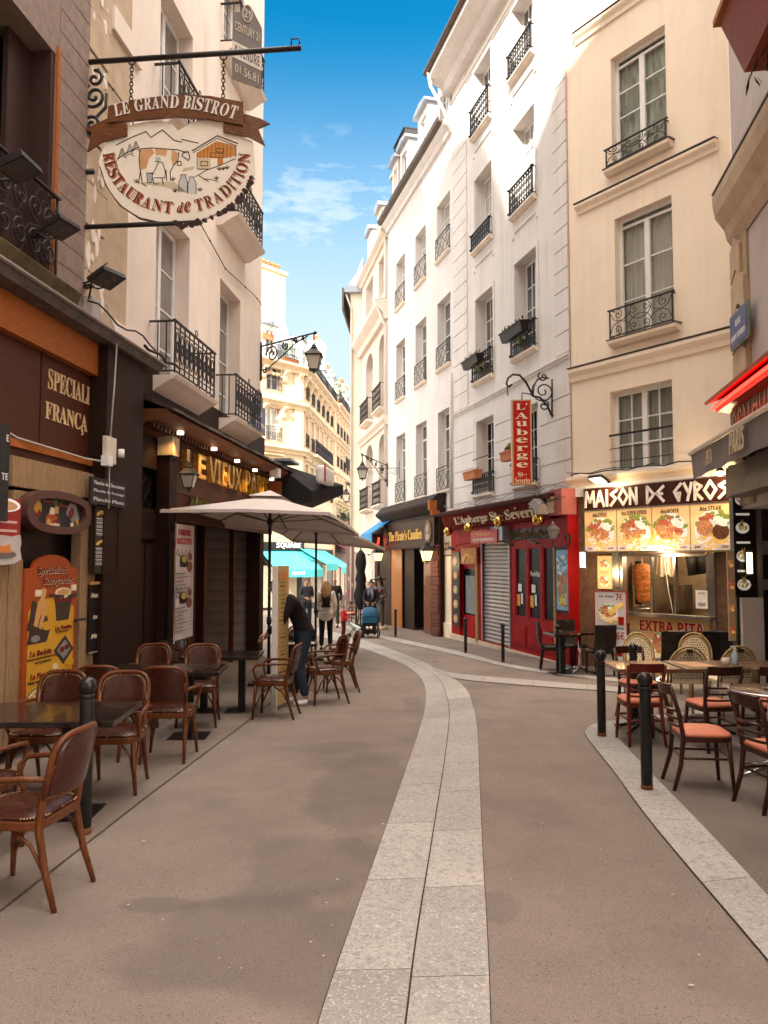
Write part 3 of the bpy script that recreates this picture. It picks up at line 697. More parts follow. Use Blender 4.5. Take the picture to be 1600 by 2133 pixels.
# posters beside hatch
def poster(name, fr, a, t, b_, a2, d, label, cat, m, draw=None, ref=None, th=.02, mats=None, group=None):
    x0, x1, z0, z1 = fr.R(a, t, b_, a2, d, ref); r = thing(name, label, cat, fr.at((x0 + x1) / 2, z0, d), group)
    w, h = x1 - x0, z1 - z0; mb = MB(); mb.box(-w / 2, w / 2, 0, th, 0, h); mb.build('board', m, r)
    if draw:
        mb = MB(); draw(mb, w, h); mb.build('print', mats, r)
    return r
def d_menu(mb, w, h):
    dish(mb, 0, h * .72, w * .32, -.001, 0, rg); dish(mb, 0, h * .22, w * .34, -.001, 2, rg)
    for k in range(4): mb.mat(5).box(-w * .3, w * .3, -.004, -.001, h * (.47 + k * .02), h * (.475 + k * .02))
poster('menu_poster', FY, 1245, 1158, 1226, 1274, -.06, 'narrow lit food poster on the brown wall at the left of the serving hatch', 'poster', TANP, d_menu, mats=FOOD)
poster('notice_sheet', FY, 1449, 1229, 1267, 1474, -.035, 'white paper notice stuck in the lower corner of the hatch glass', 'notice', WHT, lambda mb, w, h: [mb.box(-w * .3, w * .3, -.003, -.001, h * z, h * (z + .012)) for z in (.86, .8, .3, .25, .2, .15)], mats=[BLK], th=.003)
# the roasting spit, roll of paper, screen
sp = thing('gyros_spit', 'cone of roasted gyros meat turning on the spit behind the hatch', 'gyros spit', FY.at(*FY.px(1339, 1255, .45), .45))
x_, zt_ = FY.px(1341, 1174, .45); h = zt_ - FY.px(1339, 1255, .45)[1]
mb = MB(); prof = [(.05, 0), (.11, .01)]
for k in range(1, 18):
    t = k / 18; prof.append((.12 + .075 * t + .012 * math.sin(k * 2.3) + (0 if t < .85 else -.2 * (t - .85)), h * t))
prof.append((.08, h)); mb.lathe(prof, n=22); o = mb.build('meat', mat('spit_meat', (.42, .13, .03), .5, .75, 30, .9, 34), sp)
mb = MB(); mb.tube([(0, 0, -.1), (0, 0, h + .3)], .012, 6); mb.box(-.1, .1, -.02, .02, h + .22, h + .25); mb.lathe([(.2, -.12), (.2, -.1)], n=20); mb.build('spit_rod', STEEL, sp)
mb = MB()
for k in range(18): mb.box(-.3, -.2, .15, .2, h * k / 18, h * (k + .6) / 18)
mb.box(-.32, -.19, .2, .26, -.05, h + .05); mb.build('grill_burner', IRON, sp)
x_, z_ = FY.px(1387, 1195, .9)
pr = thing('white_apron', 'white kitchen apron hanging behind the hatch', 'apron', FY.at(x_, z_, .9))
mb = MB(); mb.smooth = True; n = 14
mb.add([(-.22 + .44 * k / n * (1 if j < 1 else .75) + (.055 if j else 0), .03 * math.sin(k * 1.3) * (1.2 - j * .5), (.0, .62)[j] - (.06 if j == 0 and k % 3 else 0)) for k in range(n + 1) for j in (0, 1)], [(2 * k, 2 * k + 2, 2 * k + 3, 2 * k + 1) for k in range(n)]); mb.build('cloth', mat('apron_cotton', (.75, .66, .5), .9, .1, 8), pr)
mb = MB(); mb.tube([(0, -.05, .6), (.03, -.06, .1), (.12, -.08, -.4), (.26, -.1, -1.0)], .008, 5); mb.build('apron_string', WHT, pr)
x_, z_ = FY.px(1450, 1172, .35)
sc = thing('monitor', 'black flat screen hung inside the hatch on a bracket', 'monitor', FY.at(x_, z_, .35) @ Matrix.Rotation(R_(-8), 4, 'Y'))
mb = MB(); mb.box(-.2, .2, 0, .05, -.22, .2); mb.build('screen', GLK, sc); mb = MB(); mb.tube([(.15, .02, .1), (.55, .05, .22)], .016, 6); mb.build('bracket', IRON, sc)
# floodlight over the sign
def floodlight(M, label, glow=False, s=1.0):
    r = thing('floodlight', label, 'floodlight', M); mb = MB()
    mb.T = Matrix.Rotation(R_(-22), 4, 'X')
    mb.box(-.16 * s, .16 * s, -.26 * s, 0, -.03 * s, .03 * s); mb.box(-.13 * s, .13 * s, -.2 * s, -.04 * s, .03 * s, .055 * s)
    for k in range(5): mb.box((-.11 + k * .05) * s, (-.10 + k * .05) * s, -.2 * s, -.04 * s, .055 * s, .075 * s)
    mb.build('housing', IRON, r, bevel=.008); mb = MB(); mb.T = Matrix.Rotation(R_(-22), 4, 'X'); mb.box(-.14 * s, .14 * s, -.24 * s, -.02 * s, -.036 * s, -.0305 * s); mb.build('lens', LAMPW if glow else mat('dull_lens', (.07, .06, .05), .25, .1), r)
    mb = MB(); mb.tube([(-.1 * s, -.1 * s, 0), (-.1 * s, .12 * s, 0), (.1 * s, .12 * s, 0), (.1 * s, -.1 * s, 0)], .012, 5); mb.box(-.04, .04, .1 * s, .26 * s, -.015, .015); mb.build('bracket', IRON, r)
    return r
x_, z_ = FY.px(1248, 1003, -.35)
floodlight(FY.at(x_, z_, -.25), 'flat dark floodlight above the start of the white gyros lettering', True)
x_, z_ = FY.px(1500, 985, -.4)
lb = thing('clamp_lamp', 'bright bare lamp under the tip of the grey awning by the gyros sign', 'lamp', FY.at(x_, z_, -.4))
mb = MB(); mb.ball((0, 0, 0), .055, 12, 8); mb.build('bulb', LAMPW, lb); mb = MB(); mb.lathe([(.07, .03), (.03, .12), (.02, .2)]); mb.tube([(0, 0, .18), (.1, .2, .25), (.1, .42, .2)], .012, 5); mb.build('lamp_holder', IRON, lb)
def spot(M, e, col=(1, .72, .4), size=R_(110), name='lamp_light', r=.06):
    l = bpy.data.lights.new(name, 'SPOT'); l.energy = e; l.color = col; l.spot_size = size; l.spot_blend = .6; l.shadow_soft_size = r
    o = bpy.data.objects.new(name, l); C.objects.link(o); o.matrix_world = M; return o
def point(p, e, col=(1, .68, .35), r=.05):
    l = bpy.data.lights.new('lamp_light', 'POINT'); l.energy = e; l.color = col; l.shadow_soft_size = r
    o = bpy.data.objects.new('lamp_light', l); C.objects.link(o); o.location = p; return o
q = FY.at(FY.px(1250, 1006, -.42)[0], FY.px(1250, 1006, -.42)[1], -.42).translation; point(q, 5)
q = FY.at(x_, z_ - .1, -.45).translation; point(q, 6)
q = FY.at((hx0 + hx1) / 2, hz1 + .15, .8).translation; point(q, 15, (1, .8, .52), .2)
q = FY.at((hx0 + hx1) / 2, fz0 - .12, -.35).translation; point(q, 5, (1, .72, .4), .1)
# ------------------------------------------------------------------ grey rusticated building and the red inn
FG = Fr(*C0, .26, -1)
gx0 = FG.x(946, 0, 700)
gb = thing('grey_building', 'tall pale grey building with grooved corner blocks above the red inn', 'building', FG.M)
colA = [(990, 120, 262, 1026, 1008), (993, 353, 508, 1025, 1009), (991, 610, 790, 1029, 1010), (989, 873, 1030, 1027, 1008)]
colB = [(1068, -14, 138, 1112, 1090), (1073, 240, 430, 1115, 1094), (1073, 530, 735, 1122, 1098), (1073, 848, 1010, 1121, 1097)]
A = [FG.R(*w[:4], 0, w[4]) for w in colA]; B = [FG.R(*w[:4], 0, w[4]) for w in colB]
ax0, ax1 = sum(w[0] for w in A) / 4, sum(w[1] for w in A) / 4; bx0, bx1 = sum(w[0] for w in B) / 4, sum(w[1] for w in B) / 4
ztop = FG.px(962, 112)[1]; zr = FG.px(940, 1070)[1]
wins = [(ax0, ax1, w[2], w[3]) for w in A] + [(bx0, bx1, w[2], w[3]) for w in B]
mb = MB(); mb.wall(gx0, 0, zr - .3, ztop, wins, .34); body(mb, gx0, 0, zr - .3, ztop, 9); mb.build('wall', PLG, gb)
for i, (x0, x1, z0, z1) in enumerate(wins):
    window(gb, x0 + .01, x1 - .01, z0 + .01, z1 - .01, .33, 4, 4, gl=(GLS, GLC, GLS, GLK)[i % 4] if i != 1 else GLC, fw=.055, transom=.0)
    mb = MB(); f = .10                                   # surround
    mb.box(x0 - f, x0 - .004, -.022, -.001, z0, z1 + f); mb.box(x1 + .004, x1 + f, -.022, -.001, z0, z1 + f); mb.box(x0 - .004, x1 + .004, -.022, -.001, z1 + .004, z1 + f); mb.build('window_surround', PLG, gb)
    sill(gb, x0 - .06, x1 + .06, z0, .14, .11)
    j = i % 4
    if i < 4: zt = FG.px(colA[i][4], (190, 462, 730, 0)[i] or 982, -.1)[1]
    else: zt = FG.px(colB[i - 4][4], (70, 360, 672, 0)[i - 4] or 955, -.1)[1]
    railing(gb, x0 - .05, x1 + .05, z0 + .05, zt if j < 3 else z0 + .55, 'ornate', -.11)
    if j == 3: 
        mb = MB(); mb.box(x0 - .04, x1 + .04, -.13, -.1, z0 + .98, z0 + 1.0); mb.build('handrail', IRON, gb)
    if j in (0, 1, 4, 5) or j < 2:
        mb = MB(); mb.box(x0 + .02, x1 - .02, -.03, -.002, z0 - .42, z0 - .38); mb.box(x0 - .1, x0 - .02, -.03, -.002, z0 - .56, z0 - .52); mb.box(x1 + .02, x1 + .1, -.03, -.002, z0 - .56, z0 - .52); mb.build('apron_moulding', PLG, gb)
# rustication: raised courses with open joints
zband = FG.px(950, 866)[1]
mbs = [MB(), MB(), MB()]; cs = .46; z = zr - .2; pw = FG.x(975, 0, 700) - gx0
while z < ztop - .4:
    z2 = z + cs - .028
    if z2 < zband - .1:
        for mb, (a, b_) in zip(mbs, ((gx0, ax0 - .11), (ax1 + .11, bx0 - .11), (bx1 + .11, -.002))): mb.box(a, b_, -.03, -.0005, z, z2)
    elif z > zband + .1:
        for mb, (a, b_) in zip(mbs[::2], ((gx0, gx0 + pw), (-.62, -.002))): mb.box(a, b_, -.03, -.0005, z, z2)
    z += cs
for mb in mbs: mb.build('corner_blocks', PLG, gb)
moulding(gb, gx0, -.002, zband - .05, zband + .06, .07, PLG, 'string_course')
moulding(gb, gx0 - .25, -.002, ztop - .75, ztop - .05, .72, PLG, 'cornice'); moulding(gb, gx0 - .02, -.002, ztop - 1.15, ztop - 1.05, .08, PLG, 'string_course')
mb = MB(); mb.profile([(-.78, ztop - .12), (-.86, ztop - .05), (-.84, ztop + .05), (-.7, ztop + .03), (-.68, ztop - .08)], gx0 - .35, 0); mb.build('gutter', GUT, gb)
mb = MB(); mb.profile([(-.72, ztop), (.9, ztop + 2.6), (6, ztop + 3.4), (9, ztop + .02), (0, ztop - .01)], gx0 - .3, 0); mb.build('roof', ZINC, gb)
xg = gx0 - .02
mb = MB(); mb.tube([(xg - .1, -.75, ztop - .1), (xg - .02, -.7, ztop - .6), (xg, -.3, ztop - 1.3), (xg - .02, -.1, ztop - 1.9)], .055, 8); mb.build('downpipe', PIPE, gb); mb = MB(); mb.tube([(xg - .08, -.08, FG.px(940, 780)[1]), (xg - .1, -.08, FG.px(938, 1060)[1])], .05, 8); mb.build('downpipe', PIPE, gb)
# window boxes (each lifts off its railing)
def leaf_tuft(mb, x0, x1, y, z, h, n, rg, w=.05):
    for k in range(n):
        x = rg.uniform(x0, x1); a = rg.uniform(0, 6.28); l = h * rg.uniform(.4, 1); sx, sy = math.cos(a), math.sin(a); t = rg.uniform(.2, .8)
        p = Vector((x, y + rg.uniform(-.06, .06), z)); q = p + Vector((sx * l * t, sy * l * t, l * (1 - t * .4))); s = Vector((-sy, sx, 0)) * w * rg.uniform(.3, .7)
        m = p.lerp(q, .6); mb.mat(rg.choice((0, 0, 1))); mb.add([p, m + s, q, m - s], [(0, 1, 2, 3)])
LEAF = [mat('leaf_green', (.07, .12, .025), .6, .4, 20), mat('leaf_pale', (.20, .23, .06), .6, .3, 20)]
rgp = random.Random(11)
def window_box(fr, x0, x1, y, z, h, m, label, plant=14, ph=.3, tilt=0, group=None):
    r = thing('window_box', label, 'window box', fr.at((x0 + x1) / 2, z, y) @ Matrix.Rotation(R_(tilt), 4, 'X'), group); w = (x1 - x0) / 2; mb = MB()
    mb.add([(-w * .95, -.08, 0), (w * .95, -.08, 0), (w * .95, .08, 0), (-w * .95, .08, 0), (-w, -.11, h), (w, -.11, h), (w, .11, h), (-w, .11, h)], [(0, 3, 2, 1), (0, 1, 5, 4), (1, 2, 6, 5), (2, 3, 7, 6), (3, 0, 4, 7), (4, 5, 6, 7)])
    mb.box(-w - .015, w + .015, -.125, .125, h, h + .03); mb.build('trough', m, r)
    if plant:
        mb = MB(); leaf_tuft(mb, -w * .9, w * .9, 0, h + .02, ph, plant, rgp); mb.build('plant', LEAF, r)
    return r
x0, x1, z0, z1 = wins[2]; window_box(FG, x0 - .16, (x0 + x1) / 2 + .32, -.25, z0 + .40, .2, BLK, 'plain black trough on the railing two floors above the orange one', 26, .2, 7)
x0, x1, z0, z1 = wins[6]; window_box(FG, x0 - .12, x1 - .12, -.25, z0 + .40, .22, BLK, 'long black trough on the railing high above the red hanging inn sign', 30, .2, 7)
x0, x1, z0, z1 = wins[3]; window_box(FG, x0 - .15, x0 + .75, -.26, z0 + .42, .2, TERR, 'orange terracotta trough on the railing left of the red hanging sign', 6, .15)
x0, x1, z0, z1 = wins[7]; window_box(FG, x0 - .2, x0 + .4, -.26, z0 + .62, .2, TERR, 'terracotta trough with a small plant half behind the red hanging sign', 26, .25)
for i, lab in ((2, 'leafy green plant on the sill under the left black trough'), (6, 'dark potted plants on the sill under the long black trough')):
    x0, x1, z0, z1 = wins[i]; r = thing('potted_plant', lab, 'plant', FG.at((x0 + x1) / 2, z0 + .012, -.0)); mb = MB(); mb.lathe([(.06, 0), (.09, .14), (.095, .15)], n=10); mb.build('pot', TERR, r); mb = MB(); leaf_tuft(mb, -.25, .25, 0, .14, .4, 70, rgp, .06); mb.build('foliage', LEAF, r)
# ---- red inn front
rf = thing('red_inn_front', 'red painted inn front with a roller shutter, glazed doors and a scroll fanlight', 'shop front', FG.M)
D = -.14
def RP(a, t, b_, a2, d=D, ref=None): return FG.R(a, t, b_, a2, d, ref)
zb = lambda x: FG.gx(x)
zbase = FG.px(1060, 1349, D)[1]
mb = MB()
zsign0 = FG.px(1055, 1090, -.3)[1]; zsign1 = FG.px(1055, 1052, -.3)[1]
lx = gx0 + .02; rx = .14
shx0, shx1, _, _ = RP(1006, 1130, 1340, 1062); dx0, dx1, _, _ = RP(958, 1175, 1325, 993); px0_, px1_, pz0, pz1 = RP(1160, 1142, 1276, 1188)
zh = FG.px(1035, 1126, D)[1]; zd = FG.px(975, 1178, D)[1]
gl_ = [RP(a, 1128, 1288, b_, D, 1100)[:2] for a, b_ in ((1073, 1096), (1100, 1126), (1130, 1154))]
gz0, gz1 = FG.px(1100, 1290, D)[1], FG.px(1100, 1138, D)[1]
holes = [(shx0, shx1, zbase, zh, .12), (dx0, dx1, zbase - .1, zd, .12)] + [(a, b_, gz0, gz1, .06) for a, b_ in gl_]
mb.T = Matrix.Translation((0, D, 0)); mb.wall(lx, rx, zbase - .5, zsign0 + .1, holes, .1); mb.quad((rx, 0, zbase - .6), (rx, .4, zbase - .6), (rx, .4, zsign1), (rx, 0, zsign1)); mb.quad((lx, 0, zbase - .6), (lx, .14, zbase - .6), (lx, .14, zsign0), (lx, 0, zsign0)); mb.build('wall', RED, rf)
mb = MB(); mb.box(lx + .01, rx + .01, D - .05, D + .02, zbase - .7, zbase - .02); mb.build('plinth', mat('cream_plinth', (.60, .47, .34), .8, .15, 4, streak=.5), rf)
# fascia
mb = MB(); mb.add([(lx - .05, -.30, zsign0), (rx - .55, -.30, zsign0), (rx - .55, -.46, zsign1), (lx - .05, -.46, zsign1), (lx - .05, -.002, zsign0), (rx - .55, -.002, zsign0), (rx - .55, -.002, zsign1), (lx - .05, -.002, zsign1)], [(0, 1, 2, 3), (0, 4, 5, 1), (3, 2, 6, 7), (0, 3, 7, 4), (1, 5, 6, 2)])
fas = mb.build('fascia', DRED, rf)
mb = MB(); mb.profile([(0, zsign1), (-.60, zsign1 - .04), (-.62, zsign1 + .03), (-.1, zsign1 + .16), (0, zsign1 + .17)], lx - .12, rx - .3); mb.build('canopy', mat('dusty_canopy', (.055, .010, .009), .85, .4, 6), rf)
mb = MB(); tl = math.atan2(.16, zsign1 - zsign0); fh = zsign1 - zsign0
mb.T = Matrix.Translation((0, -.302, zsign0)) @ Matrix.Rotation(tl, 4, 'X')
fx = lambda a: FG.px(a, 1078, -.38)[0]
mb.text("L'Auberge", (fx(948) + fx(1017)) / 2, fh * .47, fx(1016) - fx(948), fh * .62, 0, .03, 'serif'); mb.text("St~", (fx(1022) + fx(1048)) / 2, fh * .52, fx(1047) - fx(1022), fh * .5, 0, .03, 'serif'); mb.text("Séverin", (fx(1053) + fx(1126)) / 2, fh * .5, fx(1126) - fx(1053), fh * .62, 0, .03, 'serif')
mb.build('lettering', CREAM, fas)
mb = MB(); mb.box(rx - .52, rx + .03, -.34, -.002, FG.px(1185, 1070, -.3)[1], zsign1 + .15); mb.build('corbel', mat('faded_pink', (.40, .12, .11), .6, .15, 4), rf)
mb = MB(); mb.box(-.34, -.14, -.42, -.345, zsign1 - .34, zsign1 - .0); mb.build('alarm_box', mat('alarm_cream', (.60, .46, .30), .5), rf)
# shutter
sh = MB(); nsl = 26
for k in range(nsl):
    z0 = zbase + (zh - zbase) * k / nsl; z1 = zbase + (zh - zbase) * (k + 1) / nsl
    sh.profile([(D + .08, z0), (D + .04, z0 + .015), (D + .035, (z0 + z1) / 2), (D + .055, z1 - .004), (D + .09, z1 - .004)], shx0, shx1)
sh = sh.build('roller_shutter', mat('galvanised_shutter', (.36, .315, .29), .45, .15, 3, metal=.5, streak=.4), rf)
mb = MB(); mb.box(shx0 - .05, shx0, D - .03, D + .1, zbase - .02, zh + .02); mb.build('guide_rail', mat('grey_metal', (.34, .33, .34), .4, .15, metal=.5), sh); mb = MB(); mb.box(shx1, shx1 + .06, D - .03, D + .1, zbase - .02, zh + .02); mb.build('guide_rail', mat('grey_metal', (.34, .33, .34), .4, .15, metal=.5), sh)
bx = RP(1037, 1098, 1127, 1062); mb = MB(); mb.box(bx[0], bx[1], D - .2, D, bx[2], bx[3]); mb.build('shutter_box', mat('grey_metal2', (.30, .31, .34), .4, .15, metal=.4), sh)
# left door
window(rf, dx0, dx1, zbase - .1, zd, D + .1, 1, 1, RED, GLK, .09, split=False, name='door'); mb = MB(); mb.box(dx0 + .09, dx1 - .09, D + .05, D + .085, zbase - .1, FG.px(975, 1282, D)[1]); mb.build('door_panel', RED, rf)
mb = MB(); a = RP(970, 1195, 1276, 990, D + .07); mb.box(a[0] + .02, a[1] - .03, D + .068, D + .08, a[2], a[3] - .05); mb.build('door_blind', mat('grey_blind', (.22, .23, .22), .6, .25, 4), rf)
# glazed doors
for k, (a, b_) in enumerate(gl_):
    g = window(rf, a, b_, gz0, gz1, D + .06, 1, 1, RED, GLK, .05, split=False, name='glazed_door')
    mb = MB(); pz0, pz1 = zbase + .12, gz0 - .14; mb.box(a - .02, b_ + .02, D - .02, D - .001, pz0, pz1); mb.box(a + .04, b_ - .04, D - .034, D - .02, pz0 + .07, pz1 - .07); mb.build('door_panel', RED, g)
    if k < 2:
        mb = MB(); w = b_ - a
        mb.mat(0).box(a + w * .06, a + w * .36, D + .025, D + .03, gz0 + .28, gz0 + .55); mb.mat(1).box(a + w * .45, a + w * .6, D + .025, D + .03, gz0 + .33, gz0 + .58); mb.mat(1).box(a + w * .2, a + w * .5, D + .026, D + .031, gz0 + .62, gz0 + .8)
        mb.build('sticker', [mat('orange_sticker', (.72, .34, .04), .5), WHT], g)
mb = MB(); mb.text('Vue de Paris', (gl_[1][0] + gl_[1][1]) / 2, gz0 + 1.05, .5, .12, D + .03, .003, 'serif'); mb.build('lettering', WHT, rf)
# scroll fanlight
a = RP(1064, 1100, 1124, 1150, D, 1100); fl = MB(); fl.box(a[0], a[1], D - .012, D - .003, a[2], a[3]); fl = fl.build('fanlight', mat('fanlight_back', (.03, .016, .012), .5), rf)
mb = MB(); n = 6; dw = (a[1] - a[0]) / n; hh = (a[3] - a[2]) * .42
for k in range(n):
    c = a[0] + (k + .5) * dw; sg = 1 if k % 2 else -1
    mb.tube([(p[0], D - .025, p[1]) for p in spiral(c, (a[2] + a[3]) / 2, hh, sg * 1.57, 1.4, 18, sg)], .012, 5); mb.tube([(p[0], D - .025, p[1]) for p in spiral(c + dw * .4, (a[2] + a[3]) / 2 - hh * .3, hh * .5, -sg * 1.57, 1.1, 12, -sg)], .01, 5)
mb.build('scrollwork', mat('dull_gold_iron', (.20, .125, .04), .45, .2, 12, metal=.6), fl)
for a_, b_ in ((1157, 1160.5), (993.5, 997)):
    q = RP(a_, 1140, 1340, b_); mb = MB(); mb.box(q[0], q[1], D - .05, D - .002, q[2], q[3]); mb.build('rope_trim', mat('rope', (.38, .24, .10), .8, .4, 40), rf)
mb = MB(); q = RP(1160, 1285, 1340, 1190); mb.box(q[0], q[1] - .03, D - .02, D - .001, q[2] - .2, q[3]); mb.box(q[1] + .0, rx + .015, D - .06, D - .002, zbase - .4, FG.px(1190, 1072, D)[1]); mb.build('panelling', RED, rf)
q = RP(1160, 1140, 1274, 1188); pc = MB(); pc.box(q[0], q[1], D - .03, D - .004, q[2], q[3]); pc = pc.build('painted_window', GLK, rf)
mb = MB(); w = q[1] - q[0]; h = q[3] - q[2]; rr = random.Random(9)
mb.mat(0).box(q[0] + .04, q[1] - .04, D - .034, D - .03, q[2] + .05, q[3] - .06)
for k in range(120):
    t = rr.random(); x = q[0] + .14 + (w - .28) * rr.random(); z = q[2] + .14 + (h - .34) * t; s = rr.uniform(.05, .10)
    if t > .62: mm = rr.choice((0, 0, 1, 1, 5)); sz = s * .5
    elif t > .28: mm = rr.choice((2, 2, 3, 4, 5, 6)); sz = s * 1.1
    else: mm = rr.choice((4, 4, 2, 6)); sz = s * .4
    mb.mat(mm).disc(x, z, s, D - .036 - k * 2e-5, D - .03, 6, sz)
mb.build('landscape_painting', [mat('paint_sky', (.16, .38, .58), .4, .3, 6), mat('paint_cloud', (.62, .70, .72), .4, .2), mat('paint_brown', (.36, .16, .07), .4, .3), mat('paint_red', (.42, .07, .04), .4, .3), mat('paint_yellow', (.70, .50, .08), .4, .2), mat('paint_teal', (.10, .26, .27), .4, .3), mat('paint_green', (.20, .27, .06), .4, .3)], pc)
# signs and lamps on the inn
q = FG.R(982, 1107, 1133, 1036, -.36)
rs = thing('red_plaque', 'scallop edged red sign saying restaurant above the roller shutter', 'sign', FG.at((q[0] + q[1]) / 2, q[2], -.36)); w, h = q[1] - q[0], q[3] - q[2]
pts = []
for (xa, za, xb, zb_) in ((-w / 2, 0, w / 2, 0), (w / 2, 0, w / 2, h), (w / 2, h, -w / 2, h), (-w / 2, h, -w / 2, 0)):
    for k in range(8): t = k / 8; pts.append((xa + (xb - xa) * t * 1 + (0 if xa != xb else (.015 if k % 2 else -.01)), za + (zb_ - za) * t + (0 if za != zb_ else (.015 if k % 2 else -.01))))
mb = MB(); mb.prism(pts, -.015, .015); mb.build('board', SRED, rs)
mb = MB(); mb.mat(0).text('RESTAURANT', 0, h * .68, w * .55, h * .22, -.015, .004, 'serif'); mb.mat(1).text('CUISINE TRADITIONNELLE', 0, h * .28, w * .82, h * .22, -.015, .004, 'serif'); mb.build('lettering', [GOLD, WHT], rs)
mb = MB(); mb.tube([(-w * .3, 0, h), (-w * .3, .05, h + .2)], .008, 5); mb.tube([(w * .3, 0, h), (w * .3, .05, h + .2)], .008, 5); mb.build('hanger', IRON, rs)
def gas_lamp(px_, py_, d, label, tilt, m):
    x, z = FG.px(px_, py_, d); r = thing('brass_spotlight', label, 'spotlight', FG.at(x, z, d), 'round brass spotlights on the inn')
    T = Matrix.Rotation(R_(tilt), 4, 'X') @ Matrix.Rotation(R_(200), 4, 'Y')
    mb = MB(); mb.T = T; mb.lathe([(.02, -.15), (.05, -.14), (.1, -.10), (.125, -.03), (.13, .03), (.115, .06)], n=18); mb.build('shade', m, r)
    mb = MB(); mb.T = T; mb.lathe([(.112, .055), (.1, .07), (.02, .075)], n=16); mb.build('lens', mat('lamp_lens', (.62, .56, .46), .15, .1), r)
    mb = MB(); mb.tube([(0, .02, .1), (0, .1, .25), (.05, .25, .42), (.05, -d - .25, .45)], .011, 5); mb.build('arm', IRON, r)
gas_lamp(934, 1108, -.5, 'brass spotlight at the far end of the inn sign, nearest the candy shop', 40, BRASS)
gas_lamp(978, 1099, -.62, 'spotlight with its pale lens turned to the street, under the word Auberge', 85, BRASS)
gas_lamp(1040, 1088, -.6, 'brass spotlight in the middle of the inn sign beside the red plaque', 30, BRASS)
gas_lamp(1122, 1084, -.6, 'brass spotlight under the last letters of the inn sign', 30, BRASS)
x, z = FG.px(1122, 1056, -.7)
fl2 = thing('projector_lamp', 'boxy pale metal projector tangled in wires above the last letters of the inn sign', 'floodlight', FG.at(x, z, -.7)); mb = MB(); mb.T = Matrix.Rotation(.5, 4, 'Y')
mb.add([(-.25, -.12, -.05), (.25, -.12, -.05), (.25, .12, -.05), (-.25, .12, -.05), (-.15, -.08, .12), (.15, -.08, .12), (.15, .08, .12), (-.15, .08, .12)], [(0, 3, 2, 1), (4, 5, 6, 7), (0, 1, 5, 4), (1, 2, 6, 5), (2, 3, 7, 6), (3, 0, 4, 7)]); mb.build('housing', mat('pale_metal', (.22, .19, .18), .5, .1), fl2)
mb = MB(); mb.tube([(0, .05, .1), (.06, .2, .3), (.03, .6, .2)], .012, 5)
for k in range(4): mb.tube([(.1 * k - .2, .3, .1), (.1 * k - .1, -.1, .32 + .05 * k), (.12 * k - .02, -.05, .05), (.1 * k + .15, .4, .2)], .005, 4)
mb.build('wiring', IRON, fl2)
mb = MB()
for k in range(3): mb.tube([(lx + .5 + j * .5, -.5 - .05 * math.sin(j + k), zsign1 + .1 + .05 * k + .05 * math.sin(j * 1.9 + k)) for j in range(16)], .007, 4)
mb.build('loose_wire', mat('grey_wire', (.22, .18, .16), .7), rf)
def lantern(name, M, s, label, glass, group=None, body_m=None, top='hang', cat='lantern'):
    """four sided tapering lantern, origin at its bottom"""
    r = thing(name, label, cat, M, group); bm = body_m or IRON; mb = MB(); a, b_, h = .10 * s, .17 * s, .34 * s
    for sx, sy in ((1, 1), (1, -1), (-1, -1), (-1, 1)): mb.tube([(a * sx, a * sy, .03 * s), (b_ * sx, b_ * sy, h)], .012 * s, 4)
    mb.box(-a - .01 * s, a + .01 * s, -a - .01 * s, a + .01 * s, .0, .03 * s); mb.lathe([(.01, -.07 * s), (.03 * s, -.05 * s), (.02 * s, -.02 * s), (.06 * s, 0)], n=8)
    for z, q in ((h - .01 * s, b_),):
        mb.box(-q - .02 * s, q + .02 * s, -q - .02 * s, q + .02 * s, z, z + .03 * s)
    c = .07 * s; z0 = h + .02 * s; z1 = h + .17 * s; e = b_ + .03 * s
    mb.add([(-e, -e, z0), (e, -e, z0), (e, e, z0), (-e, e, z0), (-c, -c, z1), (c, -c, z1), (c, c, z1), (-c, c, z1)], [(0, 3, 2, 1), (4, 5, 6, 7), (0, 1, 5, 4), (1, 2, 6, 5), (2, 3, 7, 6), (3, 0, 4, 7)])
    mb.lathe([(.09 * s, z1), (.09 * s, z1 + .03 * s), (.05 * s, z1 + .05 * s), (.06 * s, z1 + .08 * s), (.02 * s, z1 + .11 * s), (.012 * s, z1 + .16 * s)], n=10)
    mb.build('frame', bm, r); g = MB(); k = .92; z0 = .035 * s; z1 = h - .012 * s
    g.add([(-a * k, -a * k, z0), (a * k, -a * k, z0), (a * k, a * k, z0), (-a * k, a * k, z0), (-b_ * k, -b_ * k, z1), (b_ * k, -b_ * k, z1), (b_ * k, b_ * k, z1), (-b_ * k, b_ * k, z1)], [(0, 3, 2, 1), (4, 5, 6, 7), (0, 1, 5, 4), (1, 2, 6, 5), (2, 3, 7, 6), (3, 0, 4, 7)]); g.build('glass', glass, r)
    return r
x, z = FG.px(1152, 1122, -.45); lt = lantern('wall_lantern', FG.at(x, z, -.45), .55, 'grey unlit lantern on an iron hook beside the red inn doors', mat('grey_lantern_glass', (.16, .16, .17), .2, .1), None, mat('grey_lantern_paint', (.15, .14, .15), .5))
mb = MB(); mb.tube([(0, 0, -.05), (.0, -.0, -.16), (.12, .12, -.2), (.2, .3, -.1), (.2, .3, .1)], .016, 6); mb.tube([(p[0] + .2, .2, p[1] - .02) for p in spiral(0, 0, .09, 0, 1.3)], .01, 5); mb.build('hook', IRON, lt)
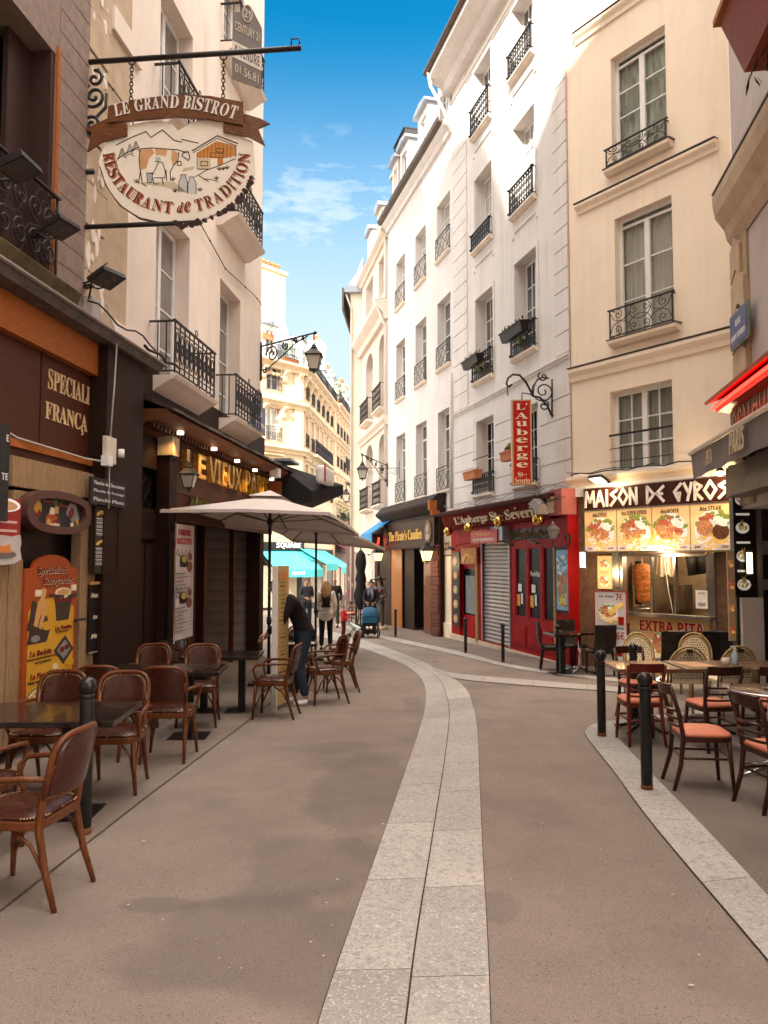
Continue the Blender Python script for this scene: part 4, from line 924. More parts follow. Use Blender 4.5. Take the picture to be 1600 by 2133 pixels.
# hanging inn sign
q = FG.R(1064, 832, 1010, 1110, -.75, 1087); xs = FG.px(1087, 900, -.75)
hs = thing('inn_sign', 'tall narrow red lettered sign hung from a big black scroll bracket', 'sign', Matrix.Translation(FG.at(xs[0], 0, -.75).translation) @ Matrix.Translation((0, 0, q[2])))
h = q[3] - q[2]; pa = FG.at(xs[0], q[2], -.75).translation; ppm = FL / pa.y; w = 38 / ppm; th = .18
mb = MB(); hs.matrix_world = Matrix.Translation(pa) @ Matrix.Rotation(R_(-2), 4, 'Z')
TANS = mat('tan_sign_case', (.56, .37, .18), .5, .1, 4)
mb.box(-w / 2 - .02, w / 2 + .02, 0, th, 0, h); mb.build('case', TANS, hs)
fc = MB(); fc.box(-w / 2 + .015, w / 2 - .015, -.008, -.001, .03, h - .03); fc = fc.build('sign_face', SRED, hs)
mb = MB(); L_ = ["L'", 'A', 'u', 'b', 'e', 'r', 'g', 'e']; zz = h - .06; cell = (h - .42) / 8
for i, ch in enumerate(L_):
    hh = cell * (.78 if i in (0, 1, 3, 6) else .62); mb.text(ch, 0 if i else .0, zz - cell * .5 - (.02 if i else 0), w * (.62 if i not in (1,) else .72), hh, -.008, .006, 'serif'); zz -= cell
mb.text('St~', 0, .23, w * .5, .1, -.008, .006, 'serif'); mb.text('Séverin', 0, .10, w * .8, .14, -.008, .006, 'serif'); mb.build('lettering', CREAM, fc)
br = thing('scroll_bracket', 'big black wrought iron scroll bracket carrying the red hanging sign', 'bracket', FG.at(FG.px(1135, 830, 0)[0], FG.px(1135, 830, 0)[1], 0))
mb = MB(); x_ = pa.y
def at_loc(M, p): return M.inverted() @ p
Mi = br.matrix_world.inverted()
P = lambda a, b_, d: Mi @ (FG.at(*FG.px(a, b_, d), d).translation)
mb.tube([P(1150, 790, -.04), P(1150, 870, -.04)], .02, 5)
mb.tube([P(1149, 865, -.05), P(1140, 845, -.1), P(1125, 828, -.35), P(1110, 825, -.5), P(1103, 810, -.65), P(1095, 795, -.78), P(1082, 781, -.92), P(1068, 780, -1.05), P(1058, 788, -1.15), P(1055, 800, -1.2), P(1060, 806, -1.18), P(1066, 801, -1.15)], .024, 6)
mb.tube([P(1110, 826, -.52), P(1112, 806, -.45), P(1118, 792, -.35), P(1130, 786, -.2), P(1143, 788, -.06)], .02, 6)
mb.tube([P(1056, 800, -1.2), P(1058, 824, -1.2)], .012, 5)
c = P(1132, 815, -.2); e = P(1150, 815, -.05) - c; ex = e.normalized()
for r0, tn, sg, oz in ((.27, 1.8, 1, 0), (.14, 1.3, -1, -.32), (.12, 1.2, 1, .33)):
    mb.tube([c + ex * p[0] + Vector((0, 0, p[1] + oz)) for p in spiral(0, 0, r0, 2.2, tn, 26, sg)], .017, 5)
mb.tube([c + ex * .25 + Vector((0, 0, -.25)), c + ex * .32 + Vector((0, 0, -.45)), c + ex * .2 + Vector((0, 0, -.55))], .017, 5)
mb.tube([P(1087, 832, -.66), P(1088, 818, -.68), P(1108, 822, -.55)], .014, 5)
mb.build('scrollwork', IRON, br)
# menu strip with round dishes at the inn's far corner
def d_rounds(mb, w, h):
    for k in range(5): mb.mat(k % 3).disc(0, h * (.1 + k * .195), w * .3, -.012 - k * 1e-4, -.001, 14, h * .06); mb.mat(3).disc(0, h * (.1 + k * .195), w * .16, -.016, -.011, 10, h * .035)
poster('menu_strip', FG, 942, 1150, 1302, 957, -.22, 'tall black menu strip of round dish pictures at the far end of the red inn', 'menu board', BLK, d_rounds, mats=[mat('mp1', (.42, .22, .1), .5), mat('mp2', (.5, .3, .18), .5), mat('mp3', (.36, .3, .2), .5), mat('mp4', (.66, .42, .16), .5)])
def d_plaque(mb, w, h): mb.text('FRENCH INN', 0, h * .62, w * .8, h * .35, -.001, .012, 'serif', bend=.5)
poster('wooden_plaque', FG, 960, 1142, 1174, 992, -.24, 'carved orange wooden plaque with gold lettering over the narrow inn door', 'sign', WOR, d_plaque, mats=[GOLD], th=.05)
# street awning lamps: small dark flat spot lamps on stalks
for (a, b_, lab) in ((941, 1143, 'small black picture lamp on a stalk over the tall menu strip'), (1062, 1134, 'small black picture lamp on a stalk between shutter and red doors'), (1115, 1130, 'small black picture lamp on a stalk over the red double doors')):
    x, z = FG.px(a, b_, -.6); r = thing('picture_lamp', lab, 'lamp', FG.at(x, z, -.6)); mb = MB(); mb.T = Matrix.Rotation(R_(12), 4, 'Y'); mb.box(-.22, .14, -.06, .06, -.015, .015); mb.build('head', IRON, r); mb = MB(); mb.tube([(.1, 0, 0), (.2, .1, .1), (.25, .45, .16)], .01, 5); mb.build('stalk', IRON, r)
# ------------------------------------------------------------------ white building over the candy shop
cx0_ = FG.x(809, 0, 800)
wb = thing('white_building', 'long white building with lattice window railings over the candy shop', 'building', FG.M)
rows = [[(915, 408, 530, 941, 928), (870, 475, 583, 891, 880), (830, 532, 633, 848, 838)],
        [(912, 620, 765, 942, 926), (865, 668, 798, 890, 876), (826, 712, 832, 845, 834)],
        [(907, 857, 1022, 935, 916), (862, 886, 1036, 884, 868), (820, 912, 1051, 839, 826)]]
W3 = [[FG.R(*w[:4], 0, w[4]) for w in r] for r in rows]
cols = []
for c in range(3): cols.append((sum(W3[r][c][0] for r in range(3)) / 3, sum(W3[r][c][1] for r in range(3)) / 3))
zrow = [(sum(w[2] for w in r) / 3, sum(w[3] for w in r) / 3) for r in W3]
zt3 = FG.px(880, 352)[1]; zb3 = FG.px(870, 1075)[1]
wl = [(*cols[c], *zrow[r]) for r in range(3) for c in range(3)]
mb = MB(); mb.wall(cx0_, gx0, zb3 - .3, zt3, wl, .3); body(mb, cx0_, gx0, zb3 - .3, zt3, 9); mb.build('wall', PLW, wb)
for i, (x0, x1, z0, z1) in enumerate(wl):
    window(wb, x0 + .01, x1 - .01, z0 + .01, z1 - .01, .29, 2, 4 if i < 6 else 3, gl=GLC if i < 3 else GLS, fw=.06, fr=FRW, transom=.5 if i > 5 else 0)
    sill(wb, x0 - .03, x1 + .03, z0, .1, .1)
    railing(wb, x0 - .02, x1 + .02, z0 + .03, z0 + .75, 'lattice', -.04, ends=False)
moulding(wb, cx0_ + .02, gx0 - .02, zt3 - .38, zt3 - .02, .28, PLW, 'cornice')
mb = MB(); mb.profile([(-.30, zt3 - .06), (-.44, zt3 - .02), (-.46, zt3 + .12), (-.42, zt3 + .12), (-.40, zt3 + .02), (-.25, zt3)], cx0_ - .05, gx0 - .15); mb.build('gutter', GUT, wb)
mb = MB(); mb.profile([(-.25, zt3), (1.3, zt3 + 2.9), (5, zt3 + 3.9), (9, zt3 + .01), (0, zt3 - .01)], cx0_, gx0 - .01); mb.build('roof', ZINC, wb)
for px_, w in ((928, 1.15), (884, 1.15), (845, 1.1), (826, .8)):
    x = FG.x(px_, 0, 300); y0 = -.05; zb_ = zt3 + .12; zt_ = zt3 + 1.95
    d_ = MB(); d_.wall(x - w / 2, x + w / 2, zb_, zt_, [(x - w * .32, x + w * .32, zb_ + .3, zt_ - .25)], .15, y0)
    d_.quad((x - w / 2, y0, zb_), (x - w / 2, y0, zt_), (x - w / 2, 1.6, zt_), (x - w / 2, 1.6, zb_)); d_.quad((x + w / 2, y0, zb_), (x + w / 2, 1.6, zb_), (x + w / 2, 1.6, zt_), (x + w / 2, y0, zt_)); d_ = d_.build('dormer', PLW, wb)
    mb = MB(); mb.prism([(x - w / 2 - .14, zt_), (x + w / 2 + .14, zt_), (x + w / 2 + .05, zt_ + .14), (x, zt_ + .24), (x - w / 2 - .05, zt_ + .14)], y0 - .16, 2.0); mb.build('dormer_roof', ZINC, d_)
    window(d_, x - w * .32, x + w * .32, zb_ + .3, zt_ - .25, y0 + .14, 2, 2, gl=GLS, name='dormer_window')
# chimney at its far end
x0, x1, _, _ = FG.R(817, 340, 440, 843, 1.2); zc0 = zt3 + .6; zc1 = FG.px(830, 350, 1.2)[1]
chm = MB(); chm.box(x0, x1, 1.2, 1.9, zc0, zc1); chm.box(x0 - .1, x1 + .1, 1.1, 2.0, zc1, zc1 + .15); chm = chm.build('chimney', STN, wb)
mb = MB(); zk = FG.px(830, 297, 1.3)[1]; xa, xb = x0 + .25, x1 - .2; mb.box(xa, xb, 1.3, 1.8, zc1 + .15, zc1 + .55); mb.build('chimney_collar', ZINC, chm)
mb = MB(); mb.box(xa - .08, xb + .08, 1.25, 1.3, zc1 + .55, zk); mb.box(xa - .08, xa, 1.3, 1.85, zc1 + .55, zk); mb.box(xb, xb + .08, 1.3, 1.85, zc1 + .55, zk); mb.box(xa - .1, xb + .1, 1.2, 1.9, zk, zk + .05); mb.build('chimney_cowl', IRON, chm)
# ---- candy shop
cs = thing('candy_shop_front', 'dark wooden candy shop front with plank doors, gilt lettering and a carved right post', 'shop front', FG.M)
D = -.22
x0, x1, z0, z1 = FG.R(805, 1086, 1140, 912, D, 858); rxx = FG.x(916, D, 1200)
ox0, ox1, oz0, oz1 = FG.R(814, 1142, 1306, 897, D, 858)
dz_ = FG.gx((x0 + x1) / 2)
mb = MB(); mb.T = Matrix.Translation((0, D, 0)); mb.wall(cx0_, rxx, dz_ - .5, z1 + .3, [(ox0, ox1, dz_ - .3, oz1, .3)], .3); mb.quad((rxx, 0, dz_ - .6), (rxx, .22, dz_ - .6), (rxx, .22, z1 + .3), (rxx, 0, z1 + .3)); mb.build('wall', WDK, cs)
mb = MB(); mb.box(x0, x1, D - .12, D - .002, z0, z1); nb = mb.build('name_board', wood('sign_boards', (.035, .015, .008), .5, .3, (1.5, 10, 12)), cs)
mb = MB(); b_ = .05
mb.box(x0 - b_, x1 + b_, D - .15, D - .003, z1, z1 + b_); mb.box(x0 - b_, x1 + b_, D - .15, D - .003, z0 - b_, z0); mb.build('board_frame', WDK, nb)
w = x1 - x0; h = z1 - z0
mb = MB(); mb.text("The Pirate's Candies", x0 + w * .47, z0 + h * .48, w * .66, h * .40, D - .12, .02, 'serif'); mb.build('lettering', GOLD, nb)
mb = MB()
for xx in (x0 + w * .06, x0 + w * .91):
    mb.mat(0).prism([(xx + .16 * w * .3 * math.cos(a * .314) * 1.1, z0 + h * .5 + h * .42 * math.sin(a * .314)) for a in range(20)], D - .15, D - .12); mb.mat(1).disc(xx, z0 + h * .62, w * .022, D - .165, D - .15, 12, h * .14); mb.box(xx - w * .025, xx + w * .025, D - .16, D - .15, z0 + h * .2, z0 + h * .44)
mb.build('oval_emblem', [mat('emblem_rim', (.16, .09, .06), .5), mat('emblem_bust', (.36, .28, .2), .5)], nb)
mb = MB(); mb.profile([(D, z1 + .12), (D - .32, z1 + .36), (D - .34, z1 + .44), (D - .06, z1 + .72), (0, z1 + .75)], cx0_ + .1, rxx + .05); mb.build('canopy', mat('moss_slate', (.03, .02, .017), .9, .4, 5), cs)
mb = MB(); mb.box(rxx - .1, rxx + .06, D - .34, D - .1, z1 + .2, z1 + .5); mb.box(rxx - .05, rxx + .05, D - .28, D, z1 + .05, z1 + .2); mb.build('canopy_bracket', WOR, cs)
wpl = (ox1 - ox0)
mb = MB()
for k in range(5): a = ox0 + wpl * .30 * k / 5; mb.box(a, a + wpl * .06 - .012, D + .02, D + .06, dz_ - .3, oz1)
mb.build('door', wood('orange_planks', (.30, .10, .022), .45, .3, (12, 12, 1)), cs)
mb = MB(); mb.box(ox0 + wpl * .31, ox0 + wpl * .56, D + .1, D + .14, dz_ - .3, oz1); mb.build('dark_door', WDK, cs)
mb = MB(); mb.box(ox1 - wpl * .16, ox1, D + .02, D + .06, dz_ - .3, oz1); mb.build('door', wood('worn_red_planks', (.16, .05, .018), .4, .5, (10, 10, 1), coat=.2), cs)
mb = MB(); mb.box(ox0, ox1, 2.4, 2.45, dz_ - .3, oz1); mb.box(ox0 - .05, ox0, .08, 2.4, dz_ - .3, oz1); mb.box(ox1, ox1 + .05, .08, 2.4, dz_ - .3, oz1); mb.box(ox0, ox1, .08, 2.4, oz1, oz1 + .05); mb.build('dark_room', ROOM, cs)
mb = MB(); q = FG.R(900, 1135, 1320, 916, D - .03, 905); rr = random.Random(2); z = dz_ - .3
while z < q[3]:
    hh = rr.uniform(.08, .16); mb.box(q[0] + rr.uniform(0, .03), q[1] - rr.uniform(0, .03), D - .03 - rr.uniform(.02, .07), D - .002, z, z + hh - .015); z += hh
mb.build('carved_post', wood('red_brown_blocks', (.13, .042, .026), .6, .35), cs)
mb = MB(); q = FG.R(775, 1145, 1300, 804, D - .02, 790)
mb.build('pilaster', WDK, cs) if False else None
def wall_lamp(px_, py_, d, s, label, lit=True, e=10, fr=None, group=None):
    fr = fr or FG; x, z = fr.px(px_, py_, d); r = lantern('wall_lantern', fr.at(x, z, d), s, label, LAMP if lit else DAYGL, group)
    mb = MB(); mb.tube([(0, 0, .6 * s), (0, .05, .68 * s), (0, -d * .6, .72 * s), (0, -d - .01, .55 * s)], .012, 5); mb.box(-.04, .04, -d - .03, -d - .002, .4 * s, .75 * s); mb.build('bracket', IRON, r)
    if lit: point(fr.at(x, z - .04, d - .3 * s).translation, e)
    return r
wall_lamp(889, 1170, -.55, 1.0, 'lit lantern on a curved hook at the right of the candy shop doorway', True, 4)
wall_lamp(788, 1170, -.6, 1.0, 'larger of two lit lanterns left of the candy shop doorway', True, 4)
wall_lamp(768, 1155, -.5, .85, 'smaller lit lantern at the far corner of the candy shop by the arched door', True, 3)
# stone bay and number between the two shops
sb_ = thing('stone_pier', 'cream painted pier with a stone lintel between candy shop and red inn', 'pier', FG.M)
q = FG.R(918, 1158, 1340, 946, -.06, 935); dz2 = FG.gx(q[0])
mb = MB(); mb.box(q[0], q[1], -.06, -.003, dz2 - .3, q[3]); mb.box(q[0], q[1], -.12, -.062, dz2 - .3, dz2 + .45); mb.box(q[0] + .3, q[0] + .34, -.075, -.061, dz2 + .5, q[3]); mb.build('pier_face', mat('pier_cream', (.80, .67, .48), .7, .08, 4, streak=.25), sb_)
q2 = FG.R(915, 1112, 1156, 946, -.08, 930); mb = MB(); mb.box(q2[0], q2[1], -.08, -.003, q2[2], q2[3]); li = mb.build('lintel', STN2, sb_)
mb = MB(); mb.text('N22', (q2[0] + q2[1]) / 2 - .1, q2[2] + (q2[3] - q2[2]) * .42, .75, .24, -.08, .01, 'serif'); mb.build('lettering', mat('bronze_letter', (.09, .06, .035), .5), li)
# ------------------------------------------------------------------ arched window building
ex = FG.at(cx0_).translation
FA = Fr(ex.x, ex.y, .2, -1); FA.o.z = FG.o.z
ax_0 = FA.x(753, 0, 850)
ab = thing('arched_window_building', 'pale building with arched windows and heavy cornices at the bend of the street', 'building', FA.M)
za0 = FA.px(780, 1070)[1] - 2.6; zcor = FA.px(780, 655)[1]; zcor0 = FA.px(780, 690)[1]; zat = FA.px(790, 500)[1]
wa = []
c1 = (FA.x(762, 0, 850), FA.x(777, 0, 850)); c2 = (FA.x(789, 0, 850), FA.x(804, 0, 850))
zz_ = [(FA.px(768, 1045)[1], FA.px(768, 912)[1]), (FA.px(768, 865)[1], FA.px(768, 724)[1]), (FA.px(775, 655)[1] + .4, FA.px(775, 560)[1])]
for a, b_ in (c1, c2):
    for z0, z1 in zz_: wa.append((a, b_, z0, z1))
mb = MB(); mb.wall(ax_0, 0, za0, zat, wa, .35); body(mb, ax_0, 0, za0, zat, 9)
for i, (a, b_, z0, z1) in enumerate(wa):                # arch heads fill the corners of the openings
    if i % 3 == 2: continue
    w = b_ - a; n = 8; r = w / 2; top = z1
    for sgn in (-1, 1):
        xe = a if sgn < 0 else b_; arc = [((a + b_) / 2 + sgn * r * math.cos(t), top - r * .75 + r * .75 * math.sin(t)) for t in [math.pi / 2 * k / n for k in range(n + 1)]]
        mb.prism([(xe, top)] + arc, -.001, .34)
mb.build('wall', PLR, ab)
for i, (a, b_, z0, z1) in enumerate(wa):
    window(ab, a + .01, b_ - .01, z0 + .01, z1 - .01, .34, 2, 3, fr=FRW, gl=GLS)
    if i % 3 < 2:
        sill(ab, a - .12, b_ + .12, z0 - .02, .32, .14); railing(ab, a - .1, b_ + .1, z0, z0 + .95, 'ornate', -.26)
moulding(ab, ax_0, -.02, zcor0, zcor, .5, PLR, 'cornice'); zm = FA.px(780, 880)[1]; moulding(ab, ax_0, -.02, zm - .25, zm + .1, .22, PLR, 'string_course'); moulding(ab, ax_0, -.02, zat - .3, zat, .3, PLR, 'cornice')
mb = MB(); mb.profile([(-.3, zat), (1.4, zat + 2.8), (5, zat + 3.4), (9, zat + .01)], ax_0, 0); mb.build('roof', ZINC, ab)
mb = MB(); mb.tube([(-.12, -.1, zat), (-.12, -.1, zcor + .1), (-.12, -.55, zcor), (-.12, -.1, zcor0 - .3), (-.12, -.1, za0)], .06, 8); mb.build('downpipe', PIPE, ab)
for x in (ax_0 + 1.6, ax_0 + 4):
    d_ = MB(); d_.wall(x - .5, x + .5, zat + .2, zat + 1.9, [(x - .3, x + .3, zat + .4, zat + 1.6)], .1, 0.1); d_.box(x - .5, x - .45, .12, 1.6, zat + .2, zat + 1.9); d_.box(x + .45, x + .5, .12, 1.6, zat + .2, zat + 1.9); d_ = d_.build('dormer', PLR, ab); window(d_, x - .3, x + .3, zat + .4, zat + 1.6, .2, 2, 2, name='dormer_window')
    mb = MB(); mb.prism([(x - .62, zat + 1.9), (x + .62, zat + 1.9), (x + .4, zat + 2.15), (x, zat + 2.25), (x - .4, zat + 2.15)], -.05, 1.9); mb.build('dormer_roof', ZINC, d_)
# ground floor of the arched building: arched dark door and dark timber front
gf = thing('tavern_front', 'dark timber tavern front with an arched door beyond the candy shop', 'shop front', FA.M); dza = FA.gx(-3)
mb = MB(); mb.wall(ax_0, 0, dza - .4, za0, [(-3.4, -2.3, dza - .4, dza + 2.5)], .3, -.02); mb.build('wall', mat('tavern_render', (.36, .26, .17), .8, .2, 3, streak=.4), gf)
mb = MB(); mb.box(-3.4, -2.3, .25, .28, dza - .4, dza + 2.5); mb.build('door', WDK, gf)
mb = MB(); mb.box(-2.15, -.02, -.14, -.022, dza - .4, dza + 3.4); mb.box(-1.9, -1.2, -.2, -.142, dza + .2, dza + 3.2); mb.build('timber_panel', WDK, gf)
mb = MB(); mb.profile([(-.02, dza + 3.45), (-.7, dza + 3.6), (-.72, dza + 3.75), (-.02, dza + 4.3)], -4.2, 0); mb.build('canopy', mat('dark_cloth', (.03, .024, .022), .8), gf)
nt = thing('neon_sign', 'small slanted red neon stroke glowing beside the candy shop sign', 'neon sign', FA.at(*FA.px(788, 1115, -.5), -.5)); mb = MB(); mb.tube([(-.15, 0, -.3), (-.08, 0, 0), (.12, 0, .25)], .035, 6); mb.build('tube', NEON, nt)
# pale gable of the next house
ax_ = FA.at(ax_0).translation
FP = Fr(ax_.x - .55, ax_.y + .1, 1, -.05, FG.o.z); gw = .62
pg = thing('pale_gable_house', 'narrow pale gable end with a drainpipe at the bend, next to the arched windows', 'building', FP.M)
ztp = FP.px(742, 612)[1]; zg_ = FP.gx(0) - .3
zs = FP.px(745, 1150)[1]
mb = MB(); mb.box(0, gw, 0, 6, zs, ztp); mb.build('wall', mat('pale_gable', (.74, .68, .56), .85, .05, 1.5, streak=.15), pg); mb = MB(); mb.box(-.0, gw, -.02, 6, zg_, zs - .002); mb.build('ground_storey', mat('gable_base', (.40, .33, .27), .8, .15, 3, streak=.4), pg)
mb = MB(); mb.box(-.35, gw, -.3, 6, ztp, ztp + .12); mb.prism([(-.3, ztp + .12), (gw, ztp + .12), (gw, ztp + 1.7), (gw - .3, ztp + .9)], -.25, 5.9); mb.build('roof', ZINC, pg)
mb = MB(); mb.box(-.38, -.30, -.35, 5, ztp - .9, ztp + .2); mb.build('gutter', GUT, pg); mb = MB(); mb.tube([(-.2, -.2, ztp - .1), (.06, -.07, ztp - .8), (.06, -.07, zg_)], .05, 7); mb.build('downpipe', PIPE, pg)
mb = MB(); mb.box(gw * .2, gw, 3, 4, ztp + .8, ztp + 2.2); mb.build('dormer', ZINC, pg)
# ------------------------------------------------------------------ right corner house with the restaurant awning
FR0 = Fr(5.13, 11.0, -.168, -1); FR0.o.z = gz(5, 11)
rb = thing('corner_stone_house', 'corner house with chevron cut buff stones and grey render above the restaurant awning', 'building', FR0.M)
LEN = 9; zaw = FR0.px(1560, 900, 0)[1]
zc1 = FR0.px(1500, 377, -.3)[1]; zc0 = FR0.px(1530, 460, -.1)[1]
mb = MB(); mb.wall(0, LEN, 2.75, 21, [], .1); mb.quad((0, 0, 2.75), (0, 0, 21), (0, 12, 21), (0, 12, 2.75)); mb.quad((0, 0, 21), (LEN, 0, 21), (LEN, 12, 21), (0, 12, 21)); mb.quad((0, 12, 0), (0, 12, 21), (LEN, 12, 21), (LEN, 12, 0)); mb.quad((LEN, 0, -.5), (LEN, 12, -.5), (LEN, 12, 21), (LEN, 0, 21)); mb.quad((0, .0, 2.75), (0, 12, 2.75), (LEN, 12, 2.75), (LEN, 0, 2.75)); mb.build('wall', LILAC, rb)
mb = MB(); z = 2.9; k = 0
while z < zc0 - .3:                                        # quoins with a chevron joint seen on the corner
    w = .62 if k % 2 else .46; h = .52
    mb.prism([(.0, z), (w * .5, z + .16), (w, z), (w, z + h - .05), (w * .5, z + h + .11), (0, z + h - .05)], -.07, -.002)
    z += h; k += 1
mb.build('quoin', STN2, rb)
mb = MB(); mb.box(.1, LEN, 1.5, 1.7, -1, 2.74); mb.box(LEN - .2, LEN, 0, 1.5, -1, 2.74); mb.build('ground_storey', mat('black_brown', (.022, .014, .011), .4, .3, 5), rb)
mb = MB(); mb.box(.0, .66, -.03, -.001, 2.8, zc0); mb.build('corner_strip', STN, rb)
# curved cornice slab
mb = MB(); pr_ = [(-.02, zc0 - .25), (-.10, zc0 - .1), (-.13, zc0 + .05), (-.25, zc0 + .25), (-.28, zc1 - .12), (-.28, zc1), (-.2, zc1 + .05), (0, zc1 + .06)]
mb.profile(pr_, .0, LEN); n = 8
for j in range(n):
    a0, a1 = math.pi / 2 * j / n, math.pi / 2 * (j + 1) / n
    A_ = [(-abs(y) * math.sin(a0), -abs(y) * math.cos(a0), z) for y, z in pr_]; B_ = [(-abs(y) * math.sin(a1), -abs(y) * math.cos(a1), z) for y, z in pr_]
    m_ = len(pr_); mb.add(A_ + B_, [(i, i + 1, i + 1 + m_, i + m_) for i in range(m_ - 1)])
mb.build('cornice', STN2, rb); mb = MB(); mb.profile([(-.29, zc1 + .02), (-.29, zc1 + .05), (0, zc1 + .11), (0, zc1 + .062)], -.02, LEN); mb.build('flashing', GUT, rb)
pl_ = street_sign = None
def street_plate(fr, a, t, b_, a2, d, label, lines, crest=False):
    x0, x1, z0, z1 = fr.R(a, t, b_, a2, d); r = thing('street_plate', label, 'street sign', fr.at((x0 + x1) / 2, z0, d)); w, h = x1 - x0, z1 - z0
    mb = MB(); mb.box(-w / 2, w / 2, -.012, .02, 0, h); mb.build('frame', mat('plate_green', (.18, .26, .22), .4), r); mb = MB(); mb.box(-w / 2 + .025, w / 2 - .025, -.02, -.0125, .025, h - .025); mb.build('plate', mat('plate_blue', (.045, .06, .20), .35, .15, 6), r)
    mb = MB()
    for i, s in enumerate(lines): mb.text(s, 0, h * (.66 - .36 * i), w * (.3, .78)[min(i, 1)], h * .17, -.02, .003, 'serif')
    mb.build('lettering', WHT, r)
    if crest: mb = MB(); mb.prism([(-w * .3, h + .005)] + [(w * .3 * math.cos(a_ * .314), h + .01 + h * .55 * math.sin(a_ * .314)) for a_ in range(11)][::-1], -.012, .02); mb.build('arrondissement_plate', mat('plate_stone', (.25, .22, .21), .7, .2), r)
    return r
street_plate(FR0, 1523, 662, 735, 1560, -.1, 'blue street name plate on the buff corner stones over the red neon', ('RUE', 'SAINT SÉVERIN'))
# dark-red timber box high on the corner house
bx_ = thing('wooden_planter', 'dark red timber planter box jutting out high on the corner house', 'planter', FR0.at(*FR0.px(1598, 130, -.35), -.35)); mb = MB(); mb.add([(-.15, -.2, .0), (2.4, -.2, 0), (2.4, .3, 0), (-.15, .3, 0), (-.35, -.4, .75), (2.5, -.4, .75), (2.5, .3, .75), (-.35, .3, .75)], [(0, 3, 2, 1), (4, 5, 6, 7), (0, 1, 5, 4), (1, 2, 6, 5), (2, 3, 7, 6), (3, 0, 4, 7)]); mb.build('box', wood('mahogany_box', (.26, .055, .02), .5, .3), bx_)
mb = MB(); mb.box(-.42, 2.6, -.46, .3, .76, .84); mb.build('rim', WOR, bx_); mb = MB(); leaf_tuft(mb, -.2, .6, -.1, -.05, -.3, 22, rgp, .04); mb.build('dry_plant', [mat('dry_leaf', (.06, .035, .02), .8), mat('dry_leaf2', (.12, .07, .03), .8)], bx_)
# restaurant fascia with neon cornice and awning
rs_ = thing('restaurant_awning_front', 'restaurant front with red neon cornice, dark fascia and grey lettered awning', 'shop front', FR0.M)
zf0, zf1 = FR0.px(1520, 905, -.12)[1], FR0.px(1520, 840, -.12)[1]
mb = MB(); mb.box(-.0, 8, -.12, -.08, zf0 - .4, zf1 + .1); mb.build('fascia', mat('brown_fascia', (.11, .07, .055), .5, .2, 4), rs_)
mb = MB(); mb.text('RESTAURANT', .16, (zf0 + zf1) / 2 + .02, 2.6, .42, -.12, .012, '', align='l', slant=.1); mb.build('lettering', mat('fascia_letter', (.42, .26, .12), .5), rs_)
zn0 = FR0.px(1492, 860, -.3)[1]; zn1 = FR0.px(1492, 826, -.42)[1]
REDC = mat('red_cornice', (.45, .012, .008), .35, .2, 3)
mb = MB(); mb.profile([(-.125, zn0 - .02), (-.3, zn0), (-.34, zn0 + .1), (-.22, zn0 + .2), (-.44, zn1 - .03), (-.48, zn1), (-.1, zn1 + .22), (-.08, zn0)], -.02, 8); mb.build('neon_cornice', REDC, rs_)
mb = MB(); mb.tube([(-.0, -.36, zn0 + .05), (8, -.36, zn0 + .05)], .022, 8); mb.build('neon_tube', NEON, rs_); mb = MB(); mb.tube([(-.02, -.30, zn1 - .08), (8, -.30, zn1 - .08)], .018, 8); mb.build('neon_tube', NEON, rs_)
AWG = mat('grey_awning_cloth', (.155, .125, .115), .75, .12, 4, .15, 90)
da = -.62; xa0 = FR0.x(1440, da, 950); zb1 = FR0.px(1440, 945, da)[1]; zb0 = FR0.px(1470, 991, da + .05)[1]
mb = MB(); mb.quad((xa0, da, zb1), (8, da, zb1), (8, -.125, zb1 + .34), (xa0 + .1, -.125, zb1 + .34)); aw = mb.build('awning', AWG, rs_)
mb = MB(); n = 24; vs = []
for k in range(n + 1):
    x = xa0 + (8 - xa0) * k / n; sgg = .012 * math.sin(k * 1.7)
    vs += [(x, da - .004, zb1 - .01), (x + (.2 if k == 0 else 0) , da - .02 + sgg, zb0 + (.0 if k else -.02) + .012 * math.sin(k * 2.3))]
mb.add(vs, [(2 * k, 2 * k + 1, 2 * k + 3, 2 * k + 2) for k in range(n)]); val = mb.build('valance', AWG, aw)
mb = MB(); xl = FR0.x(1486, da, 970); mb.text('PITA', xl, (zb0 + zb1) / 2 - .01, .30, .19, da - .05, .004, '', slant=.15); xl = FR0.x(1528, da, 930); mb.text('PARIS', xl, (zb0 + zb1) / 2 + .01, .62, .27, da - .05, .006, 'boldi', align='l'); mb.build('lettering', mat('awning_letter', (.55, .42, .25), .6), val)
mb = MB(); mb.tube([(xa0 - .02, da - .01, zb1), (8, da - .01, zb1)], .035, 8); mb.build('awning_bar', mat('bar_grey', (.45, .42, .40), .4, .1, metal=.3), aw)
mb = MB(); q = FR0.px(1515, 1040, -.2); mb.box(.35, 8, -.3, .55, q[1], zb0 + .1); mb.build('soffit_beam', mat('soffit', (.16, .13, .115), .6, .15, 4), rs_)
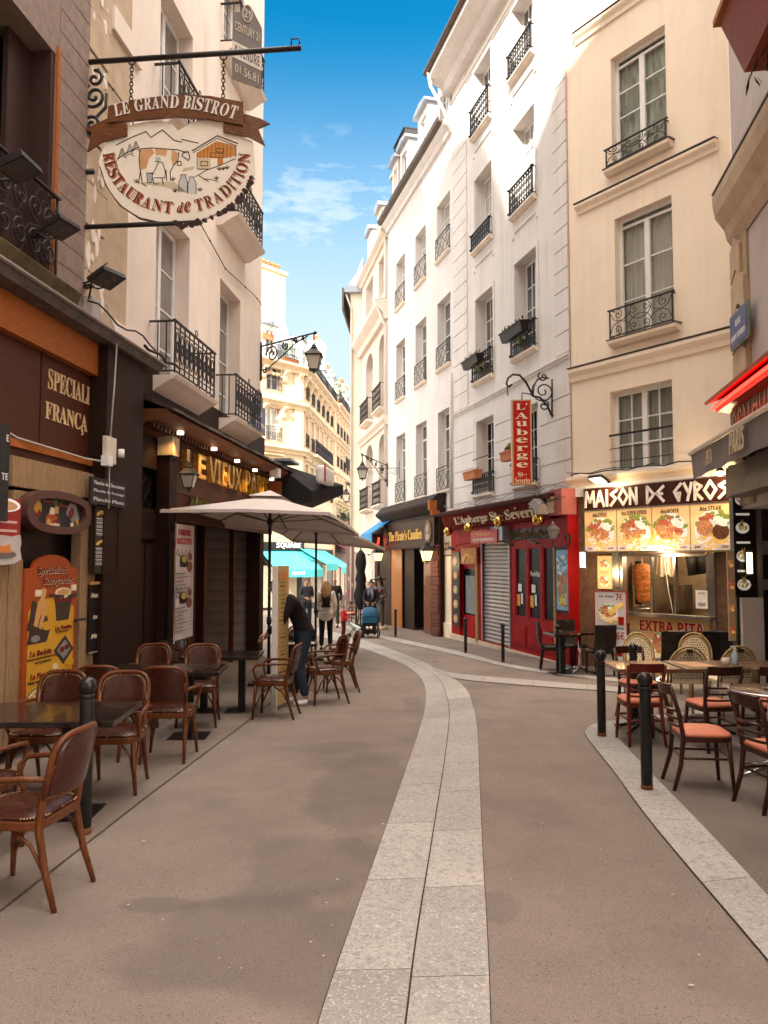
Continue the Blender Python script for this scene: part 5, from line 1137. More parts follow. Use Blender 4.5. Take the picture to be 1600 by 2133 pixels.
# recessed end wall facing the street mouth
zg0 = gz(5.4, 11) - FR0.o.z - .1
FE = Fr(5.04, 11.05, 1, .02); ew = thing('terrace_end_wall', 'dark framed terrace end wall with a pale stone base beside the gyros counter', 'wall', FE.M)
mb = MB(); mb.box(.0, 1.6, 0, .15, -.2, zb0 + .2); mb.build('panel', mat('black_brown', (.022, .014, .011), .4, .3, 5), ew)
q = FE.R(1547, 1245, 1440, 1584, -.06); mb = MB(); mb.box(q[0], q[1] + .05, -.08, -.002, -.25, q[3]); mb.build('stone_base', mat('pale_marble', (.70, .65, .61), .5, .1, 3), ew)
q = FE.R(1582, 1030, 1400, 1600, -.05); mb = MB(); mb.box(q[0], q[0] + .05, -.06, -.002, -.2, q[3]); mb.box(q[0] + .05, 1.6, -.05, -.002, 1.6, 1.75); mb.box(q[0] + .05, 1.6, -.05, -.002, 2.1, 2.3); mb.build('door_frame', mat('taupe_frame', (.16, .13, .115), .45), ew)
def d_salads(mb, w, h):
    for k in range(4):
        zc = h * (.11 + .26 * k); r = w * .36; x = -w * .03
        mb.mat(0).disc(x, zc, r, -.006, -.001, 18, r * .85)
        for j in range(46):
            a = rg.uniform(0, 6.28); qd = r * .8 * math.sqrt(rg.random()); mb.mat(rg.choice((1, 1, 2, 5, 6, 3))).disc(x + qd * math.cos(a), zc + qd * math.sin(a) * .7 + r * .15, r * rg.uniform(.08, .2), -.009 - j * 4e-5, -.003, 6, r * rg.uniform(.06, .2))
        for j in range(7): mb.mat(7).strip([(x + r * rg.uniform(-.2, .2), zc + r * .2), (x + r * rg.uniform(-.35, .35), zc + r * rg.uniform(.8, 1.3))], r * .09, -.0125, -.003)
        mb.mat(6).box(-w * .36, w * .36, -.005, -.001, zc + h * .115, zc + h * .135) if k < 3 else None
poster('salad_menu_panel', FE, 1529, 1016, 1243, 1568, -.05, 'tall dark panel of four salad bowl photos at the right of the gyros counter', 'menu board', BLK, d_salads, mats=FOOD + [mat('pasta_yellow', (.72, .55, .2), .5)])
def d_narrow(mb, w, h):
    for k in range(4): mb.mat(3 if k % 2 else 5).disc(0, h * (.12 + .25 * k), w * .45, -.008, -.001, 14, w * .6); mb.mat(2).disc(w * .1, h * (.10 + .25 * k), w * .25, -.012, -.007, 10)
poster('narrow_menu_strip', FE, 1517, 1150, 1335, 1531, -.4, 'thin strip of small round dishes hanging beside the salad panel', 'menu board', mat('strip_tan', (.60, .42, .26), .4), d_narrow, mats=FOOD)
tl_ = thing('tube_lamp', 'small bright upright tube lamp beside the salad panel', 'lamp', FE.at(*FE.px(1564, 1195, -.14), -.14)); mb = MB(); mb.box(-.03, .03, 0, .05, 0, .3); mb.build('tube', LAMPW, tl_); mb = MB(); mb.box(-.04, .04, .05, .08, -.03, .33); mb.build('fitting', IRON, tl_)
tl_ = thing('tube_lamp', 'small bright bulkhead lamp on the red inn corner beside the gyros front', 'lamp', FG.at(*FG.px(1211, 1182, -.25), -.25)); mb = MB(); mb.box(-.05, .05, 0, .06, 0, .3); mb.build('tube', LAMPW, tl_); mb = MB(); mb.box(-.06, .06, .06, .1, -.03, .33); mb.build('fitting', IRON, tl_)
q = FR0.at(3, 2.5, -.3).translation
point(FY.at(FY.px(1213, 1195, -.5)[0] + .2, FY.px(1213, 1195, -.5)[1], -.5).translation, 2)
# ------------------------------------------------------------------ far cream buildings
def hauss(fr, L, zt, floors, cols_, name_m, b, zbase, rail='bars', depth=10, skip_ground=True, wfrac=.52):
    """stone front: floors = list of (sill z, head z, railing kind)"""
    holes = []
    for (z0, z1, rk) in floors:
        for (a, w) in cols_: holes.append((a - w / 2, a + w / 2, z0, z1))
    mb = MB(); mb.wall(0, L, zbase, zt, holes, .28); body(mb, 0, L, zbase, zt, depth); mb.build('wall', name_m, b)
    for (z0, z1, rk) in floors:
        for (a, w) in cols_:
            window(b, a - w / 2 + .01, a + w / 2 - .01, z0 + .01, z1 - .01, .27, 2, 2, gl=GLS if rk != 'c' else GLC, fw=.09, bar=.03)
            mb = MB(); f = .13
            mb.box(a - w / 2 - f, a - w / 2 - .003, -.06, -.001, z0, z1 + f); mb.box(a + w / 2 + .003, a + w / 2 + f, -.06, -.001, z0, z1 + f); mb.box(a - w / 2 - .003, a + w / 2 + .003, -.06, -.001, z1 + .003, z1 + f); mb.profile([(-.001, z1 + f), (-.22, z1 + f + .08), (-.24, z1 + f + .16), (-.001, z1 + f + .2)], a - w / 2 - f - .06, a + w / 2 + f + .06); mb.build('window_surround', name_m, b)
            if rk in ('r', 'c'): railing(b, a - w / 2 - .04, a + w / 2 + .04, z0 + .02, z0 + .8, 'bars', -.10)
def mansard(fr, L, zt, h, b, dormers, m=None, depth=10, set_=.35):
    mb = MB(); mb.profile([(set_, zt + .02), (set_ + h * .42, zt + h), (depth * .5, zt + h + .7), (depth, zt + .02)], 0, L); mb.build('roof', m or ZINC, b)
    for x in dormers:
        w = 1.1; d_ = MB(); d_.wall(x - w / 2, x + w / 2, zt + .3, zt + 2.2, [(x - .32, x + .32, zt + .5, zt + 1.9)], .1, set_ - .02); d_.quad((x - w / 2, set_ - .02, zt + .3), (x - w / 2, set_ - .02, zt + 2.2), (x - w / 2, set_ + 1.4, zt + 2.2), (x - w / 2, set_ + 1.4, zt + .3)); d_.quad((x + w / 2, set_ - .02, zt + .3), (x + w / 2, set_ + 1.4, zt + .3), (x + w / 2, set_ + 1.4, zt + 2.2), (x + w / 2, set_ - .02, zt + 2.2)); d_ = d_.build('dormer', WHT, b)
        window(d_, x - .31, x + .31, zt + .51, zt + 1.89, set_ + .08, 2, 2, name='dormer_window'); mb = MB(); mb.prism([(x - .7, zt + 2.2), (x + .7, zt + 2.2), (x, zt + 2.6)], set_ - .15, set_ + 1.7); mb.build('dormer_roof', ZINC, d_)
def chimney(b, x0, x1, y0, y1, z0, z1, pots, m=CHIM):
    c = MB(); c.box(x0, x1, y0, y1, z0, z1); c.box(x0 - .12, x1 + .12, y0 - .12, y1 + .12, z1, z1 + .22); c = c.build('chimney', m, b)
    for k in range(pots):
        mb = MB(); mb.lathe([(.16, 0), (.13, .45), (.17, .47), (.17, .55)], (x0 + (x1 - x0) * (k + .5) / pots, (y0 + y1) / 2, z1 + .22), 8); mb.build('chimney_pot', TERR, c)
def consoles(b, xs, z, m, y=-.02):
    for x in xs:
        mb = MB(); mb.profile([(y, z - .7), (y - .12, z - .62), (y - .2, z - .3), (y - .42, z - .1), (y - .45, z), (y, z)], x - .13, x + .13); mb.build('console', m, b)
X0, Y0 = -4.9, 46.0; ZF = gz(X0, Y0)
ul = Vector((.66, .75)).normalized(); LW = 6.0
FL_ = Fr(X0 - ul.x * LW, Y0 - ul.y * LW, ul.x, ul.y, ZF); FB_ = Fr(X0, Y0, .09, 1, ZF)
H = lambda y_: (1166 - y_) / FL * 46 + CZ - ZF
zt = H(766); zlo = H(1140)
fl_ = [(H(822), H(768) - .15, 'r'), (H(925), H(858), 'c'), (H(1020), H(962), 'r')]
fbl = thing('corner_apartment_building', 'sunlit cream stone apartment house on the far corner over the turquoise awnings', 'building', FL_.M)
cxl = FL_.x(569, 0, 860)
hauss(FL_, LW, zt, fl_, [(cxl, 1.05), (cxl - 2.4, 1.05)], HAU, fbl, -1)
# second front of the same house, built in the frame of its own corner
rt = Matrix(FL_.M).inverted() @ FB_.M
_build = MB.build
def build_rt(s, name, mats, parent=None, M=None, bevel=0):
    if parent is fbl and USE_RT: M = rt
    return _build(s, name, mats, parent, M, bevel)
USE_RT = False; MB.build = build_rt
for z in (H(845), H(940)): moulding(fbl, -.02, LW + .1, z - .25, z + .12, .38, HAU, 'string_course')
moulding(fbl, -.02, LW + .2, zt - .35, zt + .12, .55, HAU, 'cornice'); railing(fbl, .1, LW, zt + .14, zt + 1.05, 'bars', -.3)
mb = MB(); mb.box(LW - .75, LW - .05, -.12, -.002, H(945), zt - .4); mb.box(LW - .62, LW - .18, -.17, -.12, H(835), zt - .9); mb.box(LW - .62, LW - .18, -.17, -.12, H(935), H(860)); mb.build('pilaster', HAU, fbl)
consoles(fbl, [LW - .4, cxl - .8, cxl + .8], zt - .36, HAU); consoles(fbl, [cxl - .75, cxl + .75], H(845) - .26, HAU)
mb = MB(); rr = random.Random(4)
for k in range(34): a = rr.uniform(0, 1); mb.ball((cxl - .9 + 1.8 * a, -.04, zt - .62 - .35 * abs(a - .5) + rr.uniform(-.06, .06)), rr.uniform(.06, .13), 6, 4)
mb.build('carved_garland', HAU, fbl)
mansard(FL_, LW, zt + .1, 3.6, fbl, [cxl])
xc0, xc1 = FL_.x(541, 2.0, 600), FL_.x(594, 2.0, 600); chimney(fbl, xc0, xc1, 2.0, 3.0, zt + 1, FL_.px(570, 566, 2.0)[1], 5)
mb = MB(); mb.box((xc0 + xc1) / 2 - .06, (xc0 + xc1) / 2 + .06, 1.9, 2.0, zt + 2, FL_.px(570, 570, 2.0)[1]); mb.build('chimney_rib', CHIM, fbl)
USE_RT = True
L1_ = 11.7
hauss(FB_, L1_, zt, fl_, [(1.1 + 1.9 * k, .95) for k in range(6)], HAU, fbl, -1)
for z in (H(845), H(940)): moulding(fbl, -.1, L1_, z - .25, z + .12, .38, HAU, 'string_course')
moulding(fbl, -.2, L1_, zt - .35, zt + .12, .55, HAU, 'cornice'); railing(fbl, .0, L1_, zt + .14, zt + 1.05, 'bars', -.3); mansard(FB_, L1_, zt + .1, 3.6, fbl, [2, 4.6, 7.2, 9.8])
consoles(fbl, [.3 + 1.9 * k for k in range(6)], zt - .36, HAU)
railing(fbl, 1.9, 8.8, H(936), H(936) + .95, 'bars', -.45); mb = MB(); mb.box(1.8, 8.9, -.6, -.002, H(938) - .1, H(938) + .05); mb.build('balcony', HAU, fbl)
chimney(fbl, 1.2, 3.6, 2.6, 3.6, zt + 2, zt + 5.6, 4); chimney(fbl, 4.2, 5.6, 2.8, 3.6, zt + 2, zt + 4.8, 0)
USE_RT = False
def bush(name, M, label, w, h, n=160, cat='plant', pot=True):
    r = thing(name, label, cat, M); mb = MB()
    for k in range(n):
        a = rgp.uniform(0, 6.28); q = math.sqrt(rgp.random()); z = rgp.random(); p = Vector((math.cos(a) * q * w / 2, math.sin(a) * q * w / 2, .3 + z * h)); s = .12 * rgp.uniform(.5, 1.2); d1 = Vector((rgp.uniform(-1, 1), rgp.uniform(-1, 1), rgp.uniform(-.3, 1))).normalized() * s; d2 = d1.orthogonal().normalized() * s * .5
        mb.mat(rgp.choice((0, 0, 1))); mb.add([p - d1, p + d2, p + d1, p - d2], [(0, 1, 2, 3)])
    mb.build('foliage', LEAF, r)
    if pot: mb = MB(); mb.box(-w * .45, w * .45, -.15, .15, 0, .35); mb.build('trough', TERR, r)
    return r
bush('balcony_plant', FL_.at(LW - 1.1, zt + .13, -.05), 'green bush on the roof balcony of the far corner house', 1.3, 1.0)
bush('balcony_plant', FL_.at(cxl - .2, zt + 1.4, .4), 'pale dry bush high on the dormer ledge of the far corner house', .9, .9, 90)
MB.build = _build
# next house down the street
e = FB_.at(L1_ + .02).translation; FB2 = Fr(e.x + .15, e.y, .09, 1, ZF); L2_ = 17
fb2 = thing('street_apartment_building', 'second cream apartment house farther down the street behind the corner house', 'building', FB2.M)
fl2_ = [(H(830), H(775), 'r'), (H(918), H(862), 'r'), (H(1000), H(945), 'c'), (H(1075), H(1025), 'r')]
hauss(FB2, L2_, zt + .3, fl2_, [(1.0 + 1.75 * k, .9) for k in range(9)], HAU, fb2, -1)
for z in (H(845), H(1010)): moulding(fb2, 0, L2_, z - .2, z + .1, .35, HAU, 'string_course')
moulding(fb2, 0, L2_, zt, zt + .4, .5, HAU, 'cornice'); railing(fb2, 0, L2_, zt + .42, zt + 1.3, 'bars', -.3); railing(fb2, 3, 9, H(912), H(912) + .9, 'bars', -.4); railing(fb2, 0, 9, H(1072), H(1072) + .9, 'bars', -.45)
mansard(FB2, L2_, zt + .4, 3.2, fb2, [1.5, 4, 6.5, 9, 12]); chimney(fb2, .6, 2.4, 1.2, 2.2, zt + 1, zt + 5.2, 2, WHT); chimney(fb2, 6.5, 8, 1.4, 2.2, zt + 2, zt + 4.4, 2); chimney(fb2, 11, 12.4, .8, 1.6, zt + 1, zt + 4.2, 3)
bush('balcony_plant', FB2.at(2.0, H(1074), -.5), 'dark green bush on the low balcony down the street', 1.4, 1.2, 170)
bush('balcony_plant', FB2.at(.5, zt + .42, -.1), 'tall green plant at the roof edge where the two cream houses meet', .7, 1.7, 130)
# building closing the far end of the street
ez = thing('distant_house', 'distant house closing the end of the street past the purple post', 'building', place(3, 86, 0)); mb = MB(); hh = [(a, a + .9, z, z + 1.6) for a in (-8.4, -6.4, -4.4, -2.4) for z in (4, 7, 10)]; mb.wall(-10, 8, -1, 13.5, hh, .25); body(mb, -10, 8, -1, 13.5, 8); mb.build('wall', PLR, ez)
for a, b_, z0, z1 in hh: window(ez, a, b_, z0, z1, .24, 2, 2)
mb = MB(); mb.profile([(0, 13.5), (2, 16), (6, 16.5), (8, 13.5)], -10, 8); mb.build('roof', ZINC, ez)
# ground floor shop with turquoise awnings
TEAL = mat('turquoise_cloth', (.075, .50, .52), .7, .08, 3, .1, 60)
sf = thing('corner_cafe_front', 'dark glazed cafe front under the turquoise awnings on the far corner', 'shop front', FL_.M)
mb = MB(); mb.wall(0, LW, -.3, H(1140), [(.3, 2.2, .2, 2.6), (2.5, 5.6, .2, 2.6)], .2, -.03); mb.box(0, LW, -.2, -.032, H(1146), H(1130)); mb.build('wall', mat('cafe_black', (.02, .017, .016), .4), sf)
mb = MB(); mb.box(.2, 5.7, .19, .22, .1, 2.7); mb.build('glazing', GLK, sf)
tx = FL_.px(602, 1137, -.22); mb = MB(); mb.text('SQUARE', tx[0], tx[1], FL_.x(627, -.22, 1137) - FL_.x(577, -.22, 1137), .36, -.2, .05, 'bold'); mb.build('lettering', WHT, sf)
MB.build = build_rt; fbl_keep = fbl
mbw = MB(); mbw.wall(0, L1_, -.3, H(1140), [(.6 + 2.3 * k, 2.4 + 2.3 * k, .2, 2.6) for k in range(4)], .2, -.03); _build(mbw, 'wall', mat('cafe_black', (.02, .017, .016), .4), sf, rt); mb = MB(); mb.box(.2, 11, .19, .22, .1, 2.7); _build(mb, 'glazing', GLK, sf, rt)
MB.build = _build
mb = MB(); mb.wall(0, L2_, -.4, H(1090), [(.6 + 2.6 * k, 2.6 + 2.6 * k, .2, 2.7) for k in range(6)], .2, -.03); mb.build('wall', mat('shop_brown', (.07, .035, .03), .5), fb2); mb = MB(); mb.box(.2, L2_ - .5, .19, .22, .1, 2.9); mb.build('glazing', GLK, fb2)
def awning(fr, x0, x1, d, zt_, zb_, vh, m, label, word=None, group=None):
    r = thing('shop_awning', label, 'awning', fr.at((x0 + x1) / 2, zb_, 0), group); w = (x1 - x0) / 2; zt_ -= zb_; mb = MB()
    mb.add([(-w, -.04, zt_), (w, -.04, zt_), (w, d, 0), (-w, d, 0), (-w, -.04, zt_ - .03), (w, -.04, zt_ - .03), (w, d + .02, -.03), (-w, d + .02, -.03)], [(0, 3, 2, 1), (4, 5, 6, 7), (0, 1, 5, 4), (1, 2, 6, 5), (2, 3, 7, 6), (3, 0, 4, 7)]); mb.build('canopy', m, r)
    mb = MB(); mb.box(-w, w, d - .012, d, -vh, 0); v = mb.build('valance', m, r)
    if word: mb = MB(); mb.text(word, -w * .1, -vh * .5, None, vh * .55, d - .013, .004, 'bold'); mb.build('lettering', WHT, v)
    mb = MB(); mb.tube([(-w + .05, -.05, zt_ - .5), (-w + .05, d + .05, -.04)], .03, 5); mb.build('arm', IRON, r); mb = MB(); mb.tube([(w - .05, -.05, zt_ - .5), (w - .05, d + .05, -.04)], .03, 5); mb.build('arm', IRON, r)
    return r
xa, xb = FL_.x(565, -1.0, 1160), LW + .3
awning(FL_, xa, xb, -1.5, FL_.px(600, 1146)[1], FL_.px(610, 1187, -1.5)[1], .42, TEAL, 'turquoise awning with the word square, on the cafe side facing us', 'SQUARE')
zt_, zb_ = FB_.px(640, 1147)[1], FB_.px(660, 1185, -1.6)[1]
awning(FB_, -.6, 3.6, -1.6, zt_ + .1, zb_ + .25, .4, TEAL, 'turquoise awning rounding the far cafe corner, middle one of three')
awning(FB_, 3.7, 8.2, -1.9, zt_ + .05, zb_ - .0, .4, TEAL, 'turquoise awning farthest down the street, beside the purple post')
awning(FB2, .5, 7, -1.4, H(1125), H(1150), .3, mat('wine_cloth', (.12, .012, .018), .7, .1, 4), 'dark red awning down the street beyond the turquoise ones')
aw3 = FA.px(765, 1090, -1)
awning(FA, FA.x(752, -.9, 1090), FA.x(775, -.9, 1090), -.9, FA.px(768, 1075)[1], FA.px(765, 1092, -.9)[1], .42, mat('bright_blue_cloth', (.02, .22, .50), .6, .1, 4), 'small bright blue awning beyond the candy shop')
# posts, lamp posts
r = thing('purple_post', 'square purple grey post covered in stickers beyond the turquoise awnings', 'post', place(-1.62, 37.0)); mb = MB(); mb.box(-.18, .18, -.18, .18, -.1, 3.35); mb.box(-.22, .22, -.22, .22, -.1, .25); mb.build('shaft', mat('mauve_paint', (.20, .115, .115), .6, .15, 5), r)
mb = MB(); rr = random.Random(8)
for k in range(9): z = rr.uniform(1, 2.8); x = rr.uniform(-.12, .06); mb.mat(k % 3).box(x, x + rr.uniform(.06, .12), -.186, -.181, z, z + rr.uniform(.06, .2))
mb.build('stickers', [WHT, SRED, mat('sticker_pink', (.5, .3, .32), .6)], r)
def street_lamp(name, tipM, s, label, arm_fr, foot, e=0):
    """bracket lamp: tipM places the lantern, foot is the wall point (world)"""
    r = lantern(name, tipM, s, label, DAYGL, None, None, cat='street lamp'); Mi = tipM.inverted(); f = Mi @ foot; top = Vector((0, 0, .72 * s)); d = Vector((f.x, f.y, 0)); L = d.length; d.normalize()
    mb = MB(); zt_ = f.z + .12 * s; zt_ = top.z + .16 * s
    A_ = lambda t, z: d * (L * t) + Vector((0, 0, zt_ + z))
    mb.tube([Vector((0, 0, .6 * s)), A_(0, -.01)], .016 * s, 6); mb.tube([A_(-.04, 0), A_(1, 0)], .02 * s, 6); mb.ball(A_(-.02, 0), .04 * s, 8, 6)
    mb.tube([A_(1, .1 * s), A_(1, -.85 * s)], .03 * s, 6); mb.tube([A_(.12, -.03 * s), A_(.35, -.14 * s), A_(.6, -.38 * s), A_(.85, -.58 * s), A_(1, -.6 * s)], .016 * s, 6)
    for (t, z, rr_, tn, a0, sg) in ((.78, -.26, .22, 1.7, 0, 1), (.52, -.13, .11, 1.3, 1, -1), (.34, -.07, .07, 1.2, 0, 1), (.93, -.62, .08, 1.1, 2, 1), (.2, -.05, .045, 1.1, 0, -1)):
        mb.tube([A_(t, z * s) + d * p[0] + Vector((0, 0, p[1])) for p in spiral(0, 0, rr_ * s, a0, tn, 20, sg)], .02 * s, 5)
    mb.build('bracket', IRON, r); return r
# ------------------------------------------------------------------ left side: white house over the dark wooden restaurant
FL0 = Fr(-4.65 + .1 * 10.5, 10.5, .1, 1)
xL2a = 0.0; xL2b = FL0.x(546, 0, 500)
w2 = thing('plaster_house', 'pale plaster house with iron balconies over the dark wooden restaurant front', 'building', FL0.M)
def RL(a, t, b_, a2, d=0.0, ref=None): return FL0.R(a, t, b_, a2, d, ref)
v1 = RL(324, 420, 800, 394, 0, 330); v2 = RL(457, 576, 880, 500); 
v3 = (v1[0], v1[1], FL0.px(330, 262)[1], FL0.px(394, 64)[1]); v4 = (v2[0], v2[1], FL0.px(457, 455)[1], FL0.px(457, 240)[1]); v5 = (v2[0], v2[1], FL0.px(457, 92)[1], FL0.px(457, -130)[1]); v6 = (v1[0], v1[1], FL0.px(330, -180)[1], FL0.px(330, -420)[1])
wl2 = [v1, v2, v3, v4, v5]
zf2 = FL0.px(262, 800, 0)[1]; zt2 = 24
mb = MB(); mb.wall(xL2a, xL2b, zf2 - .9, zt2, wl2, .32); mb.quad((xL2b, 0, -1), (xL2b, 9, -1), (xL2b, 9, zt2), (xL2b, 0, zt2)); mb.quad((xL2a, 0, zt2), (xL2b, 0, zt2), (xL2b, 9, zt2), (xL2a, 9, zt2)); mb.quad((xL2a, 9, -1), (xL2a, 9, zt2), (xL2b, 9, zt2), (xL2b, 9, -1)); mb.quad((0, 0, zf2), (0, 0, zt2), (0, 9, zt2), (0, 9, zf2)); mb.build('wall', PLL, w2)
for i, (x0, x1, z0, z1) in enumerate(wl2):
    window(w2, x0 + .01, x1 - .01, z0 + .01, z1 - .01, .3, 2, 4, gl=mat('grey_curtained_glass', (.20, .185, .175), .15, .2, 3, spec=.6), fw=.075)
    mb = MB(); mb.profile([(-.42, z0 - .02), (-.46, z0 + .03), (.02, z0 + .03), (.02, z0 - .20), (-.1, z0 - .20), (-.34, z0 - .05)], x0 - .28, x1 + .28); mb.build('balcony', PLL, w2)
    railing(w2, x0 - .2, x1 + .2, z0 + .1, z0 + .88, 'oval', -.40)
for (a, t, b_, a2) in ((231, 10, 60, 291), (230, 664, 700, 290)):
    x0, x1, z0, z1 = RL(a, t, b_, a2); mb = MB(); mb.box(x0, x1, -.06, -.001, z0, z1); mb.build('relief_panel', PLL, w2)
moulding(w2, -.02, xL2b + .1, zt2 - .3, zt2, .5, PLL, 'cornice')
mb = MB(); mb.profile([(-.4, zt2), (1.4, zt2 + 2.4), (5, zt2 + 3.2), (9, zt2)], 0, xL2b); mb.build('roof', ZINC, w2)
# slack cable across the front
mb = MB(); pts = []
for a, b_ in ((205, 145), (250, 205), (300, 300), (420, 470), (470, 560), (530, 615), (546, 635)):
    x, z = FL0.px(a, b_, -.06); pts.append((x, -.06, z))
mb.tube(pts, .011, 5)
for k in range(9): t = k / 9 * (len(pts) - 1.01); i = int(t); p = Vector(pts[i]).lerp(Vector(pts[i + 1]), t - i); mb.ball(p, .022, 5, 4)
mb.build('cable', GUT, w2)
street_plate(FL0, 527, 833, 893, 552, -.05, 'blue street name plate with a rounded crest plate on the pale house corner', ('RUE', 'SAINT SÉVERIN'), True)
# for sale panel on the top balcony
x, z = FL0.px(482, 175, -.62); q = RL(484, 20, 165, 552, -.55)
sp_ = thing('for_sale_panel', 'dark estate agent panel tied to the top balcony of the pale house', 'sign', FL0.at(q[0], q[2], -.55) @ Matrix.Rotation(R_(-62), 4, 'Z'))
pa_ = FL0.at(q[0], 0, -.55).translation; wd = 62 / FL * pa_.y * 1.02; ht = q[3] - q[2]
sp_.matrix_world = Matrix.Translation(FL0.at(q[0], q[2], -.55).translation) @ Matrix.Rotation(R_(12), 4, 'Z')
mb = MB(); mb.prism([(0, 0), (wd, -ht * .10), (wd, ht * .80), (wd * .85, ht * .92), (wd * .62, ht * 1.1), (wd * .4, ht * 1.12), (wd * .25, ht), (0, ht * .98)], 0, .02); mb.build('board', mat('agency_grey', (.13, .105, .09), .5, .15, 4), sp_)
mb = MB(); mb.mat(1).prism([(.0, ht * .32), (wd, ht * .16), (wd, ht * .40), (0, ht * .56)], -.006, -.001)
sk = -.16
def skt(s, z, w, h, m, f='bold'):
    b0 = len(mb.v); mb.mat(m).text(s, wd * .5, ht * z, w, h, -.007, .003, f)
    for i in range(b0, len(mb.v)): p = mb.v[i]; mb.v[i] = Vector((p.x, p.y, p.z + (p.x - wd * .5) * sk * ht / wd))
skt('21', .98, wd * .2, ht * .13, 0); skt('CENTURY 21', .72, wd * .85, ht * .13, 0, ''); skt('À VENDRE'.replace('À', 'A'), .365, wd * .86, ht * .15, 2); skt('01.56.81', .1, wd * .8, ht * .13, 0, '')
mb.mat(0); mb.tube([(wd * .5 + wd * .16 * math.cos(a * .52), -.01, ht * .98 + ht * .13 * math.sin(a * .52)) for a in range(12)], .012, 4, True)
mb.build('lettering', [mat('agency_tan', (.50, .40, .30), .5), mat('agency_pale', (.55, .47, .40), .5), mat('agency_brown', (.09, .06, .045), .5)], sp_)
# ---- dark restaurant front below
vp = thing('old_restaurant_front', 'dark wooden restaurant front with big gilt letters under a sagging tiled canopy', 'shop front', FL0.M)
gz2 = FL0.gx(3) - .3; zc_ = FL0.px(262, 826, -.1)[1]
dox0, dox1 = FL0.x(408, -.1, 1200), xL2b - .3; dot = FL0.px(450, 1075, -.1)[1]
lx0, lx1, lz0, lz1 = RL(268, 962, 1052, 338, -.1)
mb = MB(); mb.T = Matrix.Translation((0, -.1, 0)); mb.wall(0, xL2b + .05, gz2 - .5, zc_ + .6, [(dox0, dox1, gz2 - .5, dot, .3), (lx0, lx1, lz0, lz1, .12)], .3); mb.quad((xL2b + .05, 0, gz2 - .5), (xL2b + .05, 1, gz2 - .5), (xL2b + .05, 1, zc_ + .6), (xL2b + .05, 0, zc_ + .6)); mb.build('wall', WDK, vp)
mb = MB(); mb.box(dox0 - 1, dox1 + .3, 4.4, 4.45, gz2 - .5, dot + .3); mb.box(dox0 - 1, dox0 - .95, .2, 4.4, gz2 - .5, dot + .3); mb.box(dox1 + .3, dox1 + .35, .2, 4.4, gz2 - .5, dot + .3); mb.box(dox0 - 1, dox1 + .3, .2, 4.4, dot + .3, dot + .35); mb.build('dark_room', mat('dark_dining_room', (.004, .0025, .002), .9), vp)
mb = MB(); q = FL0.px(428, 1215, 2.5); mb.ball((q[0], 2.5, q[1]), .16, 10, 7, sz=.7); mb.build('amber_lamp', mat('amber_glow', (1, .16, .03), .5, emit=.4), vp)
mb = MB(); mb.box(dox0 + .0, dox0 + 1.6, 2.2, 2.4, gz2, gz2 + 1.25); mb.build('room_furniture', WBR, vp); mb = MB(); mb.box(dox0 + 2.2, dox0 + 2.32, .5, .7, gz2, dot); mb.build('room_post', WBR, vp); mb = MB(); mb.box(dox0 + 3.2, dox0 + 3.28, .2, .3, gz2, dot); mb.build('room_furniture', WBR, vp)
mb = MB(); mb.box(lx0, lx1, .0, .02, lz0, lz1); lw = mb.build('lattice_window', GLK, vp); mb = MB()
for k in range(-4, 6):
    for sg in (1, -1):
        xa = lx0 + (lx1 - lx0) * k / 4; t0 = max(0, min(1, (lx0 - xa) / ((lx1 - lx0) * .5 * sg))); t1 = max(0, min(1, (lx1 - xa) / ((lx1 - lx0) * .5 * sg))); t0, t1 = sorted((t0, t1))
        if t1 > t0: mb.tube([(xa + (lx1 - lx0) * .5 * sg * t, -.012, lz0 + (lz1 - lz0) * t) for t in (t0, t1)], .008, 4)
mb.build('lead_lattice', IRON, lw)
# panelled dark door bay
mb = MB()
for (a, t, b_, a2) in ((262, 1100, 1120, 318), (262, 1132, 1350, 290), (294, 1132, 1350, 318)):
    x0, x1, z0, z1 = RL(a, t, b_, a2, -.1); mb.box(x0, x1, -.16, -.101, z0, z1)
x0, x1, z0, z1 = RL(322, 1080, 1400, 338, -.1); mb.box(x0, x1, -.3, -.101, gz2, zc_ - .6); x0, x1, z0, z1 = RL(250, 960, 1400, 262, -.1); mb.box(x0, x1, -.26, -.101, gz2, zc_)
mb.build('panelling', WDK, vp)
# fascia board with gilt lettering, cornice canopy
x0, x1, z0, z1 = RL(352, 905, 1008, 566, -.22); mb = MB(); mb.box(x0, x1, -.2, -.101, z0 - .05, z1 + .15); nb2 = mb.build('name_board', wood('dark_name_board', (.06, .026, .014), .5, .3, (1.2, 12, 12)), vp)
mb = MB(); xa = FL0.x(384, -.2, 980); 
def fitx(s, a, b_, t, bt, f, m, th=.09):
    x0, x1 = FL0.x(a, -.25, 980), FL0.x(b_, -.25, 980); za, zb_ = FL0.px(a, bt, -.25)[1], FL0.px(a, t, -.25)[1]; mb.mat(m).text(s, (x0 + x1) / 2, (za + zb_) / 2, x1 - x0, zb_ - za, -.2, th, f)
fitx('LE', 384, 425, 935, 987, 'bold', 0); fitx('VIEUX', 432, 500, 950, 1003, 'bold', 0); fitx('PARIS', 509, 557, 978, 1026, 'bold', 0)
mb.build('lettering', mat('gilt', (.62, .34, .055), .3, .3, 14, metal=.35), nb2)
mb = MB(); fitx('GRILLADES', 412, 470, 1030, 1056, 'bold', 0, .03); mb.build('lettering', mat('dull_gilt', (.16, .09, .03), .4), vp)
mb = MB(); zk = FL0.px(352, 1008, -.2)[1] - .06
mb.box(x0 - .1, x1 + .1, -.24, -.201, zk - .05, zk); mb.box(x0 - .1, x1 + .1, -.22, -.101, zk - .5, zk - .05); mb.build('sign_moulding', WBR, vp)
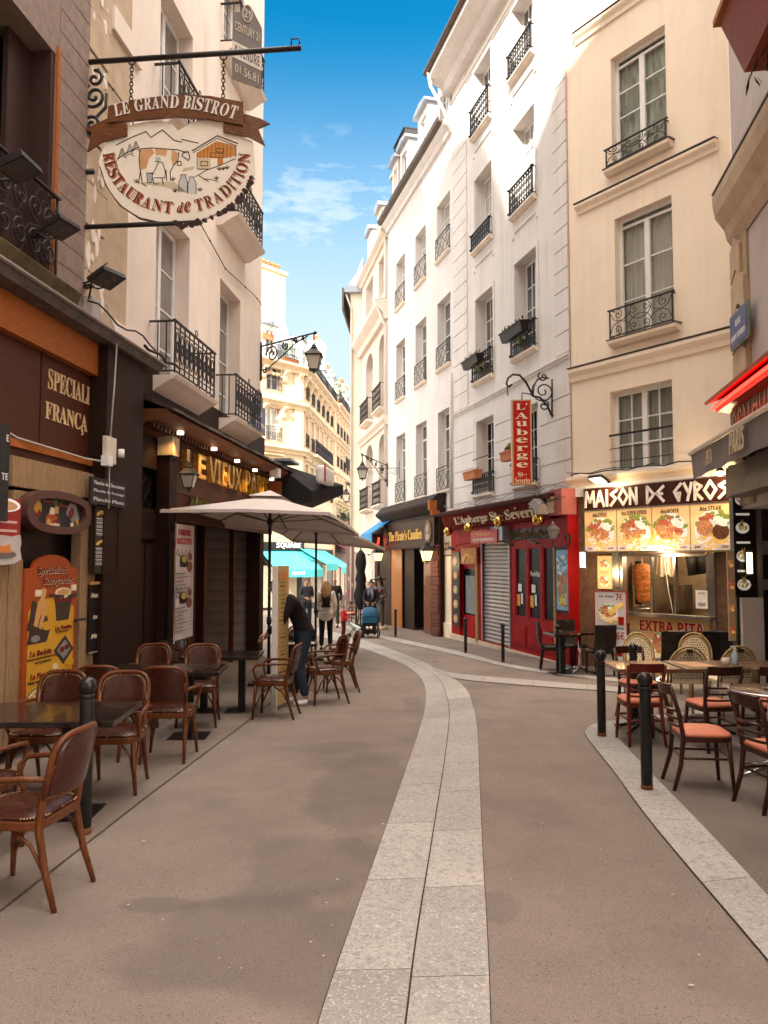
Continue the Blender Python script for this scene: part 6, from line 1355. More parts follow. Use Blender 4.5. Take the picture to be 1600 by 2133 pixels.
zca = FL0.px(270, 812, -.7)[1]; zcb = FL0.px(262, 800, -.2)[1]; CORN = wood('canopy_wood', (.16, .060, .022), .6, .35, (1.2, 12, 12))
def cy(x): return -.62
mb = MB(); mb.profile([(-.1, zca - .20), (-.24, zca - .18), (-.30, zca - .12), (-.50, zca - .10), (-.62, zca - .06), (-.66, zca), (-.62, zca + .05), (-.1, zca + .06)], .02, xL2b + .55); mb.build('cornice', CORN, vp)
mb = MB(); n = int((xL2b + .3) / .14)
for k in range(n): mb.box(.1 + k * .14, .17 + k * .14, -.40, -.25, zca - .185, zca - .12)
mb.build('dentil', WBR, vp)
mb = MB(); rr = random.Random(6); n = 44; vs = []
for k in range(n + 1):
    x = (xL2b + .6) * k / n; j = rr.uniform(-.02, .02); vs += [(x, -.72 + j, zca + .05 + rr.uniform(-.015, .015)), (x, -.002, zca + .40 + j), (x, -.72 + j, zca + .02), (x, -.002, zca + .3)]
fs = []
for k in range(n): b0 = 4 * k; fs += [(b0, b0 + 4, b0 + 5, b0 + 1), (b0 + 2, b0 + 3, b0 + 7, b0 + 6), (b0 + 2, b0 + 6, b0 + 4, b0)]
fs += [(0, 1, 3, 2), (4 * n, 4 * n + 2, 4 * n + 3, 4 * n + 1)]
mb.add(vs, fs); mb.build('canopy_roof', mat('mossy_roof', (.085, .06, .05), .9, .45, 6, .5, 30), vp)
# little cornice spots
for k, (a, b_) in enumerate(((376, 905), (446, 938), (494, 963), (531, 982), (566, 1001))):
    x, z = FL0.px(a, b_, -.5); mb = MB(); mb.lathe([(.05, 0), (.05, .05)], (x, -.5, z), 10); o = mb.build('downlight', LAMPW, vp)
    spot(FL0.at(x, z - .02, -.52) @ Matrix.Rotation(R_(28), 4, 'X'), 5, (1, .62, .25), R_(95))
mb = MB(); x, z = FL0.px(358, 915, -.3); mb.box(x - .1, x + .16, -.36, -.12, z - .25, z + .2); mb.build('alarm_box', mat('alarm_cream', (.60, .46, .30), .5), vp)
# end pilaster and black rolled awning
x0 = FL0.x(561, -.1, 1000); mb = MB(); mb.box(xL2b + .08, xL2b + .28, -.5, .1, zca - .85, zca - .2); mb.build('end_bracket', WOR, vp)
ba = thing('rolled_awning', 'black folded awning with white side plate at the far end of the dark restaurant', 'awning', FL0.at(xL2b + .1, 0, -.1)); z = FL0.px(600, 985, -.6)[1]
mb = MB(); mb.add([(0, -.2, z + .25), (2.2, -.2, z + .25), (2.2, -1.5, z - .1), (0, -1.1, z - .45), (0, -.2, z - .9), (2.2, -.2, z - .9), (2.2, -1.5, z - .35), (0, -1.1, z - .7)], [(0, 1, 2, 3), (4, 7, 6, 5), (3, 2, 6, 7), (0, 3, 7, 4), (1, 5, 6, 2), (0, 4, 5, 1)]); mb.build('cloth', mat('black_awning_cloth', (.012, .010, .010), .8), ba)
mb = MB(); mb.T = Matrix.Translation((.3, -1.25, z - .22)); mb.box(.0, 1.3, -.12, .12, .0, .42); mb.build('side_plate', WHT, ba, bevel=.08); mb = MB(); mb.box(.12, .2, -1.40, -1.372, z - .22, z + .2); mb.build('red_stripe', SRED, ba); mb = MB(); mb.box(.05, 1.0, -.6, -.2, z + .27, z + .33); mb.build('support_bar', ZINC, ba)
x, z = FL0.px(583, 985, -.7); mb = MB(); sn = thing('sensor_box', 'small white sensor box at the end of the gilt lettered front', 'box', FL0.at(x, z, -.6)); mb.box(-.12, .12, -.1, .1, -.1, .1); mb.build('case', WHT, sn, bevel=.01); mb = MB(); mb.box(-.05, .05, .1, .2, -.03, .03); mb.build('bracket', IRON, sn)
wl_ = wall_lamp(394, 1018, -.55, .62, 'white glazed wall lantern beside the gilt letters of the dark restaurant', False, 1.2, FL0)
ivy = thing('ivy_branch', 'trailing ivy under the wall lantern on the dark restaurant', 'plant', FL0.at(*FL0.px(405, 1048, -.25), -.25)); mb = MB(); leaf_tuft(mb, -.3, .8, 0, -.15, .3, 90, rgp, .05); mb.build('foliage', LEAF, ivy); mb = MB(); mb.tube([(-.3, 0, .1), (.2, .02, -.05), (.8, .0, -.1)], .012, 5); mb.build('stem', WDK, ivy)
def d_fondue(mb, w, h):
    mb.mat(0).text('FONDUES', 0, h * .93, w * .62, h * .055, -.001, .006, 'bold'); mb.text('RACLETTES', 0, h * .855, w * .7, h * .055, -.001, .006, 'bold')
    for zc in (.68, .36):
        mb.mat(2).disc(-.02 * w, h * zc, w * .2, -.006, -.001, 14, h * .055); mb.box(-w * .2, w * .16, -.006, -.001, h * (zc - .05), h * zc); mb.mat(3).disc(0, h * (zc + .015), w * .12, -.010, -.005, 10, h * .03); mb.mat(4).disc(w * .28, h * (zc - .05), w * .14, -.007, -.001, 12, h * .05); mb.disc(w * .3, h * (zc + .04), w * .1, -.008, -.001, 12, h * .035)
        mb.mat(2)
        for k in range(5): mb.strip([(w * (.05 - .1 * k / 3), h * (zc + .02)), (w * (.3 - .22 * k), h * (zc + .1))], .012, -.005, -.001)
    mb.mat(1)
    for zc in (.57, .27):
        for k in range(7): z = h * (zc - .033 * k); mb.box(-w * .42, w * (.1 + .12 * math.sin(k * 2.1)), -.004, -.001, z, z + h * .006); mb.box(w * .36, w * .42, -.004, -.001, z, z + h * .006); mb.box(-w * .42, w * .0, -.0035, -.001, z - h * .012, z - h * .009)
poster('menu_banner', FL0, 361, 1093, 1330, 403, -.42, 'tall white banner reading fondues raclettes in the dark doorway', 'banner', mat('banner_white', (.62, .54, .52), .5, .05, 3), d_fondue, mats=[SRED, BLK, mat('pot_black', (.03, .025, .025), .4), mat('cheese', (.55, .42, .1), .5), mat('plate_brown', (.22, .08, .05), .5)], ref=382)
bn = C.objects['menu_banner']; mb = MB(); q = RL(358, 1088, 1338, 361, -.43); mb.box(-.58 * (FL0.x(403, -.42, 1210) - FL0.x(361, -.42, 1210)), -.5 * (FL0.x(403, -.42, 1210) - FL0.x(361, -.42, 1210)) - .004, -.04, .04, -.03, q[3] - q[2] - .0); mb.build('edge_trim', CHR, bn)
# ------------------------------------------------------------------ nearest left house: timber clad
l1 = thing('timber_clad_house', 'brown timber clad house front with flaking corner stones beside the hanging bistro sign', 'building', FL0.M)
xw0 = -8.5; qx0, qx1 = FL0.x(169, 0, 400), FL0.x(213, 0, 400)
zl = FL0.px(260, 750, 0)[1]; wz1 = FL0.px(110, 105, -.06)[1]; wz0 = FL0.px(60, 565, -.06)[1]; wx1 = FL0.x(112, -.06, 300); wx0 = wx1 - 2.1
mb = MB(); mb.T = Matrix.Translation((0, -.06, 0)); mb.wall(xw0, qx0, zl - .6, 24, [(wx0, wx1, wz0, wz1, .5)], .5); mb.T = Matrix(); mb.quad((xw0, -.06, 24), (0, -.06, 24), (0, 9, 24), (xw0, 9, 24)); mb.quad((xw0, -.06, -1), (xw0, -.06, 24), (xw0, 9, 24), (xw0, 9, -1)); mb.quad((xw0, 9, -1), (xw0, 9, 24), (0, 9, 24), (0, 9, -1)); mb.quad((0, 0, 12), (0, 9, 12), (0, 9, 24), (0, 0, 24)); mb.build('cladding', WLIL, l1)
mb = MB(); w = wx1 - qx0
for k in range(42): z = zl + .1 + k * .27; mb.box(wx1 + .07, qx0 - .002, -.066, -.0605, z, z + .255)
mb.build('cladding_board', WLIL, l1)
mb = MB(); mb.box(wx1 - .001, wx1 + .06, -.09, -.061, wz0, wz1 + .1); mb.box(wx0, wx1 + .06, -.09, -.061, wz1, wz1 + .1) if False else None; mb.build('window_trim', WOR, l1)
wd_ = window(l1, wx0, wx1, wz0, wz1, .42, 2, 2, fr=wood('purple_brown_frame', (.035, .015, .012), .4, .3), gl=mat('dusk_glass', (.055, .038, .034), .08, .7, .8, spec=.8), fw=.12, bar=.06)
mb = MB(); mb.box(wx1 - .5, wx1 - .002, .2, .26, wz0, wz1); mb.box(wx1 - .08, wx1 - .001, -.05, .2, wz0, wz1); mb.build('shutter_leaf', wood('purple_brown_shutter', (.05, .026, .022), .4, .2), l1)
# quoins with gaps
mb = MB(); z = zl - .3; k = 0
while z < 20.5:
    h = .56; a = .03 if k % 2 else 0; mb.box(qx0 + .004, qx1 - (.02 if k % 2 else -.06), -.05 - a * .5, .3, z, z + h - .03); z += h; k += 1
mb.box(qx0 + .004, 0, -.012, .3, zl - .5, 20.9); mb.build('corner_stone', STN2, l1)
mb = MB(); rr = random.Random(12)
for k in range(60):
    x = rr.uniform(qx0, qx1); z = rr.uniform(zl, 13); r_ = rr.uniform(.03, .12); mb.prism([(x + r_ * math.cos(a) * rr.uniform(.4, 1) * .7, z + r_ * math.sin(a) * rr.uniform(.6, 1.6)) for a in [j * .9 for j in range(7)]], -.058 - k * 2e-4, -.01)
mb.build('flaking_render', PLL, l1)
railx = (wx0 + .1, wx1 - .03); rb_ = railing(l1, railx[0], railx[1], wz0 + .02, wz0 + 1.0, 'scroll', -.14)
mb = MB()
for k in range(7):
    c_ = railx[0] + (railx[1] - railx[0]) * (k + .5) / 7
    for sg, oz in ((1, .3), (-1, .68)): mb.tube([(p[0], -.14, p[1]) for p in spiral(c_, wz0 + oz, .15, sg * 1.5, 1.5, 16, sg)], .012, 5)
mb.build('railing_scroll', IRON, l1)
mb = MB(); mb.profile([(-.065, wz0 - .3), (-.3, wz0 - .22), (-.36, wz0 - .06), (-.3, wz0 - .01), (-.065, wz0)], wx0 - .3, FL0.x(142, -.2, 640)); mb.build('mossy_ledge', mat('mossy_stone', (.10, .075, .035), .95, .5, 5, .8, 20), l1)
# shop front of the nearest house
bf = thing('bistro_front', 'brown bistro front with painted fascia and pale worn posts, nearest on the terrace side', 'shop front', FL0.M)
g1 = -.4
mb = MB(); mb.box(xw0, -.02, -.1, .2, g1 - .3, zl - .2); mb.build('backing_wall', mat('black_brown', (.022, .014, .011), .4, .3, 5), bf)
oz1 = FL0.px(100, 662, -.25)[1]; oz0 = FL0.px(100, 735, -.25)[1]; pxr = FL0.x(187, -.2, 800); pxe = FL0.x(250, -.1, 900)
mb = MB(); mb.box(xw0, pxr, -.3, -.101, oz0, oz1); mb.build('upper_fascia', WOR, bf)
mb = MB(); mb.profile([(-.101, oz1 + .003), (-.5, oz1 + .003), (-.56, oz1 + .09), (-.06, oz1 + .34), (-.06, oz1 + .2)], xw0, .05); mb.build('zinc_ledge', mat('dark_zinc', (.10, .085, .08), .5, .4, 6), bf)
mb = MB(); mb.tube([(xw0, -.57, oz1 + .1), (.1, -.57, oz1 + .1)], .025, 6); mb.build('ledge_pipe', mat('ledge_grey', (.20, .16, .135), .6, .3, 5), bf)
mb = MB(); mb.tube([(-.6 + k * .2, -.55 + .04 * math.sin(k * 2), oz1 + .2 + .04 * math.sin(k * 3.1)) for k in range(7)], .02, 5); mb.tube([(-2 + k * .25, -.48, oz1 + .32 + .05 * math.sin(k * 1.4)) for k in range(9)], .012, 5); mb.build('cable', BLK, bf)
pz1 = oz0 - .01; pz0 = FL0.px(100, 935, -.2)[1]
mb = MB(); xs_ = FL0.x(84, -.2, 830); mb.box(xw0, xs_ - .015, -.2, -.102, pz0, pz1); mb.box(xs_ + .015, pxr, -.2, -.102, pz0, pz1); fa_ = mb.build('painted_fascia', WBR, bf)
mb = MB(); x0, x1, z0, z1 = RL(100, 766, 809, 188, -.2); mb.text('SPÉCIALI'.replace('É', 'E'), x0 + .0, (z0 + z1) / 2, x1 - x0 - .01, z1 - z0, -.2, .008, 'serif', 'l'); x0, x1, z0, z1 = RL(94, 835, 880, 182, -.2); mb.text('FRANÇA', x0, (z0 + z1) / 2, x1 - x0, (z1 - z0) * 1.05, -.2, .008, 'serif', 'l'); mb.build('lettering', mat('straw_letter', (.70, .50, .26), .5), fa_)
mb = MB(); mb.box(xw0, pxr, -.26, -.102, pz0 - .08, pz0 - .003); mb.build('fascia_moulding', WOR, bf)
mb = MB(); mb.box(pxr + .002, pxe, -.42, -.102, g1, oz1); mb.build('pilaster', WDK, bf)
mb = MB(); bz1 = pz0 - .085; bz0 = FL0.px(100, 985, -.2)[1]; mb.box(xw0, pxr, -.22, -.102, bz0, bz1); mb.build('beam', WBR, bf)
def worn(a, t, b_, a2, d=-.3, th=.1, ref=None): x0, x1, z0, z1 = RL(a, t, b_, a2, d, ref); m = MB(); m.box(x0, x1, d, d + th, z0, z1); return m.build('worn_board', WLT, bf, bevel=.006)
worn(26, 948, 1012, 197, -.34, .08); worn(166, 1040, 1480, 197, -.33, .12); worn(14, 1165, 1560, 43, -.33, .12); worn(-70, 1100, 1600, 12, -.33, .12); worn(30, 1020, 1060, 64, -.34, .1)
mb = MB()
for (a, b_) in ((20, 30), (196, 200)): pass
x0, x1, z0, z1 = RL(200, 1190, 1440, 226, -.25); mb.box(x0, x1, -.27, -.2, z0 - .3, z1 + .8); mb.build('worn_post', wood('ochre_post', (.22, .105, .03), .6, .4), bf)
# boards and menus on that front, each hung on it
mpal = [mat('sign_yellow', (.58, .30, .022), .45, .1, 4), mat('sign_orange', (.34, .062, .012), .45, .15, 3), mat('sign_maroon', (.16, .015, .012), .5), mat('sign_char', (.05, .03, .022), .5), mat('sign_bread', (.56, .30, .1), .5), mat('sign_cream', (.72, .60, .40), .5), mat('sign_steel', (.22, .21, .2), .4)]
x0, x1, z0, z1 = RL(48, 1172, 1520, 158, -.36); w, h = x1 - x0, z1 - z0
sv = thing('savoyard_board', 'tall orange arched menu board of savoyard specialities standing by the bistro wall', 'menu board', FL0.at((x0 + x1) / 2, z0, -.36))
arch = [(-w / 2, 0), (w / 2, 0), (w / 2, h * .96), (w * .42, h * .965)] + [(w * .36 * math.cos(t), h * .965 + h * .085 * math.sin(t)) for t in [math.pi * k / 14 for k in range(15)]] + [(-w * .42, h * .965), (-w / 2, h * .96)]
mb = MB(); mb.prism(arch, 0, .04); mb.build('board', mpal[1], sv)
mb = MB(); mb.mat(0).prism([(x * .86, .06 + z * .78) for x, z in [(-w / 2, 0), (w / 2, 0), (w / 2, h * .85), (w * .3, h * .93), (0, h * .95), (-w * .3, h * .93), (-w / 2, h * .85)]], -.004, -.0005)
T_ = lambda s, x, z, ww, hh, m=2, f='serifi', y=-.005: mb.mat(m).text(s, w * x, h * z, w * ww, h * hh, y, .006, f)
for dx, m in ((.008, 5), (0, 2)):
    T_('Spécialités', -.02 + dx, .945 - dx * .5, .56, .058, m, 'boldi', -.005 - (.002 if m == 2 else 0)); T_('Savoyardes', .1 + dx, .878 - dx * .5, .58, .06, m, 'boldi', -.005 - (.002 if m == 2 else 0))
T_('La Fondue', .22, .575, .34, .03); T_('Cheese', .2, .55, .24, .014, 3, ''); T_('La Raclette', -.2, .44, .4, .036); T_('Cheese served with pork meat', -.16, .405, .56, .018, 3, ''); T_('and potatoes', -.15, .38, .3, .018, 3, ''); T_('La Pierrade', -.18, .30, .4, .036); T_('Meat on a hot stone', -.18, .265, .46, .018, 3, ''); T_('La Tartiflette', .18, .20, .42, .034); T_('Potatoes, cheese', .18, .17, .36, .016, 3, '')
# fondue pot, raclette and bread, hot stone, tartiflette: flat painted shapes
mb.mat(3).prism([(w * .08, h * .62), (w * .32, h * .62), (w * .36, h * .7), (w * .40, h * .79), (w * .02, h * .79), (w * .06, h * .7)], -.006, -.001); mb.mat(2).prism([(w * .05, h * .74), (w * .37, h * .74), (w * .40, h * .79), (w * .02, h * .79)], -.008, -.002); mb.mat(5).disc(w * .2, h * .80, w * .16, -.009, -.002, 14, h * .035); mb.mat(4).disc(w * .2, h * .805, w * .12, -.011, -.003, 12, h * .022); mb.mat(3).strip([(-w * .05, h * .79), (w * .2, h * .775)], .03, -.012, -.004); mb.strip([(w * .3, h * .77), (w * .46, h * .78)], .04, -.012, -.004)
mb.mat(3).prism([(-w * .44, h * .5), (-w * .1, h * .5), (-w * .03, h * .58), (-w * .1, h * .66), (-w * .28, h * .68), (-w * .4, h * .6)], -.006, -.001); mb.mat(4).strip([(-w * .30, h * .62), (-w * .16, h * .82)], .075, -.008, -.002); mb.strip([(-w * .22, h * .60), (-w * .13, h * .74)], .06, -.010, -.003); mb.mat(3).strip([(-w * .4, h * .6), (-w * .33, h * .74)], .09, -.009, -.002); mb.mat(0).disc(-w * .1, h * .6, w * .09, -.011, -.004, 10, h * .03); mb.mat(6).disc(-w * .3, h * .53, w * .08, -.008, -.002, 10, h * .022)
mb.mat(3).prism([(w * .04, h * .43), (w * .26, h * .52), (w * .44, h * .42), (w * .24, h * .33)], -.006, -.001); mb.mat(6).prism([(w * .1, h * .43), (w * .26, h * .49), (w * .38, h * .425), (w * .24, h * .365)], -.008, -.002); mb.mat(2).disc(w * .2, h * .43, w * .05, -.010, -.003, 8, h * .02); mb.disc(w * .3, h * .44, w * .05, -.0105, -.003, 8, h * .018); mb.mat(0).disc(w * .36, h * .335, w * .09, -.009, -.002, 10, h * .03); mb.mat(5).disc(w * .08, h * .33, w * .05, -.009, -.002, 8, h * .02); mb.disc(w * .15, h * .29, w * .05, -.009, -.002, 8, h * .02)
mb.mat(3).disc(-w * .22, h * .16, w * .22, -.006, -.001, 16, h * .065); mb.mat(5).disc(-w * .22, h * .165, w * .19, -.008, -.002, 16, h * .054); mb.mat(0)
for k in range(9): mb.disc(-w * .22 + w * .13 * math.cos(k * .7), h * .165 + h * .034 * math.sin(k * .7), w * .035, -.0095 - k * 1e-4, -.003, 7, h * .01)
mb.mat(5).box(-w * .32, -w * .2, -.008, -.001, h * .79, h * .83); mb.box(w * .36, w * .46, -.013, -.001, h * .81, h * .85)
mb.build('painting', mpal, sv); mb = MB(); mb.box(w * .42, w * .62, -.05, -.01, h * .6, h * .615); mb.build('latch', IRON, sv)
# oval framed chalk picture
x0, x1, z0, z1 = RL(45, 1012, 1108, 180, -.4); w, h = x1 - x0, z1 - z0
ov = thing('oval_sign', 'rounded dark chalk picture in a thick brown frame above the savoyard board', 'sign', FL0.at((x0 + x1) / 2, z0 + h / 2, -.4))
se = lambda a, rx, rz, e=2.6: (rx * math.copysign(abs(math.cos(a)) ** (2 / e), math.cos(a)), rz * math.copysign(abs(math.sin(a)) ** (2 / e), math.sin(a)))
mb = MB(); N_ = 36; o1 = [se(k * 2 * math.pi / N_, w / 2, h / 2) for k in range(N_)]; o2 = [se(k * 2 * math.pi / N_, w / 2 - .11, h / 2 - .08) for k in range(N_)]
vs = [(x, -.06, z) for x, z in o1] + [(x, -.06, z) for x, z in o2] + [(x, .05, z) for x, z in o1] + [(x, .0, z) for x, z in o2]
fs = []
for k in range(N_): j = (k + 1) % N_; fs += [(k, j, N_ + j, N_ + k), (k, 2 * N_ + k, 2 * N_ + j, j), (N_ + k, N_ + j, 3 * N_ + j, 3 * N_ + k)]
mb.add(vs, fs); mb.build('frame', wood('plum_frame', (.10, .045, .035), .5, .25), ov); mb = MB(); mb.prism(o2, -.004, .04); mb.build('panel', SLATEB, ov)
mb = MB(); mb.mat(0).prism([(-w * .40, -h * .02), (-w * .40, h * .15), (-w * .36, h * .22), (-w * .27, h * .22), (-w * .24, h * .15), (-w * .24, -h * .03), (-w * .27, h * .04), (-w * .31, -h * .06), (-w * .35, h * .03)], -.012, -.005); mb.mat(2).prism([(-w * .39, -h * .15), (-w * .26, -h * .15), (-w * .24, h * .0), (-w * .40, h * .0)], -.010, -.005); mb.mat(6).prism([(-w * .37, -h * .32), (-w * .27, -h * .32), (-w * .29, -h * .16), (-w * .36, -h * .16)], -.010, -.005)
mb.mat(5)
for k in range(5): mb.strip([(-w * (.38 - .03 * k), h * .24), (-w * (.40 - .03 * k), h * .36)], .008, -.008, -.005)
mb.mat(1).prism([(-w * .18, -h * .22), (-w * .05, -h * .27), (w * .02, -h * .1), (-w * .1, h * .0), (-w * .16, -h * .1)], -.009, -.005); mb.mat(5).prism([(-w * .12, -h * .06), (-w * .04, -h * .04), (-w * .04, h * .1), (-w * .1, h * .12)], -.012, -.005); mb.mat(5).disc(-w * .06, -h * .28, w * .11, -.008, -.005, 14, h * .06); mb.mat(2).disc(w * .0, -h * .2, w * .05, -.012, -.005, 10, h * .05); mb.mat(4).disc(-w * .13, -h * .24, w * .03, -.013, -.005, 8)
mb.mat(4).box(-w * .03, w * .02, -.010, -.005, -h * .02, h * .15); mb.mat(7).box(-w * .05, w * .0, -.009, -.005, h * .12, h * .3)
mb.mat(6).prism([(w * .14, -h * .0), (w * .25, -h * .2), (w * .37, -h * .1), (w * .3, h * .25), (w * .2, h * .28)], -.010, -.005); mb.mat(2)
for k in range(6): mb.disc(w * (.2 + .025 * (k % 3)), h * (-.05 + .08 * (k // 2)), w * .02, -.014, -.008, 7)
mb.mat(5).box(w * .22, w * .27, -.010, -.005, -h * .36, -h * .2); mb.mat(8).box(w * .31, w * .35, -.011, -.005, -h * .3, -h * .2); mb.mat(0).disc(w * .33, -h * .17, w * .025, -.012, -.005, 8)
mb.mat(1).text('Fondue', -w * .12, h * .26, w * .2, h * .1, -.005, .003, 'script'); mb.text('Pierrade', w * .12, h * .2, w * .2, h * .1, -.005, .003, 'script')
mb.build('painting', mpal + [mat('bottle_green', (.05, .12, .04), .4), mat('salt_blue', (.08, .35, .5), .4)], ov)
def d_chalk(lines, f='', hs=None, col=0):
    def go(mb, w, h):
        n = len(lines)
        for i, s in enumerate(lines): mb.mat(col).text(s, 0, h * (1 - (i + .6) / (n + .2)), w * .86, h / n * .42, -.001, .004, f)
    return go
poster('chalk_plank', FL0, 190, 992, 1048, 263, -.46, 'charcoal plank chalked with three kinds of planche, above the green menu', 'menu board', SLATEB, d_chalk(('Planche de Charcuterie', 'Planche de Fromage', 'Planche Mixte'), ''), mats=[CHALK], th=.03)
def d_gmenu(mb, w, h):
    for zc in (.86, .42):
        mb.mat(1).prism([(w * .36 * math.cos(t), h * zc + h * .09 * math.sin(t)) for t in [math.pi * k / 10 for k in range(11)]] + [(w * .26 * math.cos(t), h * zc + h * .05 * math.sin(t)) for t in [math.pi * k / 10 for k in range(10, -1, -1)]], -.005, -.001)
        if zc > .8: mb.mat(1).disc(0, h * .90, w * .2, -.006, -.001, 10, h * .03)
        mb.mat(0)
        for k in range(5): z = h * (zc - .05 - .055 * k); mb.box(-w * .38, w * (.1 + .12 * math.sin(k * 2.3)), -.004, -.001, z, z + h * .012); mb.box(-w * .34, w * .0, -.004, -.001, z - h * .02, z - h * .013); mb.box(w * .3, w * .36, -.004, -.001, z, z + h * .012)
    mb.mat(2); mb.box(-w / 2, w / 2, -.03, -.001, h * .97, h); mb.box(-w / 2, w / 2, -.03, -.001, 0, h * .03); mb.box(-w / 2, -w * .45, -.03, -.001, h * .03, h * .97); mb.box(w * .45, w / 2, -.03, -.001, h * .03, h * .97)
poster('framed_menu', FL0, 192, 1052, 1196, 244, -.40, 'dark framed menu with gilt arches between the chalk plank and the fondue poster', 'menu board', mat('green_black', (.03, .032, .02), .5), d_gmenu, mats=[CHALK, GOLD, WDK])
def d_fposter(mb, w, h):
    mb.mat(5).text('Fondue', -w * .22, h * .84, w * .42, h * .07, -.001, .004, 'boldi', slant=.2); mb.text('Raclette', -w * .1, h * .52, w * .5, h * .06, -.001, .004, 'boldi'); mb.text('Pierrade', -w * .12, h * .24, w * .56, h * .07, -.001, .004, 'boldi', slant=.1)
    mb.mat(0).prism([(w * .05, h * .86), (w * .05, h * .93), (w * .38, h * .93), (w * .38, h * .86), (w * .3, h * .82), (w * .14, h * .82)], -.006, -.001); mb.mat(2).box(w * .1, w * .33, -.005, -.001, h * .76, h * .84); mb.mat(6).prism([(w * .08, h * .6), (w * .34, h * .6), (w * .28, h * .75), (w * .14, h * .75)], -.005, -.001); mb.mat(2).disc(w * .1, h * .47, w * .09, -.006, -.001, 10, h * .035); mb.mat(0).disc(w * .25, h * .5, w * .1, -.007, -.001, 10, h * .05); mb.mat(7).disc(w * .2, h * .55, w * .06, -.0065, -.001, 8, h * .04); mb.mat(5).disc(w * .35, h * .44, w * .07, -.008, -.001, 10, h * .03)
    mb.mat(4).prism([(-w * .1, h * .12), (w * .3, h * .14), (w * .38, h * .28), (w * .05, h * .26)], -.006, -.001); mb.mat(2).disc(w * .1, h * .19, w * .05, -.009, -.002, 8, h * .02); mb.disc(w * .24, h * .22, w * .05, -.009, -.002, 8, h * .02); mb.mat(6).box(w * .1, w * .3, -.007, -.001, h * .04, h * .1)
    mb.mat(6); mb.box(w * .47, w / 2, -.02, -.001, 0, h); mb.box(-w / 2, w * .47, -.02, -.001, 0, h * .015); mb.mat(4).box(-w / 2, w / 2, -.025, -.001, h, h * 1.04)
poster('fondue_poster', FL0, 185, 1218, 1362, 240, -.36, 'black poster showing fondue, raclette and pierrade low beside the worn post', 'menu board', BLK, d_fposter, mats=mpal + [mat('bottle_green', (.05, .12, .04), .4)])
def d_red(mb, w, h): mb.mat(1).disc(w * .05, h * .86, w * .42, -.006, -.001, 16, h * .14); mb.mat(2).disc(w * .05, h * .85, w * .34, -.009, -.002, 16, h * .10); mb.mat(0); [mb.box(-w * .1, w * .4, -.004, -.001, h * z, h * (z + .05)) for z in (.5, .32, .1)]
poster('red_menu_card', FL0, -40, 1030, 1140, 43, -.44, 'dark red menu card with a soup bowl at the edge of the bistro front', 'menu board', mat('card_red', (.30, .02, .018), .5, .1, 4), d_red, mats=[mat('card_pink', (.66, .42, .36), .5), PLT, mat('soup', (.6, .34, .16), .5)])
cc = FL0.R(-40, 1110, 1178, 46, -.46); cs_ = thing('cup_shaped_sign', 'pale cut-out sign shaped like a frothy cup under the red card', 'sign', FL0.at((cc[0] + cc[1]) / 2, cc[2], -.46)); w, h = cc[1] - cc[0], cc[3] - cc[2]
mb = MB(); mb.prism([(-w * .5, h * .1), (-w * .1, 0), (w * .3, h * .04), (w * .5, h * .2), (w * .45, h * .5), (w * .48, h * .75), (w * .45, h), (w * .25, h * .93), (0, h * .97), (-w * .3, h * .9), (-w * .5, h)], 0, .03); mb.build('board', mat('cup_grey', (.50, .45, .42), .5), cs_); mb = MB(); mb.mat(0).disc(0, h * .35, w * .34, -.006, -.001, 16, h * .14); mb.mat(1).prism([(-w * .2, h * .4), (w * .2, h * .4), (w * .16, h * .7), (0, h * .6), (-w * .16, h * .72)], -.01, -.001); mb.build('painting', [mat('cup_dark', (.16, .13, .12), .5), mat('flame_orange', (.6, .2, .05), .5)], cs_)
poster('black_menu_panel', FL0, -60, 880, 1085, 19, -.5, 'black menu panel with chalk letters at the very edge of the bistro front', 'menu board', SLATEB, lambda mb, w, h: [mb.text(s, w * .46, h * z, None, h * .07, -.001, .004, 'bold', align='r') for s, z in (('E', .86), ('TE', .46))], mats=[CHALK], ref=0)
# white control box, cable, cctv
mc = thing('control_box', 'white electric box with a small camera on the dark pilaster', 'electric box', FL0.at(*FL0.px(229, 938, -.46), -.46)); mb = MB(); mb.box(-.12, .14, -.02, .04, -.16, .16); mb.build('case', mat('box_white', (.64, .56, .46), .5), mc, bevel=.01); mb = MB(); mb.box(-.16, -.04, -.06, .03, -.2, -.08); mb.lathe([(.04, 0), (.04, .1)], (.2, -.05, -.06), 8); mb.build('camera', WHT, mc)
mb = MB(); mb.tube([(.0, -.0, .1), (.04, -.02, .8), (.02, -.05, 1.35), (.05, .1, 1.8)], .011, 5); mb.tube([(-.05, 0, -.15), (-.4, .1, -.15), (-1.6, .2, -.1), (-2.2, .2, .02)], .011, 5); mb.tube([(.0, 0, -.15), (.0, .0, -.7)], .008, 5); mb.build('cable', mat('cable_white', (.52, .46, .40), .6), mc)
mj = thing('junction_box', 'pale grey junction box under the flat floodlight on the flaking corner stones', 'electric box', FL0.at(*FL0.px(192, 652, -.12), -.12)); mb = MB(); mb.box(-.12, .12, -.06, .06, -.18, .18); mb.build('case', mat('junction_grey', (.42, .37, .34), .5), mj, bevel=.01); mb = MB(); mb.tube([(-.1, -.03, -.15), (-.05, -.06, -.4), (.1, -.1, -.5), (.5, -.1, -.8)], .014, 5); mb.tube([(.05, 0, -.17), (.1, -.05, -.6), (.3, -.05, -.75)], .012, 5); mb.tube([(-.1, 0, .1), (-.2, -.1, .4), (-.05, -.2, .6)], .012, 5); mb.build('cable', BLK, mj)
def flood_l(px_, py_, d, label, s, rot=0): x, z = FL0.px(px_, py_, d); return floodlight(FL0.at(x, z, d) @ Matrix.Rotation(R_(rot), 4, 'Z'), label, False, s)
